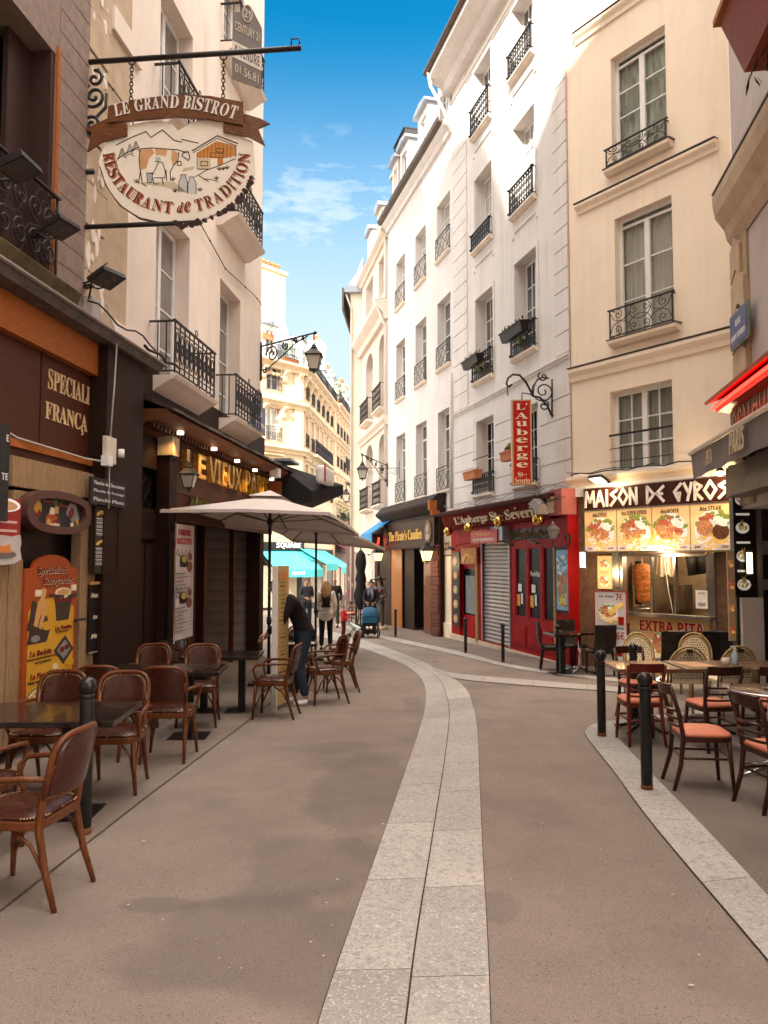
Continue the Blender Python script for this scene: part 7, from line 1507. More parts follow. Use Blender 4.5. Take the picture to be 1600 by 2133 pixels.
flood_l(205, 592, -.28, 'flat black floodlight on the corner stones above the junction box', 1.1, -20); flood_l(105, 486, -.4, 'black floodlight in front of the scroll railing under the hanging bistro sign', 1.0, -10); flood_l(12, 362, -.3, 'black floodlight at the frame edge across the dark upper window', 1.1)
# ---- the hanging bistro sign
xb_, zb_ = FL0.px(179, 130, -.02); bk = thing('sign_bracket', 'long black iron bar and scrolls holding out the bistro sign', 'bracket', FL0.at(xb_, zb_, -.02))
tip = bk.matrix_world.inverted() @ FL0.at(*FL0.px(178, 130, -.02), -.02).translation; LB = 2.72
mb = MB(); mb.tube([(0, .05, 0), (0, -LB, 0)], .032, 6); mb.tube([(0, -LB + .12, .02), (0, -LB + .12, .12), (0, -LB + .02, .12), (0, -LB + .02, .05)], .01, 5); mb.build('bar', IRON, bk)
mb = MB()
for (yc, zc, r_, tn, a0, sg) in ((-.12, -.22, .11, 1.2, 1.5, 1), (-.12, -.45, .17, 1.7, 1.2, -1), (-.10, -.80, .13, 1.6, -1.5, 1)): mb.tube([(0, yc + p[0], zc + p[1]) for p in spiral(0, 0, r_, a0, tn, 24, sg)], .02, 6)
mb.tube([(0, -.28, -.42), (0, -.27, -.6), (0, -.15, -.72), (0, -.22, -.85)], .02, 6); mb.tube([(0, .0, 0), (0, .0, -.95)], .02, 5)
mb.build('scroll', IRON, bk)
mb = MB(); zlow = FL0.px(180, 482, -.02)[1] - zb_; mb.tube([(0, .1, zlow), (0, -1.45, zlow)], .03, 6); mb.tube([(0, .1, zlow + .7), (0, -.14, zlow + .7)], .035, 6); mb.build('lower_bar', IRON, bk)
# sign: plane across the street just under the bar
Ms = bk.matrix_world @ Matrix.Rotation(R_(-90), 4, 'Z')           # local x now runs out from the wall
pS = bk.matrix_world.translation; ppm = FL / pS.y * 1.0
SX = lambda p: (p - 179) / ppm * 1.0
hsn = thing('hanging_sign', 'large white painted bistro sign with a cow and chalet under a brown wooden ribbon', 'sign', Ms @ Matrix.Translation((SX(369), -.0, 0)) if False else Ms)
def SP(a, b_):                                               # photo pixel -> sign plane
    r = ray(a, b_); n = (Ms.to_3x3() @ Vector((0, 1, 0))); o = Ms.translation - Vector((0, 0, CZ)); p = r * (n.dot(o) / n.dot(r)); p.z += CZ; q = Ms.inverted() @ p; return (q.x, q.z)
ell = [(213, 318), (226, 292), (255, 272), (268, 264), (300, 256), (335, 252), (362, 262), (372, 274), (385, 266), (410, 254), (445, 250), (470, 262), (470, 276), (500, 284), (527, 296), (530, 330), (531, 372), (522, 380), (512, 398), (500, 410), (492, 424), (470, 436), (440, 452), (410, 464), (376, 469), (366, 461), (340, 464), (300, 458), (262, 436), (232, 404), (214, 366), (207, 338)]
ell = [SP(*p) for p in ell]
SW = mat('sign_white', (.90, .83, .70), .5, .05, 5, stain=((.30, .20, .12), 7, .66, .5)); SBL = mat('sign_ink', (.05, .02, .015), .5); 
RIB = mat('ribbon_wood', (.15, .052, .014), .4, .6, 5, .3, 30, stretch=(3, 3, 14), coat=.3)
mb = MB(); mb.prism(ell, -.02, .02); bd = mb.build('board', SW, hsn)
mb = MB(); rr = random.Random(21)
edge = [SP(*p) for p in ((524, 372), (520, 384), (510, 398), (500, 412), (490, 426), (468, 440), (436, 456), (405, 467), (376, 471), (364, 463))]
for i in range(len(edge) - 1):
    for k in range(3):
        t = (k + rr.random()) / 3; x = edge[i][0] + (edge[i + 1][0] - edge[i][0]) * t; z = edge[i][1] + (edge[i + 1][1] - edge[i][1]) * t; r_ = rr.uniform(.015, .05)
        mb.prism([(x + r_ * math.cos(a) * rr.uniform(.5, 1.2), z + r_ * math.sin(a) * rr.uniform(.5, 1.2)) for a in [j * .785 for j in range(8)]], -.024 - k * 1e-4 - i * 3e-4, .022)
mb.strip([SP(*p) for p in ((210, 350), (222, 388), (250, 428), (290, 455), (340, 466), (362, 464))], .012, -.023, .022)
mb.build('charred_edge', SBL, bd)
def rib(top, bot): return [SP(*p) for p in top] + [SP(*p) for p in bot[::-1]]
mb = MB(); mb.prism(rib([(231, 228), (290, 214), (370, 204), (440, 207), (511, 220)], [(229, 262), (290, 256), (370, 249), (440, 254), (510, 268)]), -.075, -.03); rb1 = mb.build('ribbon', RIB, hsn)
mb = MB(); mb.prism([SP(*p) for p in ((229, 251), (180, 274), (196, 280), (186, 320), (215, 300), (268, 286), (268, 262), (229, 262))], -.055, -.025); mb.build('ribbon_tail', RIB, hsn)
mb = MB(); mb.prism([SP(*p) for p in ((511, 242), (545, 252), (564, 262), (540, 272), (555, 308), (520, 290), (468, 279), (468, 258), (511, 268))], -.055, -.025); mb.build('ribbon_tail', RIB, hsn)
mb = MB()
a0, a1 = SP(243, 244), SP(499, 244); arc = lambda t: (243 + (499 - 243) * t, 241 - 21 * math.sin(math.pi * t) + 6 * (t - .5))
def arctext(s, p, sz, m, f, y, th=.012, flip=1):
    """letters one by one along photo points p(t)"""
    wts = [1.2 if c in 'GMNDO' else .5 if c in "I .1l'" else 1 for c in s]; tot = sum(wts); acc = 0
    ln = sum(math.dist(SP(*p(k / 12)), SP(*p((k + 1) / 12))) for k in range(12))
    for c, wt in zip(s, wts):
        t = (acc + wt / 2) / tot; acc += wt
        if c == ' ': continue
        A_, B_ = SP(*p(max(0, t - .01))), SP(*p(min(1, t + .01))); q = SP(*p(t)); an = math.atan2(B_[1] - A_[1], B_[0] - A_[0]); T0 = mb.T
        mb.T = T0 @ Matrix.Translation((q[0], 0, q[1])) @ Matrix.Rotation(-an, 4, 'Y'); mb.mat(m).text(c, 0, 0, wt / tot * ln * (.86 if wt > .6 else .75), sz, y, th, f); mb.T = T0
arctext('LE GRAND BISTROT', arc, .16, 0, 'serif', -.075)
mb.build('lettering', mat('enamel_white', (.80, .76, .70), .4), rb1)
mb = MB()
def arc1(t): a = math.radians(197 + t * (308 - 197) - 0); return (371 + 150 * math.cos(a), 322 - 118 * math.sin(a) * 1.0)
def pt(deg): a = R_(deg); return (369 + 141 * math.cos(a), 318 - 116 * math.sin(a))
for m, oy, dx in ((0, -.021, 3), (1, -.0235, 0)):
    arctext('RESTAURANT', lambda t: (lambda q: (q[0] + dx, q[1] + dx * .8))(pt(181 + t * 86)), .14, m, 'serif', oy, .002); arctext('de', lambda t: (lambda q: (q[0] + dx, q[1] + dx * .6))(pt(270 + t * 12)), .13, m, 'serifi', oy, .002); arctext('TRADITION', lambda t: (lambda q: (q[0] + dx, q[1] + dx * .8))(pt(285 + t * 74)), .14, m, 'serif', oy, .002)
mb.build('lettering', [mat('letter_shadow', (.52, .17, .09), .5), mat('letter_brown', (.16, .035, .02), .5)], bd)
mb = MB()                                                      # the painted scene
Lp = lambda pts, w_=.011, m=0: (mb.mat(m), mb.strip([SP(p[0] / 2.5, p[1] / 2.5) for p in pts], w_, -.023, -.0202))
Pp = lambda pts, m, y=-.0215: (mb.mat(m), mb.prism([SP(p[0] / 2.5, p[1] / 2.5) for p in pts], y, -.0201))
Pp([(735, 785), (790, 775), (810, 800), (780, 830), (765, 880), (738, 890), (730, 830)], 1); Pp([(812, 778), (875, 782), (868, 820), (840, 812), (815, 815)], 1); Pp([(900, 785), (930, 800), (925, 840), (905, 870), (895, 830)], 1)
Lp([(610, 760), (700, 715), (765, 690), (790, 720), (850, 682), (910, 735), (950, 745)]); Lp([(950, 730), (990, 740), (1035, 750)]); Lp([(610, 840), (660, 800), (730, 770)], .007)
Lp([(725, 960), (735, 900), (728, 830), (735, 780), (790, 775), (930, 785), (960, 795), (985, 795)]); Lp([(985, 795), (960, 800), (950, 815), (985, 840), (992, 825), (985, 800)]); Lp([(935, 800), (930, 840), (905, 870), (890, 900), (892, 945)]); Lp([(868, 890), (872, 945)]); Lp([(735, 890), (745, 960), (765, 972)]); Lp([(930, 845), (928, 865), (948, 865), (945, 845), (930, 845)], .009)
Pp([(815, 822), (838, 822), (842, 842), (815, 845)], 4); Lp([(812, 845), (850, 850), (865, 900), (862, 930), (810, 930)], .009); Lp([(830, 850), (800, 910), (775, 905)], .009); Lp([(800, 930), (805, 962), (832, 962)], .009); Lp([(848, 935), (855, 965)], .012)
Pp([(768, 905), (798, 905), (795, 955), (772, 955)], 4); Lp([(768, 905), (772, 955), (795, 955), (798, 905), (768, 905)], .008)
Pp([(935, 950), (945, 930), (942, 915), (972, 915), (970, 930), (980, 950), (978, 1005), (938, 1005)], 5); Lp([(935, 1005), (935, 950), (947, 930), (945, 914), (970, 914), (972, 930), (980, 950), (978, 1005)], .008); Pp([(982, 960), (990, 940), (988, 928), (1012, 928), (1015, 940), (1025, 960), (1025, 1012), (984, 1012)], 5, -.022); Lp([(982, 1012), (982, 960), (990, 940), (990, 926), (1012, 926), (1015, 940), (1025, 960), (1025, 1012)], .008)
Pp([(1030, 800), (1130, 740), (1232, 765), (1232, 815), (1160, 830), (1030, 825)], 2); Pp([(1035, 828), (1100, 830), (1100, 880), (1035, 885)], 6); Pp([(1135, 825), (1165, 828), (1165, 860), (1135, 865)], 2, -.0225)
Lp([(1005, 790), (1135, 712), (1240, 752)], .014); Lp([(1010, 800), (1135, 725), (1235, 765)], .008); Lp([(1030, 800), (1030, 885), (1085, 885)], .008); Lp([(1232, 765), (1232, 820)], .008)
for k in range(9): Lp([(1045 + k * 20, 790 - abs(k - 4) * 0 - min(k, 4) * 10), (1045 + k * 20, 828)], .006, 3)
Lp([(1100, 800), (1165, 805), (1165, 825), (1100, 822), (1100, 800)], .006); Lp([(1130, 778), (1168, 780), (1168, 798), (1130, 796), (1130, 778)], .008); Lp([(1050, 845), (1085, 845), (1085, 868), (1050, 868), (1050, 845)], .009)
for (x, z, h_) in ((640, 835, 60), (680, 830, 75), (712, 800, 60)):
    for k in range(5): s = 8 + k * 4; Lp([(x - s, z - h_ + 14 + k * h_ / 6), (x, z - h_ + k * h_ / 6), (x + s, z - h_ + 14 + k * h_ / 6)], .006)
Lp([(1020, 925), (1080, 890), (1150, 865), (1230, 830)], .008); Lp([(1040, 920), (1090, 950), (1060, 935), (1110, 940), (1140, 950)], .007)
for (x, z) in ((715, 955), (905, 945), (915, 1005), (1045, 1000), (1145, 892), (1165, 890), (1185, 885), (1130, 940)):
    for k in range(5): Lp([(x, z), (x - 14 + 7 * k, z - 20 + abs(k - 2) * 4)], .006, 0)
Pp([(700, 955), (910, 950), (980, 1010), (850, 975)], 7); Pp([(960, 880), (1020, 870), (1010, 885), (950, 900)], 7)
mb.build('painted_scene', [SBL, mat('cow_tan', (.66, .36, .17), .6), mat('chalet_orange', (.58, .24, .06), .6), mat('chalet_line', (.22, .08, .03), .6), mat('pail_blue', (.42, .47, .48), .6), mat('can_blue', (.58, .60, .58), .6), mat('chalet_cream', (.70, .56, .38), .6), mat('grass_tint', (.58, .50, .34), .6)], bd)
for (a, t0, t1) in ((275, 124, 217), (466, 114, 212)):
    mb = MB(); A_, B_ = SP(a, t0), SP(a - 2, t1); n = 11; L = A_[1] - B_[1]
    mb.tube([(A_[0] + .045 * math.cos(k * .628), 0, A_[1] - .02 + .05 * math.sin(k * .628)) for k in range(10)], .009, 5, True)
    for k in range(n):
        zc = A_[1] - .06 - (L - .06) * (k + .5) / n; hh = (L - .06) / n * .62
        mb.tube([(A_[0] + ((.022 * math.cos(j * .785)) if k % 2 else 0), (.022 * math.cos(j * .785)) if not k % 2 else 0, zc + hh * math.sin(j * .785)) for j in range(8)], .007, 4, True)
    mb.build('chain', IRON, hsn)
# ------------------------------------------------------------------ unseen houses added behind and beside the viewer, sized to cast shade
def plain_house(name, label, x0, x1, y0, y1, h):
    r = thing(name, label, 'building', place((x0 + x1) / 2, (y0 + y1) / 2, math.pi)); w, d = (x1 - x0) / 2, (y1 - y0) / 2; mb = MB()
    hs = [(a, a + 1.1, z, z + 2.0) for a in [-w + 1 + 2.6 * k for k in range(int((2 * w - 1.5) / 2.6))] for z in [4 + 3.2 * j for j in range(int((h - 5) / 3.2))]]
    mb.T = Matrix.Translation((0, -d, 0)); mb.wall(-w, w, -1, h, hs, .3); mb.T = Matrix(); mb.box(-w, w, -d + .5, d, -1, h)
    mb.quad((-w, -d, h), (w, -d, h), (w, -d + .6, h), (-w, -d + .6, h)); mb.build('wall', PLL, r)
    for a, b_, z0, z1 in hs: window(r, a, b_, z0, z1, -d + .28, 2, 2)
    mb = MB(); mb.profile([(-d, h + .01), (-d + 1.2, h + 2.6), (0, h + 3.4), (d, h + .01)], -w, w); mb.build('roof', ZINC, r)
    return r
plain_house('shading_house', 'tall pale house added unseen behind the viewer to shade the street', -16, -2.2, -22, -11, 27)
plain_house('shading_house', 'lower pale house added unseen behind the viewer beside the tall shading one', -2.2, 12, -21, -11, 19)
plain_house('shading_house_left', 'tall pale house added next to the timber clad front, outside the view, to shade the street', -14, -4.75, -9, 1.6, 26)
# ------------------------------------------------------------------ terrace furniture
def rrect(w, d, r, n=5): return [(sx * (w / 2 - r) + r * math.cos(a0 + math.pi / 2 * k / n), sy * (d / 2 - r) + r * math.sin(a0 + math.pi / 2 * k / n)) for sx, sy, a0 in ((1, 1, 0), (-1, 1, math.pi / 2), (-1, -1, math.pi), (1, -1, -math.pi / 2)) for k in range(n + 1)]
def pad(mb, poly, z0, z1, dome=.02):
    n = len(poly); cx_ = sum(p[0] for p in poly) / n; cy_ = sum(p[1] for p in poly) / n; ring = lambda s, z: [(cx_ + (x - cx_) * s, cy_ + (y - cy_) * s, z) for x, y in poly]
    vs = ring(.97, z0) + ring(1, (z0 + z1) / 2) + ring(.95, z1) + ring(.6, z1 + dome) + [(cx_, cy_, z1 + dome * 1.15)]; fs = [tuple(range(n - 1, -1, -1))]
    for j in range(3): fs += [(j * n + k, j * n + (k + 1) % n, (j + 1) * n + (k + 1) % n, (j + 1) * n + k) for k in range(n)]
    fs += [(3 * n + k, 3 * n + (k + 1) % n, 4 * n) for k in range(n)]; mb.smooth = True; mb.add(vs, fs); mb.smooth = False
STUD = mat('brass_stud', (.45, .30, .13), .35, .2, 20, metal=.8)
def bentwood():
    r = thing('bentwood_chair', 'bentwood armchair', 'chair', Matrix()); P_ = rrect(.44, .43, .1)
    mb = MB(); mb.mat(0); pad(mb, P_, .455, .475, .022); mb.mat(1)
    for k in range(0, 48): i = k * len(P_) / 48; a = Vector(P_[int(i) % len(P_)]).lerp(Vector(P_[(int(i) + 1) % len(P_)]), i % 1); mb.ball((a.x * 1.005, a.y * 1.005, .468), .006, 5, 3)
    mb.build('seat', [LEA, STUD], r); mb = MB(); mb.slab(rrect(.455, .445, .1), .405, .455); mb.build('seat_frame', WCH, r, bevel=.008)
    for s in (-1, 1):
        mb = MB(); mb.tube([(s * .19, -.17, .43), (s * .205, -.185, .2), (s * .225, -.2, 0)], [.021, .019, .014], 8); mb.build('leg', WCH, r)
        mb = MB(); mb.tube([(s * .20, .30, 0), (s * .19, .235, .2), (s * .185, .19, .42), (s * .19, .22, .60), (s * .195, .265, .74)], [.014, .019, .022, .019, .017], 8); mb.build('leg', WCH, r)
        mb = MB(); mb.tube([(s * .20, .24, .665), (s * .235, .12, .672), (s * .265, -.04, .668), (s * .262, -.15, .655), (s * .245, -.19, .61), (s * .232, -.17, .52), (s * .222, -.12, .43)], .0155, 8); mb.build('arm', WCH, r)
        mb = MB(); mb.tube([(s * .20, -.185, .16), (s * .17, -.17, .30), (s * .1, -.17, .395), (0, -.175, .41)], .01, 6); mb.tube([(s * .20, -.17, .15), (s * .21, -.10, .31), (s * .20, .0, .40)], .01, 6); mb.tube([(s * .195, .24, .18), (s * .2, .16, .33), (s * .2, .06, .40)], .01, 6); mb.build('brace', WCH, r)
    N_ = 20; o1 = []
    for k in range(N_ + 1):
        a = math.pi * k / N_; x = .205 * math.copysign(abs(math.cos(a)) ** .55, math.cos(a)); z = .70 + .19 * abs(math.sin(a)) ** .55; o1.append((x, .215 + (z - .5) * .19 + .05 * (1 - (x / .205) ** 2), z))
    path = [(.192, .222, .56)] + o1 + [(-.192, .222, .56)]; mb = MB(); mb.tube(path, .017, 8); mb.tube([(.19, .222, .565), (.1, .255, .56), (-.1, .255, .56), (-.19, .222, .565)], .013, 6); mb.build('back_frame', WCH, r)
    mb = MB(); mb.smooth = True; front, back = [], []
    rows = 8; colsn = 10; vs = []
    for sd in (-1, 1):
        for j in range(rows + 1):
            z = .575 + .30 * j / rows; hw = .185 if z < .78 else .185 * max(.25, 1 - ((z - .78) / .105) ** 2.2) ** .5
            for i in range(colsn + 1): x = -hw + 2 * hw * i / colsn; vs.append((x, .215 + (z - .5) * .19 + .05 * (1 - (x / .205) ** 2) + sd * (.011 + .012 * (1 - (x / .2) ** 2) * math.sin(math.pi * j / rows)), z))
    m_ = (rows + 1) * (colsn + 1); q = lambda j, i: j * (colsn + 1) + i; fs = []
    for j in range(rows):
        for i in range(colsn): fs += [(q(j, i), q(j, i + 1), q(j + 1, i + 1), q(j + 1, i)), (m_ + q(j, i), m_ + q(j + 1, i), m_ + q(j + 1, i + 1), m_ + q(j, i + 1))]
    for j in range(rows): fs += [(q(j, 0), q(j + 1, 0), m_ + q(j + 1, 0), m_ + q(j, 0)), (q(j, colsn), m_ + q(j, colsn), m_ + q(j + 1, colsn), q(j + 1, colsn))]
    mb.add(vs, fs); mb.smooth = False; mb.mat(1)
    for k in range(1, 40):
        a = math.pi * k / 40; x = .178 * math.copysign(abs(math.cos(a)) ** .55, math.cos(a)); z = .70 + .165 * abs(math.sin(a)) ** .55; y = .215 + (z - .5) * .19 + .05 * (1 - (x / .205) ** 2); mb.ball((x, y - .014, z), .0055, 5, 3)
    mb.build('backrest', [LEA, STUD], r); return r
proto = bentwood(); used = []
GRP = 'bentwood armchairs of the left terrace'
def put(proto, used, x, y, deg, label, group, sc=1.0, z=None):
    M = place(x, y, R_(deg), z) @ Matrix.Scale(sc, 4)
    if proto not in used: used.append(proto); proto.matrix_world = M; proto['label'] = label; proto['group'] = group; return proto
    return dup(proto, M, label, group)
for x, y, d, lab in ((-2.02, 4.42, -97, 'bentwood armchair nearest the camera, turned sideways with its back to the road'), (-2.62, 4.98, 176, 'bentwood armchair tucked under the first table, back towards us, by the big bollard'),
    (-2.26, 6.55, 4, 'leather armchair facing us behind the first table, right beside the near bollard'), (-2.86, 6.6, -4, 'leather armchair facing us behind the first table, in front of the orange savoyard board'),
    (-2.12, 7.72, 183, 'armchair with its back to us at the road end of the second table'), (-2.74, 7.8, 178, 'armchair with its back to us at the wall end of the second table'),
    (-2.24, 9.42, 5, 'armchair facing us across the second table, on its road side'), (-2.9, 9.45, -3, 'armchair facing us across the second table, on its wall side, under the banner'),
    (-1.42, 9.98, -95, 'light brown armchair seen from its open side, before the tall yellow menu totem'), (-.86, 11.1, -68, 'armchair angled to the road just past the bending man'), (-.72, 12.25, -80, 'armchair half hidden behind the angled one past the bending man'), (-1.42, 13.2, 8, 'armchair facing us behind the farthest terrace table'), (-2.95, 11.9, 60, 'armchair in the dark doorway under the first parasol')):
    put(proto, used, x, y, d, lab, GRP, 1.04)
TTOP = mat('black_table_top', (.018, .012, .010), .16, .4, 3, coat=.3); DK = mat('cast_iron_base', (.012, .010, .010), .4, .3, 10)
def square_table(w, d, label, x, y, deg, group, top=None, h=.76, base='plate', th=.045):
    r = thing('cafe_table', label, 'table', place(x, y, R_(deg)), group); mb = MB(); mb.box(-w / 2, w / 2, -d / 2, d / 2, h - th, h); mb.build('table_top', top or TTOP, r, bevel=.006)
    for cx_ in ([0] if w < 1 else [-w / 4, w / 4]):
        if base == 'plate': mb = MB(); mb.box(cx_ - .21, cx_ + .21, -.21, .21, 0, .012); mb.build('base', DK, r, bevel=.004); mb = MB(); mb.box(cx_ - .045, cx_ + .045, -.045, .045, .012, h - th); mb.build('column', DK, r)
        else:
            m = CHR if base == 'chrome' else DK; mb = MB(); mb.lathe([(.045, .05), (.03, .12), (.028, h - th)], (cx_, 0, 0), 12); mb.build('column', m, r)
            for k in range(4): a = k * math.pi / 2 + .78; mb = MB(); mb.tube([(cx_, 0, .09), (cx_ + .15 * math.cos(a), .15 * math.sin(a), .06), (cx_ + .33 * math.cos(a), .33 * math.sin(a), .015)], [.03, .022, .016], 6); mb.build('foot', m, r)
    return r
GT = 'dark square terrace tables'
square_table(1.7, .78, 'long black table nearest the camera behind the big round topped bollard', -2.78, 5.86, 3, GT); square_table(1.5, .72, 'second black table along the left terrace with four armchairs around it', -2.55, 8.7, 3, GT); square_table(1.0, .75, 'third black table standing before the dark doorway and the yellow totem', -2.15, 10.4, 3, GT); square_table(.7, .7, 'farthest dark table of the left terrace, past the bending man', -1.42, 12.35, 5, GT)
# right terrace: slatted dark chairs
def slat_chair(wd_m, seat_m, nm='slatted_chair'):
    r = thing(nm, 'slatted chair', 'chair', Matrix()); mb = MB(); P_ = rrect(.42, .42, .09); pad(mb, P_, .45, .48, .02); mb.build('seat', seat_m, r); mb = MB(); mb.slab(rrect(.415, .415, .08), .41, .45); mb.build('seat_frame', wd_m, r)
    for s in (-1, 1):
        mb = MB(); mb.tube([(s * .175, -.17, .43), (s * .19, -.185, .2), (s * .20, -.2, 0)], [.02, .018, .015], 8); mb.build('leg', wd_m, r)
        mb = MB(); mb.tube([(s * .19, .28, 0), (s * .175, .215, .22), (s * .17, .19, .45), (s * .178, .225, .65), (s * .19, .29, .86)], [.016, .02, .021, .019, .018], 8); mb.build('leg', wd_m, r)
    for z, h in ((.52, .02), (.585, .02), (.65, .02), (.79, .09)):
        y = .19 + max(0, z - .45) * .24; n = 8; mb = MB(); vs = []
        for k in range(n + 1): x = -.18 + .36 * k / n; yy = y + .05 * (1 - (x / .18) ** 2); vs += [(x, yy - .009, z), (x, yy + .009, z), (x, yy + .009 + h * .2, z + h), (x, yy - .009 + h * .2, z + h)]
        fs = [(0, 3, 2, 1), (4 * n, 4 * n + 1, 4 * n + 2, 4 * n + 3)]
        for k in range(n): a = 4 * k; fs += [(a, a + 4, a + 7, a + 3), (a + 1, a + 2, a + 6, a + 5), (a + 3, a + 7, a + 6, a + 2), (a, a + 1, a + 5, a + 4)]
        mb.smooth = False; mb.add(vs, fs); mb.build('slat' if h < .05 else 'top_rail', wd_m, r)
    mb = MB(); ring = [(x * .86, y * .9, .27) for x, y in rrect(.40, .44, .03, 2)]; mb.tube(ring, .011, 6, True); mb.build('stretcher', wd_m, r); return r
sc_ = slat_chair(WDC, COR); us = []; GS = 'dark slatted chairs with coral seats on the right terrace'
for x, y, d, lab in ((2.70, 6.66, 84, 'dark slatted chair with a coral seat, side on, nearest the second bollard'), (3.06, 6.05, 98, 'dark slatted chair with a coral seat cut by the picture edge beside the round table'), (3.42, 8.15, 186, 'dark slatted chair with its back to us at the middle rectangular table'), (3.98, 8.1, 176, 'dark slatted chair with its back to us under the farthest rectangular table'), (3.2, 9.75, 8, 'dark slatted chair facing us beyond the first rectangular table')): put(sc_, us, x, y, d, lab, GS)
rc = slat_chair(WRC, COR, 'slatted_chair'); rc.matrix_world = place(2.76, 8.42, R_(178)); tag(rc, 'reddest slatted chair, its back to us between the two near bollards', 'chair', GS)
WTOP = wood('brown_table_top', (.16, .085, .045), .3, .25, (1.5, 14, 14), coat=.3); G2 = 'brown rectangular tables of the right terrace'
for x, lab in ((2.98, 'first brown table from the bollards on the right terrace, bare'), (3.74, 'brown table holding the white candle cup and a bottle'), (4.5, 'brown table farthest to the edge of the right terrace')): square_table(.72, .74, lab, x, 9.05, 0, G2, WTOP, base='cast')
rt_ = thing('round_table', 'round brown table with a chrome rim at the picture edge of the right terrace', 'table', place(3.5, 7.05)); mb = MB(); mb.lathe([(.34, .735), (.345, .755)], n=36); mb.build('table_top', WTOP, rt_); mb = MB(); mb.tube([(.347 * math.cos(a * .175), .347 * math.sin(a * .175), .745) for a in range(36)], .013, 6, True); mb.build('rim', CHR, rt_); mb = MB(); mb.lathe([(.035, .03), (.03, .735)], n=12); mb.build('column', CHR, rt_)
for k in range(4): a = k * 1.571 + .3; mb = MB(); mb.tube([(0, 0, .12), (.12 * math.cos(a), .12 * math.sin(a), .06), (.38 * math.cos(a), .38 * math.sin(a), .02)], [.02, .018, .014], 6); mb.build('foot', CHR, rt_)
as_ = thing('ashtray', 'small steel ashtray on the round chrome rimmed table', 'ashtray', place(3.47, 7.0) @ Matrix.Translation((0, 0, .755))); mb = MB(); mb.lathe([(.05, 0), (.058, .03), (.052, .032), (.045, .01), (.01, .008)], n=18); mb.build('bowl', STEEL, as_)
tz = place(3.74, 9.05) @ Matrix.Translation((0, 0, .76))
cu = thing('candle_cup', 'small white candle cup on the middle brown table', 'cup', tz @ Matrix.Translation((.22, -.05, 0))); mb = MB(); mb.lathe([(.032, 0), (.042, .03), (.04, .085), (.034, .085), (.03, .02)], n=16); mb.build('cup', mat('milk_glass', (.74, .66, .56), .3), cu)
bt = thing('pump_bottle', 'clear blue pump bottle beside the candle cup', 'bottle', tz @ Matrix.Translation((.34, -.02, 0))); mb = MB(); mb.lathe([(.034, 0), (.036, .02), (.036, .12), (.016, .15), (.014, .165)], n=14); mb.build('bottle', mat('pale_blue_plastic', (.42, .55, .60), .15, .1, 8), bt); mb = MB(); mb.lathe([(.016, .165), (.012, .185), (.006, .21)], n=10); mb.box(-.05, .01, -.008, .008, .205, .218); mb.build('pump', WHT, bt)
mn = thing('paper_menu', 'paper place mat lying on the middle brown table', 'menu', tz @ Matrix.Translation((-.12, .02, .001)) @ Matrix.Rotation(.2, 4, 'Z')); mb = MB(); mb.box(-.15, .15, -.21, .21, 0, .003); mb.build('sheet', mat('menu_peach', (.60, .34, .18), .6), mn)
# wicker chairs
def wicker():
    r = thing('wicker_chair', 'wicker chair', 'chair', Matrix()); RT = mat('rattan', (.43, .29, .13), .45, .3, 20); WV = mat('woven_cream', (.80, .66, .44), .6, .12, 30); DB = mat('woven_dark', (.045, .025, .014), .6)
    for s in (-1, 1):
        mb = MB(); mb.tube([(s * .2, -.2, 0), (s * .2, -.19, .44)], .016, 8); mb.build('leg', RT, r); mb = MB(); mb.tube([(s * .2, .27, 0), (s * .205, .2, .44)], .016, 8); mb.build('leg', RT, r)
    mb = MB(); mb.slab(rrect(.45, .45, .1), .43, .46); mb.build('seat', WV, r)
    arc = lambda k, rr_, n=18: (rr_ * math.cos(math.pi * k / n) * 1.0, .2 + .0, .60 + rr_ * 1.2 * math.sin(math.pi * k / n)); tl = lambda p: (p[0], p[1] + (p[2] - .45) * .22, p[2])
    mb = MB()
    for rr_ in (.225, .19): mb.tube([tl((rr_, .2, .44))] + [tl(arc(k, rr_)) for k in range(19)] + [tl((-rr_, .2, .44))], .014, 8)
    mb.build('back_frame', RT, r); mb = MB(); rr_ = .18; poly = [(rr_, .45)] + [(rr_ * math.cos(math.pi * k / 16), .60 + rr_ * 1.2 * math.sin(math.pi * k / 16)) for k in range(17)] + [(-rr_, .45)]
    n = len(poly); mb.mat(0); mb.add([tl((x, .195, z)) for x, z in poly] + [tl((x, .212, z)) for x, z in poly], [tuple(range(n - 1, -1, -1)), tuple(range(n, 2 * n))]); mb.mat(1)
    for j in range(9):
        for i in range(9):
            x = -.15 + .0375 * i + (.018 if j % 2 else 0); z = .50 + .034 * j
            if abs(x) < .155 and (z < .6 or (x / .155) ** 2 + ((z - .6) / .19) ** 2 < 1):
                for y in (.193, .214): a = .008; mb.add([tl((x - a, y, z - a)), tl((x + a, y, z - a)), tl((x + a, y, z + a)), tl((x - a, y, z + a))], [(0, 1, 2, 3)])
    mb.build('backrest', [WV, DB], r); mb = MB(); mb.box(-.03, .03, .29, .33, .80, .845); mb.build('binding', DB, r); return r
wk = wicker(); uw = []; GW = 'cream wicker chairs by the gyros counter'
for x, y, d, lab in ((3.80, 9.95, 178, 'nearer cream wicker chair with its back to us, between two brown tables'), (4.42, 10.0, 184, 'cream wicker chair with its back to us behind the pump bottle'), (3.9, 11.6, 4, 'cream wicker chair facing us in front of the salad picture on the counter'), (4.72, 11.6, -6, 'cream wicker chair facing us before the black leather chairs, nearest the stone base')): put(wk, uw, x, y, d, lab, GW, 1.06)
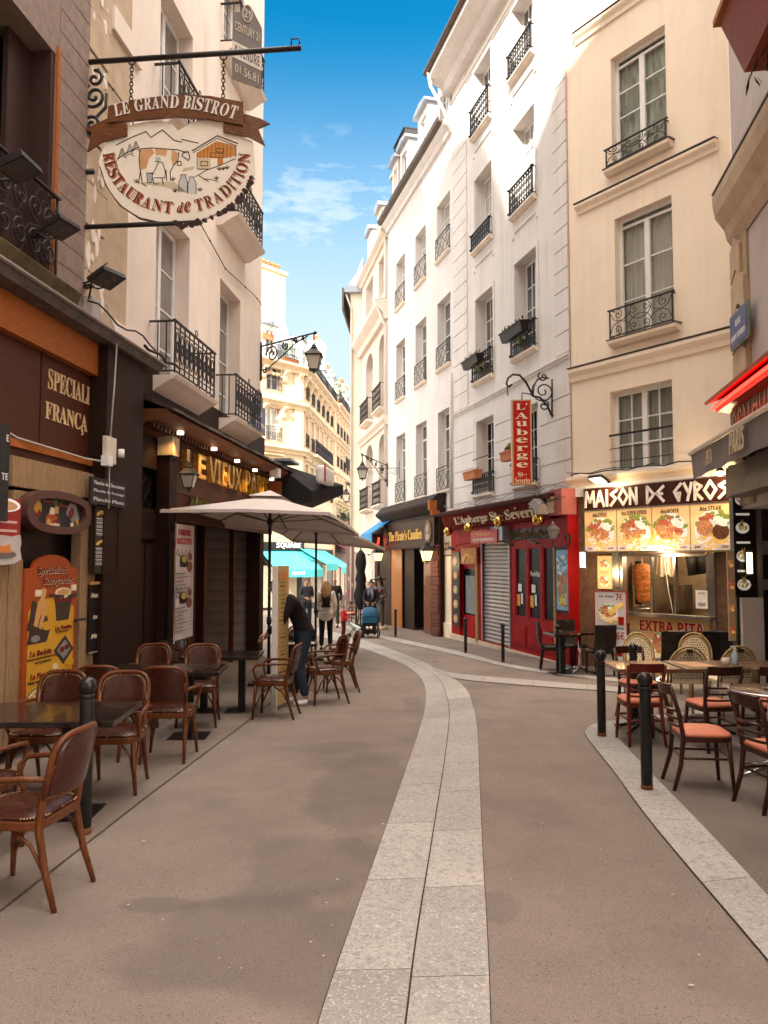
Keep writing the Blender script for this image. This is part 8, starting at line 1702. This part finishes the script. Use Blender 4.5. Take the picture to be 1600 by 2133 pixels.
def pad_chair(m, wd_m, hb=.98, w=.44):
    r = thing('padded_chair', 'padded chair', 'chair', Matrix()); mb = MB(); pad(mb, rrect(w, .44, .06), .40, .48, .015); mb.build('seat', m, r)
    for s in (-1, 1):
        mb = MB(); mb.tube([(s * (w / 2 - .04), -.18, .42), (s * (w / 2 - .04), -.19, 0)], [.022, .017], 6); mb.build('leg', wd_m, r); mb = MB(); mb.tube([(s * (w / 2 - .04), .2, .42), (s * (w / 2 - .04), .26, 0)], [.022, .017], 6); mb.build('leg', wd_m, r)
    mb = MB(); n = 8; vs = []
    for j in range(n + 1):
        t = j / n; z = .44 + (hb - .44) * t; y = .19 + .1 * t + .02 * math.sin(t * 5); hw = w / 2 * (1 - .03 * math.sin(t * 3.1)); vs += [(-hw, y, z + (.015 if j == n else 0)), (0, y + .03, z), (hw, y, z + (.015 if j == n else 0)), (hw, y + .05, z + (.015 if j == n else 0)), (0, y + .075, z), (-hw, y + .05, z + (.015 if j == n else 0))]
    fs = [(5, 4, 3, 2, 1, 0), tuple(range(6 * n, 6 * n + 6))]
    for j in range(n):
        for k in range(6): fs.append((6 * j + k, 6 * j + (k + 1) % 6, 6 * j + 6 + (k + 1) % 6, 6 * j + 6 + k))
    mb.add(vs, fs); mb.build('backrest', m, r, bevel=.012); return r
pc_ = pad_chair(BLEA, IRON, .95, .52); up_ = []; GP = 'black leather chairs at the gyros counter'
put(pc_, up_, 4.55, 12.3, 180, 'high backed black leather chair before the counter picture, nearer the spit', GP); put(pc_, up_, 5.16, 12.3, 184, 'high backed black leather chair before the counter, nearer the salad panel', GP)
pd_ = pad_chair(BLEA, WDK, .92, .42); ud = []; GD = 'small black chairs in front of the red doors'
for x, y, d, lab in ((3.28, 15.0, 82, 'small black chair in front of the red double doors, facing the table'), (3.78, 15.45, 20, 'small black chair against the red pillar behind the little tables'), (3.98, 14.35, 188, 'small black chair with its back to us beside the leaning pita board'), (4.3, 14.75, 205, 'small black chair half behind another at the pita board')): put(pd_, ud, x, y, d, lab, GD)
square_table(.6, .6, 'little black table on a chrome foot among the small black chairs', 3.72, 14.75, 8, 'little black tables by the red doors', base='chrome'); square_table(.5, .6, 'little black table against the bollard by the red double doors', 3.3, 14.4, 8, 'little black tables by the red doors')
bn_ = thing('bench', 'dark wooden bench under the white banner in the doorway', 'bench', place(-3.0, 11.3, R_(85))); mb = MB(); mb.box(-.6, .6, -.2, .2, .42, .46); mb.build('seat', WDC, bn_); mb = MB(); mb.box(-.6, .6, .2, .24, .5, .86); mb.build('backrest', WDC, bn_)
for x in (-.52, .52): mb = MB(); mb.box(x - .03, x + .03, -.18, .22, 0, .42); mb.build('leg', WDC, bn_)
# bollards
def bollard(px_, py_, top, label, round_=True):
    p = G(px_, py_); h = (py_ - top) / FL * p.y * 1.0; s = h / .95; r = thing('bollard', label, 'bollard', Matrix.Translation(p), 'black steel bollards'); mb = MB(); rr_ = .047 * (1 if round_ else .8)
    mb.lathe([(rr_, 0), (rr_, h - .17), (rr_ * .98, h - .15)], n=18); mb.build('post', mat('bollard_paint', (.020, .019, .018), .42, .5, 12, .25, 60, stain=((.07, .05, .04), 7, .6, .6)), r); mb = MB(); mb.lathe([(rr_ * 1.06, h - .15), (rr_ * 1.06, h - .125), (rr_ * .8, h - .115)], n=18); mb.build('collar', IRON, r); mb = MB(); mb.ball((0, 0, h - .065 if round_ else h - .07), .064 if round_ else .05, 18, 12); mb.build('ball_cap', mat('worn_ball', (.035, .030, .028), .25, .4, 8, metal=.4), r); mb = MB(); mb.lathe([(rr_ * 1.04, .0), (rr_ * 1.03, .04), (rr_ * 1.005, .05)], n=16); mb.build('rust_ring', mat('rust', (.16, .06, .025), .8, .4, 20), r); return r
for a in ((175, 1738, 1420, 'big round topped bollard between armchairs on the left terrace kerb'), (606, 1428, 1320, 'bollard half hidden behind the bending man'), (1254, 1535, 1358, 'bollard on the tip of the granite kerb of the right terrace'), (1348, 1646, 1407, 'bollard standing alone on the granite kerb nearest the coral seats'), (1322, 1498, 1343, 'bollard behind the reddest chair on the terrace kerb'), (970, 1361, 1286, 'thin bollard on the pavement before the roller shutter, nearer the candy shop'), (1048, 1381, 1297, 'thin bollard on the pavement right in front of the roller shutter'), (824, 1327, 1268, 'thin bollard in front of the candy shop doors'), (1163, 1402, 1300, 'thin bollard before the small black chairs by the red doors')): bollard(*a, round_=a[0] not in (970, 1048, 824, 1163))
# parasols: explicit corners
def parasol(label, pole, apexz, runz, corners, m_top):
    bx_, by_ = pole; r = thing('parasol', label, 'parasol', place(bx_, by_)); z0 = gz(bx_, by_); L = lambda p: Vector((p[0] - bx_, p[1] - by_, p[2] - z0)); A = Vector((0, 0, apexz - z0)); cs = [L(c) for c in corners]
    mb = MB(); n = 6; mb.smooth = False
    for i in range(4):
        a, b_ = cs[i], cs[(i + 1) % 4]; mid = (a + b_) / 2; mid.z += .03
        for e0, e1 in ((a, mid), (mid, b_)):
            prev = None
            for k in range(n + 1):
                t = k / n; q0 = A.lerp(e0, t); q1 = A.lerp(e1, t); sag = -.05 * math.sin(math.pi * t); q0.z += sag * .3; q1.z += sag * .3
                if prev: mb.add([prev[0], q0, q1, prev[1]], [(0, 1, 2, 3)])
                prev = (q0, q1)
            mb.add([e0, e1, e1 + Vector((0, 0, -.05)), e0 + Vector((0, 0, -.05))], [(0, 1, 2, 3)])
    mb.build('canopy', m_top, r); mb = MB(); cap = [A.lerp(c, .22) + Vector((0, 0, .05)) for c in cs]; top = A + Vector((0, 0, .09))
    for i in range(4): mb.add([top, cap[i], cap[(i + 1) % 4]], [(0, 1, 2)])
    mb.build('vent_cap', m_top, r); mb = MB(); mb.tube([(0, 0, 0), A - Vector((0, 0, .02))], .026, 10); mb.tube([(0, 0, 1.0), (0, 0, 1.12)], .042, 8); mb.tube([(.03, 0, 1.06), (.12, 0, 1.06)], .012, 5); mb.build('pole', IRON, r)
    R0_ = Vector((0, 0, runz - z0)); mb = MB(); mb.lathe([(.045, -.05), (.05, 0), (.045, .05)], tuple(R0_), 10); mb.build('hub', IRON, r)
    for i in range(4):
        for e in (cs[i], (cs[i] + cs[(i + 1) % 4]) / 2 + Vector((0, 0, .03))): mb = MB(); dn = Vector((0, 0, -.03)); mb.tube([A.lerp(e, .06) + dn, e + dn * .6], .011, 4); mb.tube([R0_, A.lerp(e, .55) + dn], .010, 4); mb.build('rib', IRON, r)
    mb = MB(); mb.box(-.3, .3, -.3, .3, 0, .06); mb.build('base_plate', DK, r)
def cloth(name, c, tr):
    m = mat(name, c, .85, .05, 3, .1, 80); t = m.node_tree; b = t.nodes['Principled BSDF']; d = t.nodes.new('ShaderNodeBsdfTranslucent'); d.inputs[0].default_value = (*tr, 1); x = t.nodes.new('ShaderNodeMixShader'); x.inputs[0].default_value = .04; t.links.new(b.outputs[0], x.inputs[1]); t.links.new(d.outputs[0], x.inputs[2]); t.links.new(x.outputs[0], t.nodes['Material Output'].inputs[0]); return m
PCL = cloth('parasol_cloth', (.62, .55, .51), (.42, .28, .2)); c2 = lambda a, b_, Y: tuple(atY(a, b_, Y))
parasol('nearer cream square parasol over the left terrace, its pole by the yellow totem', (-1.93, 13.0), 2.84, 2.39, [c2(333, 1061, 11.4), c2(687, 1067, 12.1), c2(748, 1112, 14.8), c2(440, 1092, 14.4)], PCL)
parasol('farther cream parasol, tilted towards the road over the last terrace table', (-1.50, 17.0), 2.75, 2.37, [c2(560, 1098, 15.2), c2(717, 1106, 15.6), c2(803, 1143, 18.2), c2(610, 1125, 18.4)], PCL)
# totem, pita board
mt = thing('menu_totem', 'tall narrow yellow menu totem with a white edge in front of the bending man', 'menu board', Matrix.Translation(G(574, 1482)) @ Matrix.Rotation(R_(76), 4, 'Z')); ht = 1.93; mb = MB(); mb.box(0, .46, 0, .03, .06, ht); mb.build('board', mat('totem_yellow', (.50, .34, .12), .5, .12, 3), mt); mb = MB(); mb.box(-.03, -.001, -.02, .05, 0, ht + .0); mb.build('edge_post', WHT, mt); mb = MB(); mb.mat(0)
for k in range(26): z = .25 + k * .058; a = .07 * math.sin(k * 2.1); mb.box(.23 - .10 - a * .5, .23 + .10 + a * .5, -.004, -.001, z, z + (.02 if k % 4 == 0 else .008))
mb.mat(1).box(.08, .38, -.006, -.001, ht - .19, ht - .09); mb.build('print', [mat('totem_ink', (.10, .06, .03), .5), mat('totem_orange', (.60, .22, .07), .5)], mt)
pbx, pby = 4.17, 14.25; pb = thing('pavement_board', 'white pavement board with a pita wrap photo and red prices beside the gyros hatch', 'menu board', place(pbx, pby, R_(-30))); wpx = .56; hp = 1.52; mb = MB(); mb.box(-wpx / 2, wpx / 2, 0, .03, .0, hp); mb.build('board', WHT, pb); mb = MB(); e = .015
mb.box(-wpx / 2 - e, wpx / 2 + e, -.01, .04, hp, hp + e); mb.box(-wpx / 2 - e, -wpx / 2, -.01, .04, 0, hp); mb.box(wpx / 2, wpx / 2 + e, -.01, .04, 0, hp); mb.build('board_frame', SRED, pb); mb = MB()
dish(mb, -.03, 1.13, .17, -.001, 0, rg); mb.mat(2).prism([(.0, 1.08), (.24, 1.28), (.2, 1.33), (-.05, 1.18)], -.02, -.001); mb.mat(7).box(.14, .24, -.012, -.001, .92, 1.07)
mb.mat(8).text('Pita - Boisson', -.07, 1.44, .26, .05, -.001, .003, 'bold'); mb.text('Panini au Choix - Boisson', -.0, .86, .48, .045, -.001, .003, 'bold'); mb.mat(7).text('7€', .16, 1.43, .13, .12, -.001, .004, 'bold'); mb.text('6€', .17, .72, .15, .14, -.001, .004, 'bold'); mb.mat(8); [mb.box(-.22, .06, -.003, -.001, z, z + .012) for z in (.80, .765, .73, .695)]; mb.mat(7); [mb.box(.0, .2, -.003, -.001, z, z + .07) for z in (.35,)]
mb.build('print', FOOD + [SRED, mat('ink_blue', (.05, .06, .16), .5)], pb); mb = MB(); mb.box(-.25, .25, .03, .3, 0, .04); mb.build('foot', IRON, pb)
street_lamp('street_lamp', Matrix.Translation(atY(654, 772, 16.6)), .95, 'unlit lantern on a scrolled bracket at the corner of the pale plaster house', None, FL0.at(xL2b - .06, FL0.px(546, 690)[1], -.02).translation)
street_lamp('street_lamp', Matrix.Translation(atY(755, 998, 27.4)), 1.0, 'unlit lantern on a scrolled bracket in front of the arched windows', None, FG.at(FG.x(806, -.03, 970), FG.px(806, 958)[1], -.03).translation)
lk_ = street_lamp('street_lamp', Matrix.Translation(atY(721, 1046, 40)), 1.15, 'small far lantern hanging before the cream house down the street', None, atY(741, 1018, 40.4))
sk_ = thing('sign_scroll', 'thin empty wrought iron sign bracket on the white building', 'bracket', FG.at(*FG.px(832, 975, -.02), -.02)); mb = MB(); mb.tube([(0, 0, 0), (-.3, -1.3, 0)], .012, 5); mb.tube([(0, 0, .3), (0, 0, -.4)], .012, 5)
for k in range(4): mb.tube([(-.07 * (k + .5) - .23 * p[0] * 1, -.3 * (k + .5) - p[0], -.15 + p[1]) for p in spiral(0, 0, .13, k, 1.4, 14, 1 if k % 2 else -1)], .008, 4)
mb.build('scrollwork', IRON, sk_)
fp_ = thing('folded_parasol', 'closed black parasol standing against the pale wall beyond the stroller', 'parasol', place(-.8, 26.5)); mb = MB(); mb.lathe([(.05, .7), (.2, .85), (.26, 1.2), (.16, 1.6), (.2, 1.75), (.14, 2.0), (.2, 2.3), (.16, 2.6), (.05, 2.75)], n=9); mb.build('cloth', mat('black_awning_cloth', (.012, .010, .010), .8), fp_); mb = MB(); mb.tube([(0, 0, 0), (0, 0, 3.05)], .025, 6); mb.build('pole', IRON, fp_)
square_table(.6, .6, 'small dark wooden table standing far off beside the purple post', -1.05, 29.0, 10, 'far small tables', WTOP, base='cast'); put(sc_, us, -.7, 29.4, 40, 'tiny far chair at the wooden table near the purple post', GS); put(sc_, us, -1.3, 29.6, -30, 'tiny far chair turned to us behind the wooden table by the purple post', GS)
bk_ = thing('bicycle', 'parked bicycle far down the street beside the purple post', 'bicycle', place(-2.2, 36.5, R_(70)))
for x in (-.5, .5): mb = MB(); mb.tube([(x + .33 * math.cos(a * .524), 0, .34 + .33 * math.sin(a * .524)) for a in range(12)], .022, 5, True); mb.build('wheel', IRON, bk_)
mb = MB(); mb.tube([(-.5, 0, .34), (-.18, 0, .85), (.38, 0, .82), (0, 0, .32), (-.18, 0, .85)], .022, 6); mb.tube([(.38, 0, .92), (.5, 0, .34)], .02, 6); mb.build('frame', mat('bike_grey', (.3, .32, .34), .3, metal=.6), bk_); mb = MB(); mb.tube([(.3, -.25, 1.02), (.38, 0, .98), (.3, .25, 1.02)], .014, 5); mb.build('handlebar', CHR, bk_); mb = MB(); mb.box(-.3, -.05, -.07, .07, .88, .93); mb.build('saddle', IRON, bk_)
# ------------------------------------------------------------------ people
def skin(pts, edges, rad, sub=2):
    """one continuous skin round a stick figure"""
    me = bpy.data.meshes.new('limbs'); me.from_pydata(pts, edges, []); o = bpy.data.objects.new('limbs', me); C.objects.link(o)
    m = o.modifiers.new('s', 'SKIN'); m.use_smooth_shade = True; sv = me.skin_vertices[0].data
    for i, r in enumerate(rad): sv[i].radius = r if isinstance(r, tuple) else (r, r); sv[i].use_root = i == 0
    s = o.modifiers.new('d', 'SUBSURF'); s.levels = s.render_levels = sub; bpy.context.view_layer.update()
    e = o.evaluated_get(bpy.context.evaluated_depsgraph_get()); x = e.to_mesh(); vs = [v.co.copy() for v in x.vertices]; fs = [tuple(p.vertices) for p in x.polygons]; bpy.data.objects.remove(o); bpy.data.meshes.remove(me); return vs, fs
SKIN = mat('skin', (.50, .27, .18), .5, .08, 10)
def person(label, M, j, cols, hair=None, shoes=(.03, .025, .022), s=1.0, eyes=True, skirt=None, bulk=1):
    """j: joints in metres, facing -y: pelvis, chest, neck, head, and per side shoulder, elbow, wrist, hip, knee, ankle"""
    r = thing('person', label, 'person', M @ Matrix.Scale(s, 4)); V_ = {k: Vector(v) for k, v in j.items()}
    P_ = [V_['pelvis'], V_['waist'], V_['chest'], V_['neck'], V_['head'] + Vector((0, 0, -.06)), V_['head'] + Vector((0, -.01, .05)), V_['head'] + Vector((0, 0, .11))]; E_ = [(i, i + 1) for i in range(6)]; Rr = [(.10, .08), (.10, .075), (.125, .09), .052, (.062, .075), (.072, .09), (.055, .065)]
    def limb(a, names, rs):
        for n, q in zip(names, rs): P_.append(V_[n]); E_.append((a, len(P_) - 1)); Rr.append(q); a = len(P_) - 1
    for t in 'lr': limb(2, ['sh' + t, 'el' + t, 'wr' + t], [.055, .042, .027]); limb(0, ['hip' + t, 'kn' + t, 'an' + t], [.085, .058, .042])
    vs, fs = skin(P_, E_, Rr); mb = MB(); mb.smooth = True; mb.add(vs, fs)
    for t in 'lr':
        w, e = V_['wr' + t], V_['el' + t]; d = (w - e).normalized(); sd = d.cross(Vector((0, 1, .2))).normalized(); up = sd.cross(d)
        mb.tube([w, w + d * .04, w + d * .085], [.022, .033, .03], 8)
        for k in range(4): o_ = sd * (.026 - .017 * k); L_ = (.06, .072, .068, .052)[k]; mb.tube([w + d * .08 + o_, w + d * (.08 + L_ * .55) + o_ * 1.1 + up * .008, w + d * (.08 + L_ * .9) + o_ * 1.1 + up * .028], [.0095, .009, .007], 6)
        mb.tube([w + d * .03 + sd * .028, w + d * .06 + sd * .055 + up * .01, w + d * .085 + sd * .06 + up * .02], [.012, .011, .008], 6)
    h = V_['head']; f = Vector((0, -1, 0)); mb.tube([h + Vector((0, -.085, .03)), h + Vector((0, -.108, .0)), h + Vector((0, -.085, -.01))], [.008, .014, .01], 6)
    for sx in (-1, 1): mb.ball(tuple(h + Vector((sx * .073, .0, .01))), .022, 6, 5, .5, .8)
    mb.build('body', SKIN, r)
    if eyes:
        for sx in (-1, 1): mb = MB(); mb.ball(tuple(h + Vector((sx * .03, -.082, .03))), .010, 6, 4); mb.build('eye', BLK, r)
        mb = MB(); mb.tube([h + Vector((-.022, -.082, -.045)), h + Vector((0, -.088, -.047)), h + Vector((.022, -.082, -.045))], .006, 5); mb.build('mouth', mat('lips', (.36, .11, .09), .5), r)
    top, trou = cols
    def cloth_(name, names, edges, rad, m): a, b_ = skin([V_[n] if isinstance(n, str) else n for n in names], edges, rad); q = MB(); q.smooth = True; q.add(a, b_); q.build(name, m, r)
    sl = lambda t: V_['el' + t].lerp(V_['wr' + t], .88)
    hem = V_['pelvis'] + (V_['pelvis'] - V_['waist']).normalized() * (skirt or .03)
    cloth_('jacket', ['waist', 'chest', V_['chest'].lerp(V_['neck'], .75), 'shl', 'ell', sl('l'), 'shr', 'elr', sl('r'), 'pelvis', hem], [(0, 1), (1, 2), (1, 3), (3, 4), (4, 5), (1, 6), (6, 7), (7, 8), (0, 9), (9, 10)], [(.155 * bulk, .13 * bulk), (.17 * bulk, .135 * bulk), .075, .078 * bulk, .058 * bulk, .046, .078 * bulk, .058 * bulk, .046, (.17 * bulk, .15), ((.20, .17) if skirt else (.175, .15))], top)
    cloth_('trousers', [V_['pelvis'].lerp(V_['waist'], .4), 'hipl', 'knl', V_['anl'] + Vector((0, 0, .02)), 'hipr', 'knr', V_['anr'] + Vector((0, 0, .02))], [(0, 1), (1, 2), (2, 3), (0, 4), (4, 5), (5, 6)], [(.145, .115), .10, .072, .06, .10, .072, .06], trou)
    for t in 'lr':
        a = V_['an' + t]; mb = MB(); mb.smooth = True; vs, fs = skin([a + Vector((0, .03, -.03)), a + Vector((0, -.06, -.045)), a + Vector((0, -.16, -.05))], [(0, 1), (1, 2)], [(.048, .045), (.046, .04), (.04, .03)], 1); mb.add(vs, fs); mb.build('shoe', mat('shoe_%.2f' % shoes[0], shoes, .5, .1, 8), r)
    if hair:
        col, kind = hair; m = mat('hair_%.2f' % col[0], col, .5, .35, 20, stretch=(20, 20, 2)); mb = MB(); mb.smooth = True; n = 14; vs = []; rows = 9
        for jx in range(rows + 1):
            ph = math.pi * (.02 + (.50 if kind == 'short' else .52) * jx / rows)
            for k in range(n): a = 2 * math.pi * k / n; fr_ = math.sin(a) < -.35; lim = ph if not fr_ else min(ph, math.pi * .33); vs.append(h + Vector((.092 * math.sin(lim) * math.cos(a), .012 + .108 * math.sin(lim) * math.sin(a), .035 + .105 * math.cos(lim))))
        mb.add(vs, [(q * n + k, q * n + (k + 1) % n, (q + 1) * n + (k + 1) % n, (q + 1) * n + k) for q in range(rows) for k in range(n)] + [tuple(range(n))])
        if kind == 'long':
            rr = random.Random(3)
            for k in range(16): a = -.2 + 3.55 * k / 15; x, y = .085 * math.cos(a), .085 * math.sin(a); mb.tube([h + Vector((x, y + .01, .06)), h + Vector((x * 1.15, y * 1.1 + .03, -.08)), h + Vector((x * 1.5 + rr.uniform(-.03, .03), y * 1.2 + .07, -.22)), h + Vector((x * 1.3 + rr.uniform(-.05, .05), y + .11, -.36 - rr.uniform(0, .1)))], [.028, .032, .03, .008], 6)
        if kind == 'bun': mb.ball(tuple(h + Vector((0, .03, .15))), .05, 10, 8)
        mb.build('hair', m, r)
    return r
def stand(**k):
    j = dict(pelvis=(0, 0, .93), waist=(0, .0, 1.08), chest=(0, .01, 1.30), neck=(0, .015, 1.46), head=(0, -.01, 1.58), shl=(.17, .01, 1.39), ell=(.22, .03, 1.12), wrl=(.22, -.08, .90), shr=(-.17, .01, 1.39), elr=(-.22, .03, 1.12), wrr=(-.22, -.08, .90), hipl=(.09, 0, .88), knl=(.10, -.02, .49), anl=(.11, .02, .085), hipr=(-.09, 0, .88), knr=(-.10, -.02, .49), anr=(-.11, .02, .085)); j.update(k); return j
cm = lambda n, c, r_=.85: mat(n, c, r_, .12, 12, .2, 60)
# bending man at the menu totem, seen from his right rear, leaning over the table
person('man in dark sweater, jeans and white shoes leaning over a table behind the yellow totem', place(-1.22, 10.95, R_(-80)), stand(pelvis=(0, .10, .92), waist=(0, .06, 1.07), chest=(0, -.06, 1.29), neck=(0, -.18, 1.42), head=(0, -.28, 1.49), shl=(.19, -.09, 1.34), ell=(.23, -.22, 1.08), wrl=(.15, -.42, .92), shr=(-.19, -.09, 1.34), elr=(-.23, -.18, 1.07), wrr=(-.15, -.38, .90), hipl=(.10, .09, .87), knl=(.10, .02, .48), anl=(.12, .10, .085), hipr=(-.10, .09, .87), knr=(-.10, -.05, .48), anr=(-.11, -.02, .085)), (cm('plum_sweater', (.010, .005, .007)), cm('blue_denim', (.018, .030, .048))), ((.03, .02, .015), 'short'), (.74, .72, .70), 1.08, skirt=.12)
wj = person('blonde woman in a white jacket walking away with a small black backpack', place(-1.44, 19.2, R_(184)), stand(wrl=(.20, -.12, .92), wrr=(-.20, -.12, .92)), (cm('white_jacket', (.86, .82, .74)), cm('black_trousers', (.012, .011, .012))), ((.42, .24, .10), 'long'), skirt=.24, bulk=1.18)
bp = thing('backpack', 'small black backpack on the back of the woman in the white jacket', 'backpack', wj.matrix_world @ Matrix.Translation((0, .20, 1.04))); mb = MB(); mb.slab(rrect(.20, .10, .04), .03, .28); mb.build('bag', BLK, bp, bevel=.02)
for s in (-1, 1): mb = MB(); mb.tube([(s * .09, -.02, .28), (s * .12, -.12, .40), (s * .13, -.28, .30), (s * .14, -.26, .1), (s * .1, -.02, .04)], .014, 5); mb.build('strap', BLK, bp)
person('woman with dark pinned-up hair and a grey scarf pushing a blue stroller', place(-.40, 24.4, R_(-4)), stand(wrl=(.12, -.34, 1.02), ell=(.23, -.08, 1.10), wrr=(-.12, -.34, 1.02), elr=(-.23, -.08, 1.10), head=(0, -.05, 1.56)), (cm('black_coat', (.014, .012, .014)), cm('dark_trousers', (.02, .018, .02))), ((.02, .013, .010), 'bun'), skirt=.2)
sf_ = thing('scarf', 'grey patterned scarf round the neck of the stroller woman', 'scarf', place(-.40, 24.4, R_(-4))); mb = MB(); mb.tube([(.11 * math.cos(a * .52), -.03 + .10 * math.sin(a * .52), 1.44 + .015 * math.sin(a * 2)) for a in range(12)], .05, 8, True); mb.tube([(.02, -.14, 1.42), (.05, -.17, 1.25), (.04, -.16, 1.12)], [.05, .05, .03], 6); mb.tube([(-.06, -.14, 1.40), (-.08, -.17, 1.22)], [.05, .03], 6); mb.build('cloth', mat('scarf_grey', (.15, .15, .19), .9, .6, 16), sf_)
st_ = thing('stroller', 'black stroller with a blue hood facing us, pushed by the woman with the scarf', 'stroller', place(-.42, 23.45, R_(-4)))
mb = MB(); n = 8; vs = []
for jx in range(7):
    a = math.pi * .5 * jx / 6 + .15
    for k in range(n + 1): b_ = math.pi * k / n; vs.append((.23 * math.cos(b_), -.28 * math.cos(a) * (.6 + .4 * math.sin(b_)), .62 + .30 * math.sin(a) * (.55 + .45 * math.sin(b_))))
mb.smooth = True; mb.add(vs, [(q * (n + 1) + k, q * (n + 1) + k + 1, (q + 1) * (n + 1) + k + 1, (q + 1) * (n + 1) + k) for q in range(6) for k in range(n)]); mb.smooth = False; mb.box(-.22, .22, -.26, -.24, .45, .66); mb.build('hood', mat('petrol_blue', (.012, .085, .16), .7, .1, 8), st_)
mb = MB(); mb.box(-.2, .2, -.22, .16, .34, .46); mb.box(-.2, .2, .12, .2, .46, .85); mb.box(-.18, .18, -.34, -.22, .2, .36); mb.box(-.2, .2, -.15, .25, .12, .2); mb.build('seat', BLK, st_)
mb = MB()
for s in (-1, 1): mb.tube([(s * .25, -.35, .09), (s * .23, 0, .45), (s * .22, .35, 1.0)], .016, 6); mb.tube([(s * .25, .32, .1), (s * .23, -.05, .5)], .016, 6)
mb.tube([(-.22, .35, 1.0), (0, .42, 1.03), (.22, .35, 1.0)], .018, 6); mb.build('frame', IRON, st_)
for x in (-.26, .26):
    for y in (-.36, .32): mb = MB(); mb.T = Matrix.Translation((x, y, .09)) @ Matrix.Rotation(R_(90), 4, 'Y'); mb.lathe([(.05, -.02), (.09, -.018), (.09, .018), (.05, .02)], n=14); mb.build('wheel', IRON, st_)
mb = MB()
for x in (-.05, .06): mb.ball((x, -.36, .32), .045, 8, 6, 1, 1.5)
mb.build('blanket', WHT, st_)
person('toddler in a red jacket holding the handle of a toy pram', place(-1.22, 23.3, R_(70)), stand(wrl=(.10, -.30, .98), ell=(.24, -.1, 1.12), wrr=(-.10, -.30, .98), elr=(-.24, -.1, 1.12)), (cm('red_jacket', (.55, .022, .025)), cm('dark_red_trousers', (.10, .012, .015))), ((.10, .05, .025), 'short'), s=.56, skirt=.1)
tp = thing('toy_pram', 'little pale toy pram pushed by the toddler in red', 'toy pram', place(-.90, 23.25, R_(70)))
mb = MB(); mb.add([(-.1, -.2, .3), (.1, -.2, .3), (.1, .14, .46), (-.1, .14, .46), (-.09, -.14, .17), (.09, -.14, .17), (.09, .1, .2), (-.09, .1, .2)], [(0, 1, 2, 3), (4, 7, 6, 5), (0, 4, 5, 1), (1, 5, 6, 2), (2, 6, 7, 3), (3, 7, 4, 0)]); mb.build('seat', mat('pale_mint', (.58, .66, .62), .7), tp); mb = MB()
for s in (-1, 1): mb.tube([(s * .11, -.24, .06), (s * .11, .2, .55)], .01, 5); mb.tube([(s * .11, .2, .06), (s * .11, -.1, .34)], .01, 5)
mb.tube([(-.11, .2, .55), (.11, .2, .55)], .012, 5); mb.build('frame', IRON, tp)
for x in (-.12, .12):
    for y in (-.24, .2): mb = MB(); mb.T = Matrix.Translation((x, y, .06)) @ Matrix.Rotation(R_(90), 4, 'Y'); mb.lathe([(.03, -.015), (.06, -.012), (.06, .012), (.03, .015)], n=12); mb.build('wheel', IRON, tp)
person('balding man in a dark top and olive trousers far down the street, turned to us', place(-1.80, 28.2, R_(-10)), stand(), (cm('dark_top', (.018, .014, .014)), cm('olive_trousers', (.07, .06, .03))), None, s=1.06)
person('man in an open grey jacket and jeans standing far off beyond the parasol pole', place(-2.72, 27.2, R_(25)), stand(wrl=(.1, -.22, 1.05), wrr=(-.1, -.22, 1.05)), (cm('charcoal_jacket', (.045, .045, .05)), cm('blue_denim', (.018, .030, .048))), ((.02, .013, .010), 'short'), s=1.05)
ps = person('life size pirate figure with a broad black hat standing outside the candy shop', place(-.16, 27.3, R_(-30)), stand(wrl=(.2, -.25, 1.1)), (cm('pirate_coat', (.12, .11, .11)), cm('pirate_breeches', (.06, .055, .06))), ((.02, .013, .010), 'long'), s=1.04, skirt=.5); ps['category'] = 'statue'; ps.name = 'pirate_statue'
mb = MB(); mb.lathe([(.10, .08), (.22, .09), (.23, .12), (.10, .13), (.09, .2), (.04, .22)], (0, -.01, 1.58), 16, 1, 1.1); mb.build('hat', BLK, ps); mb = MB(); mb.tube([(.16, -.12, 1.36), (0, -.16, 1.15), (-.15, -.1, .98)], .03, 6); mb.build('sash', SRED, ps); mb = MB(); mb.lathe([(.3, -.02), (.3, .06), (.26, .1)], n=14); mb.build('plinth', STN, ps)
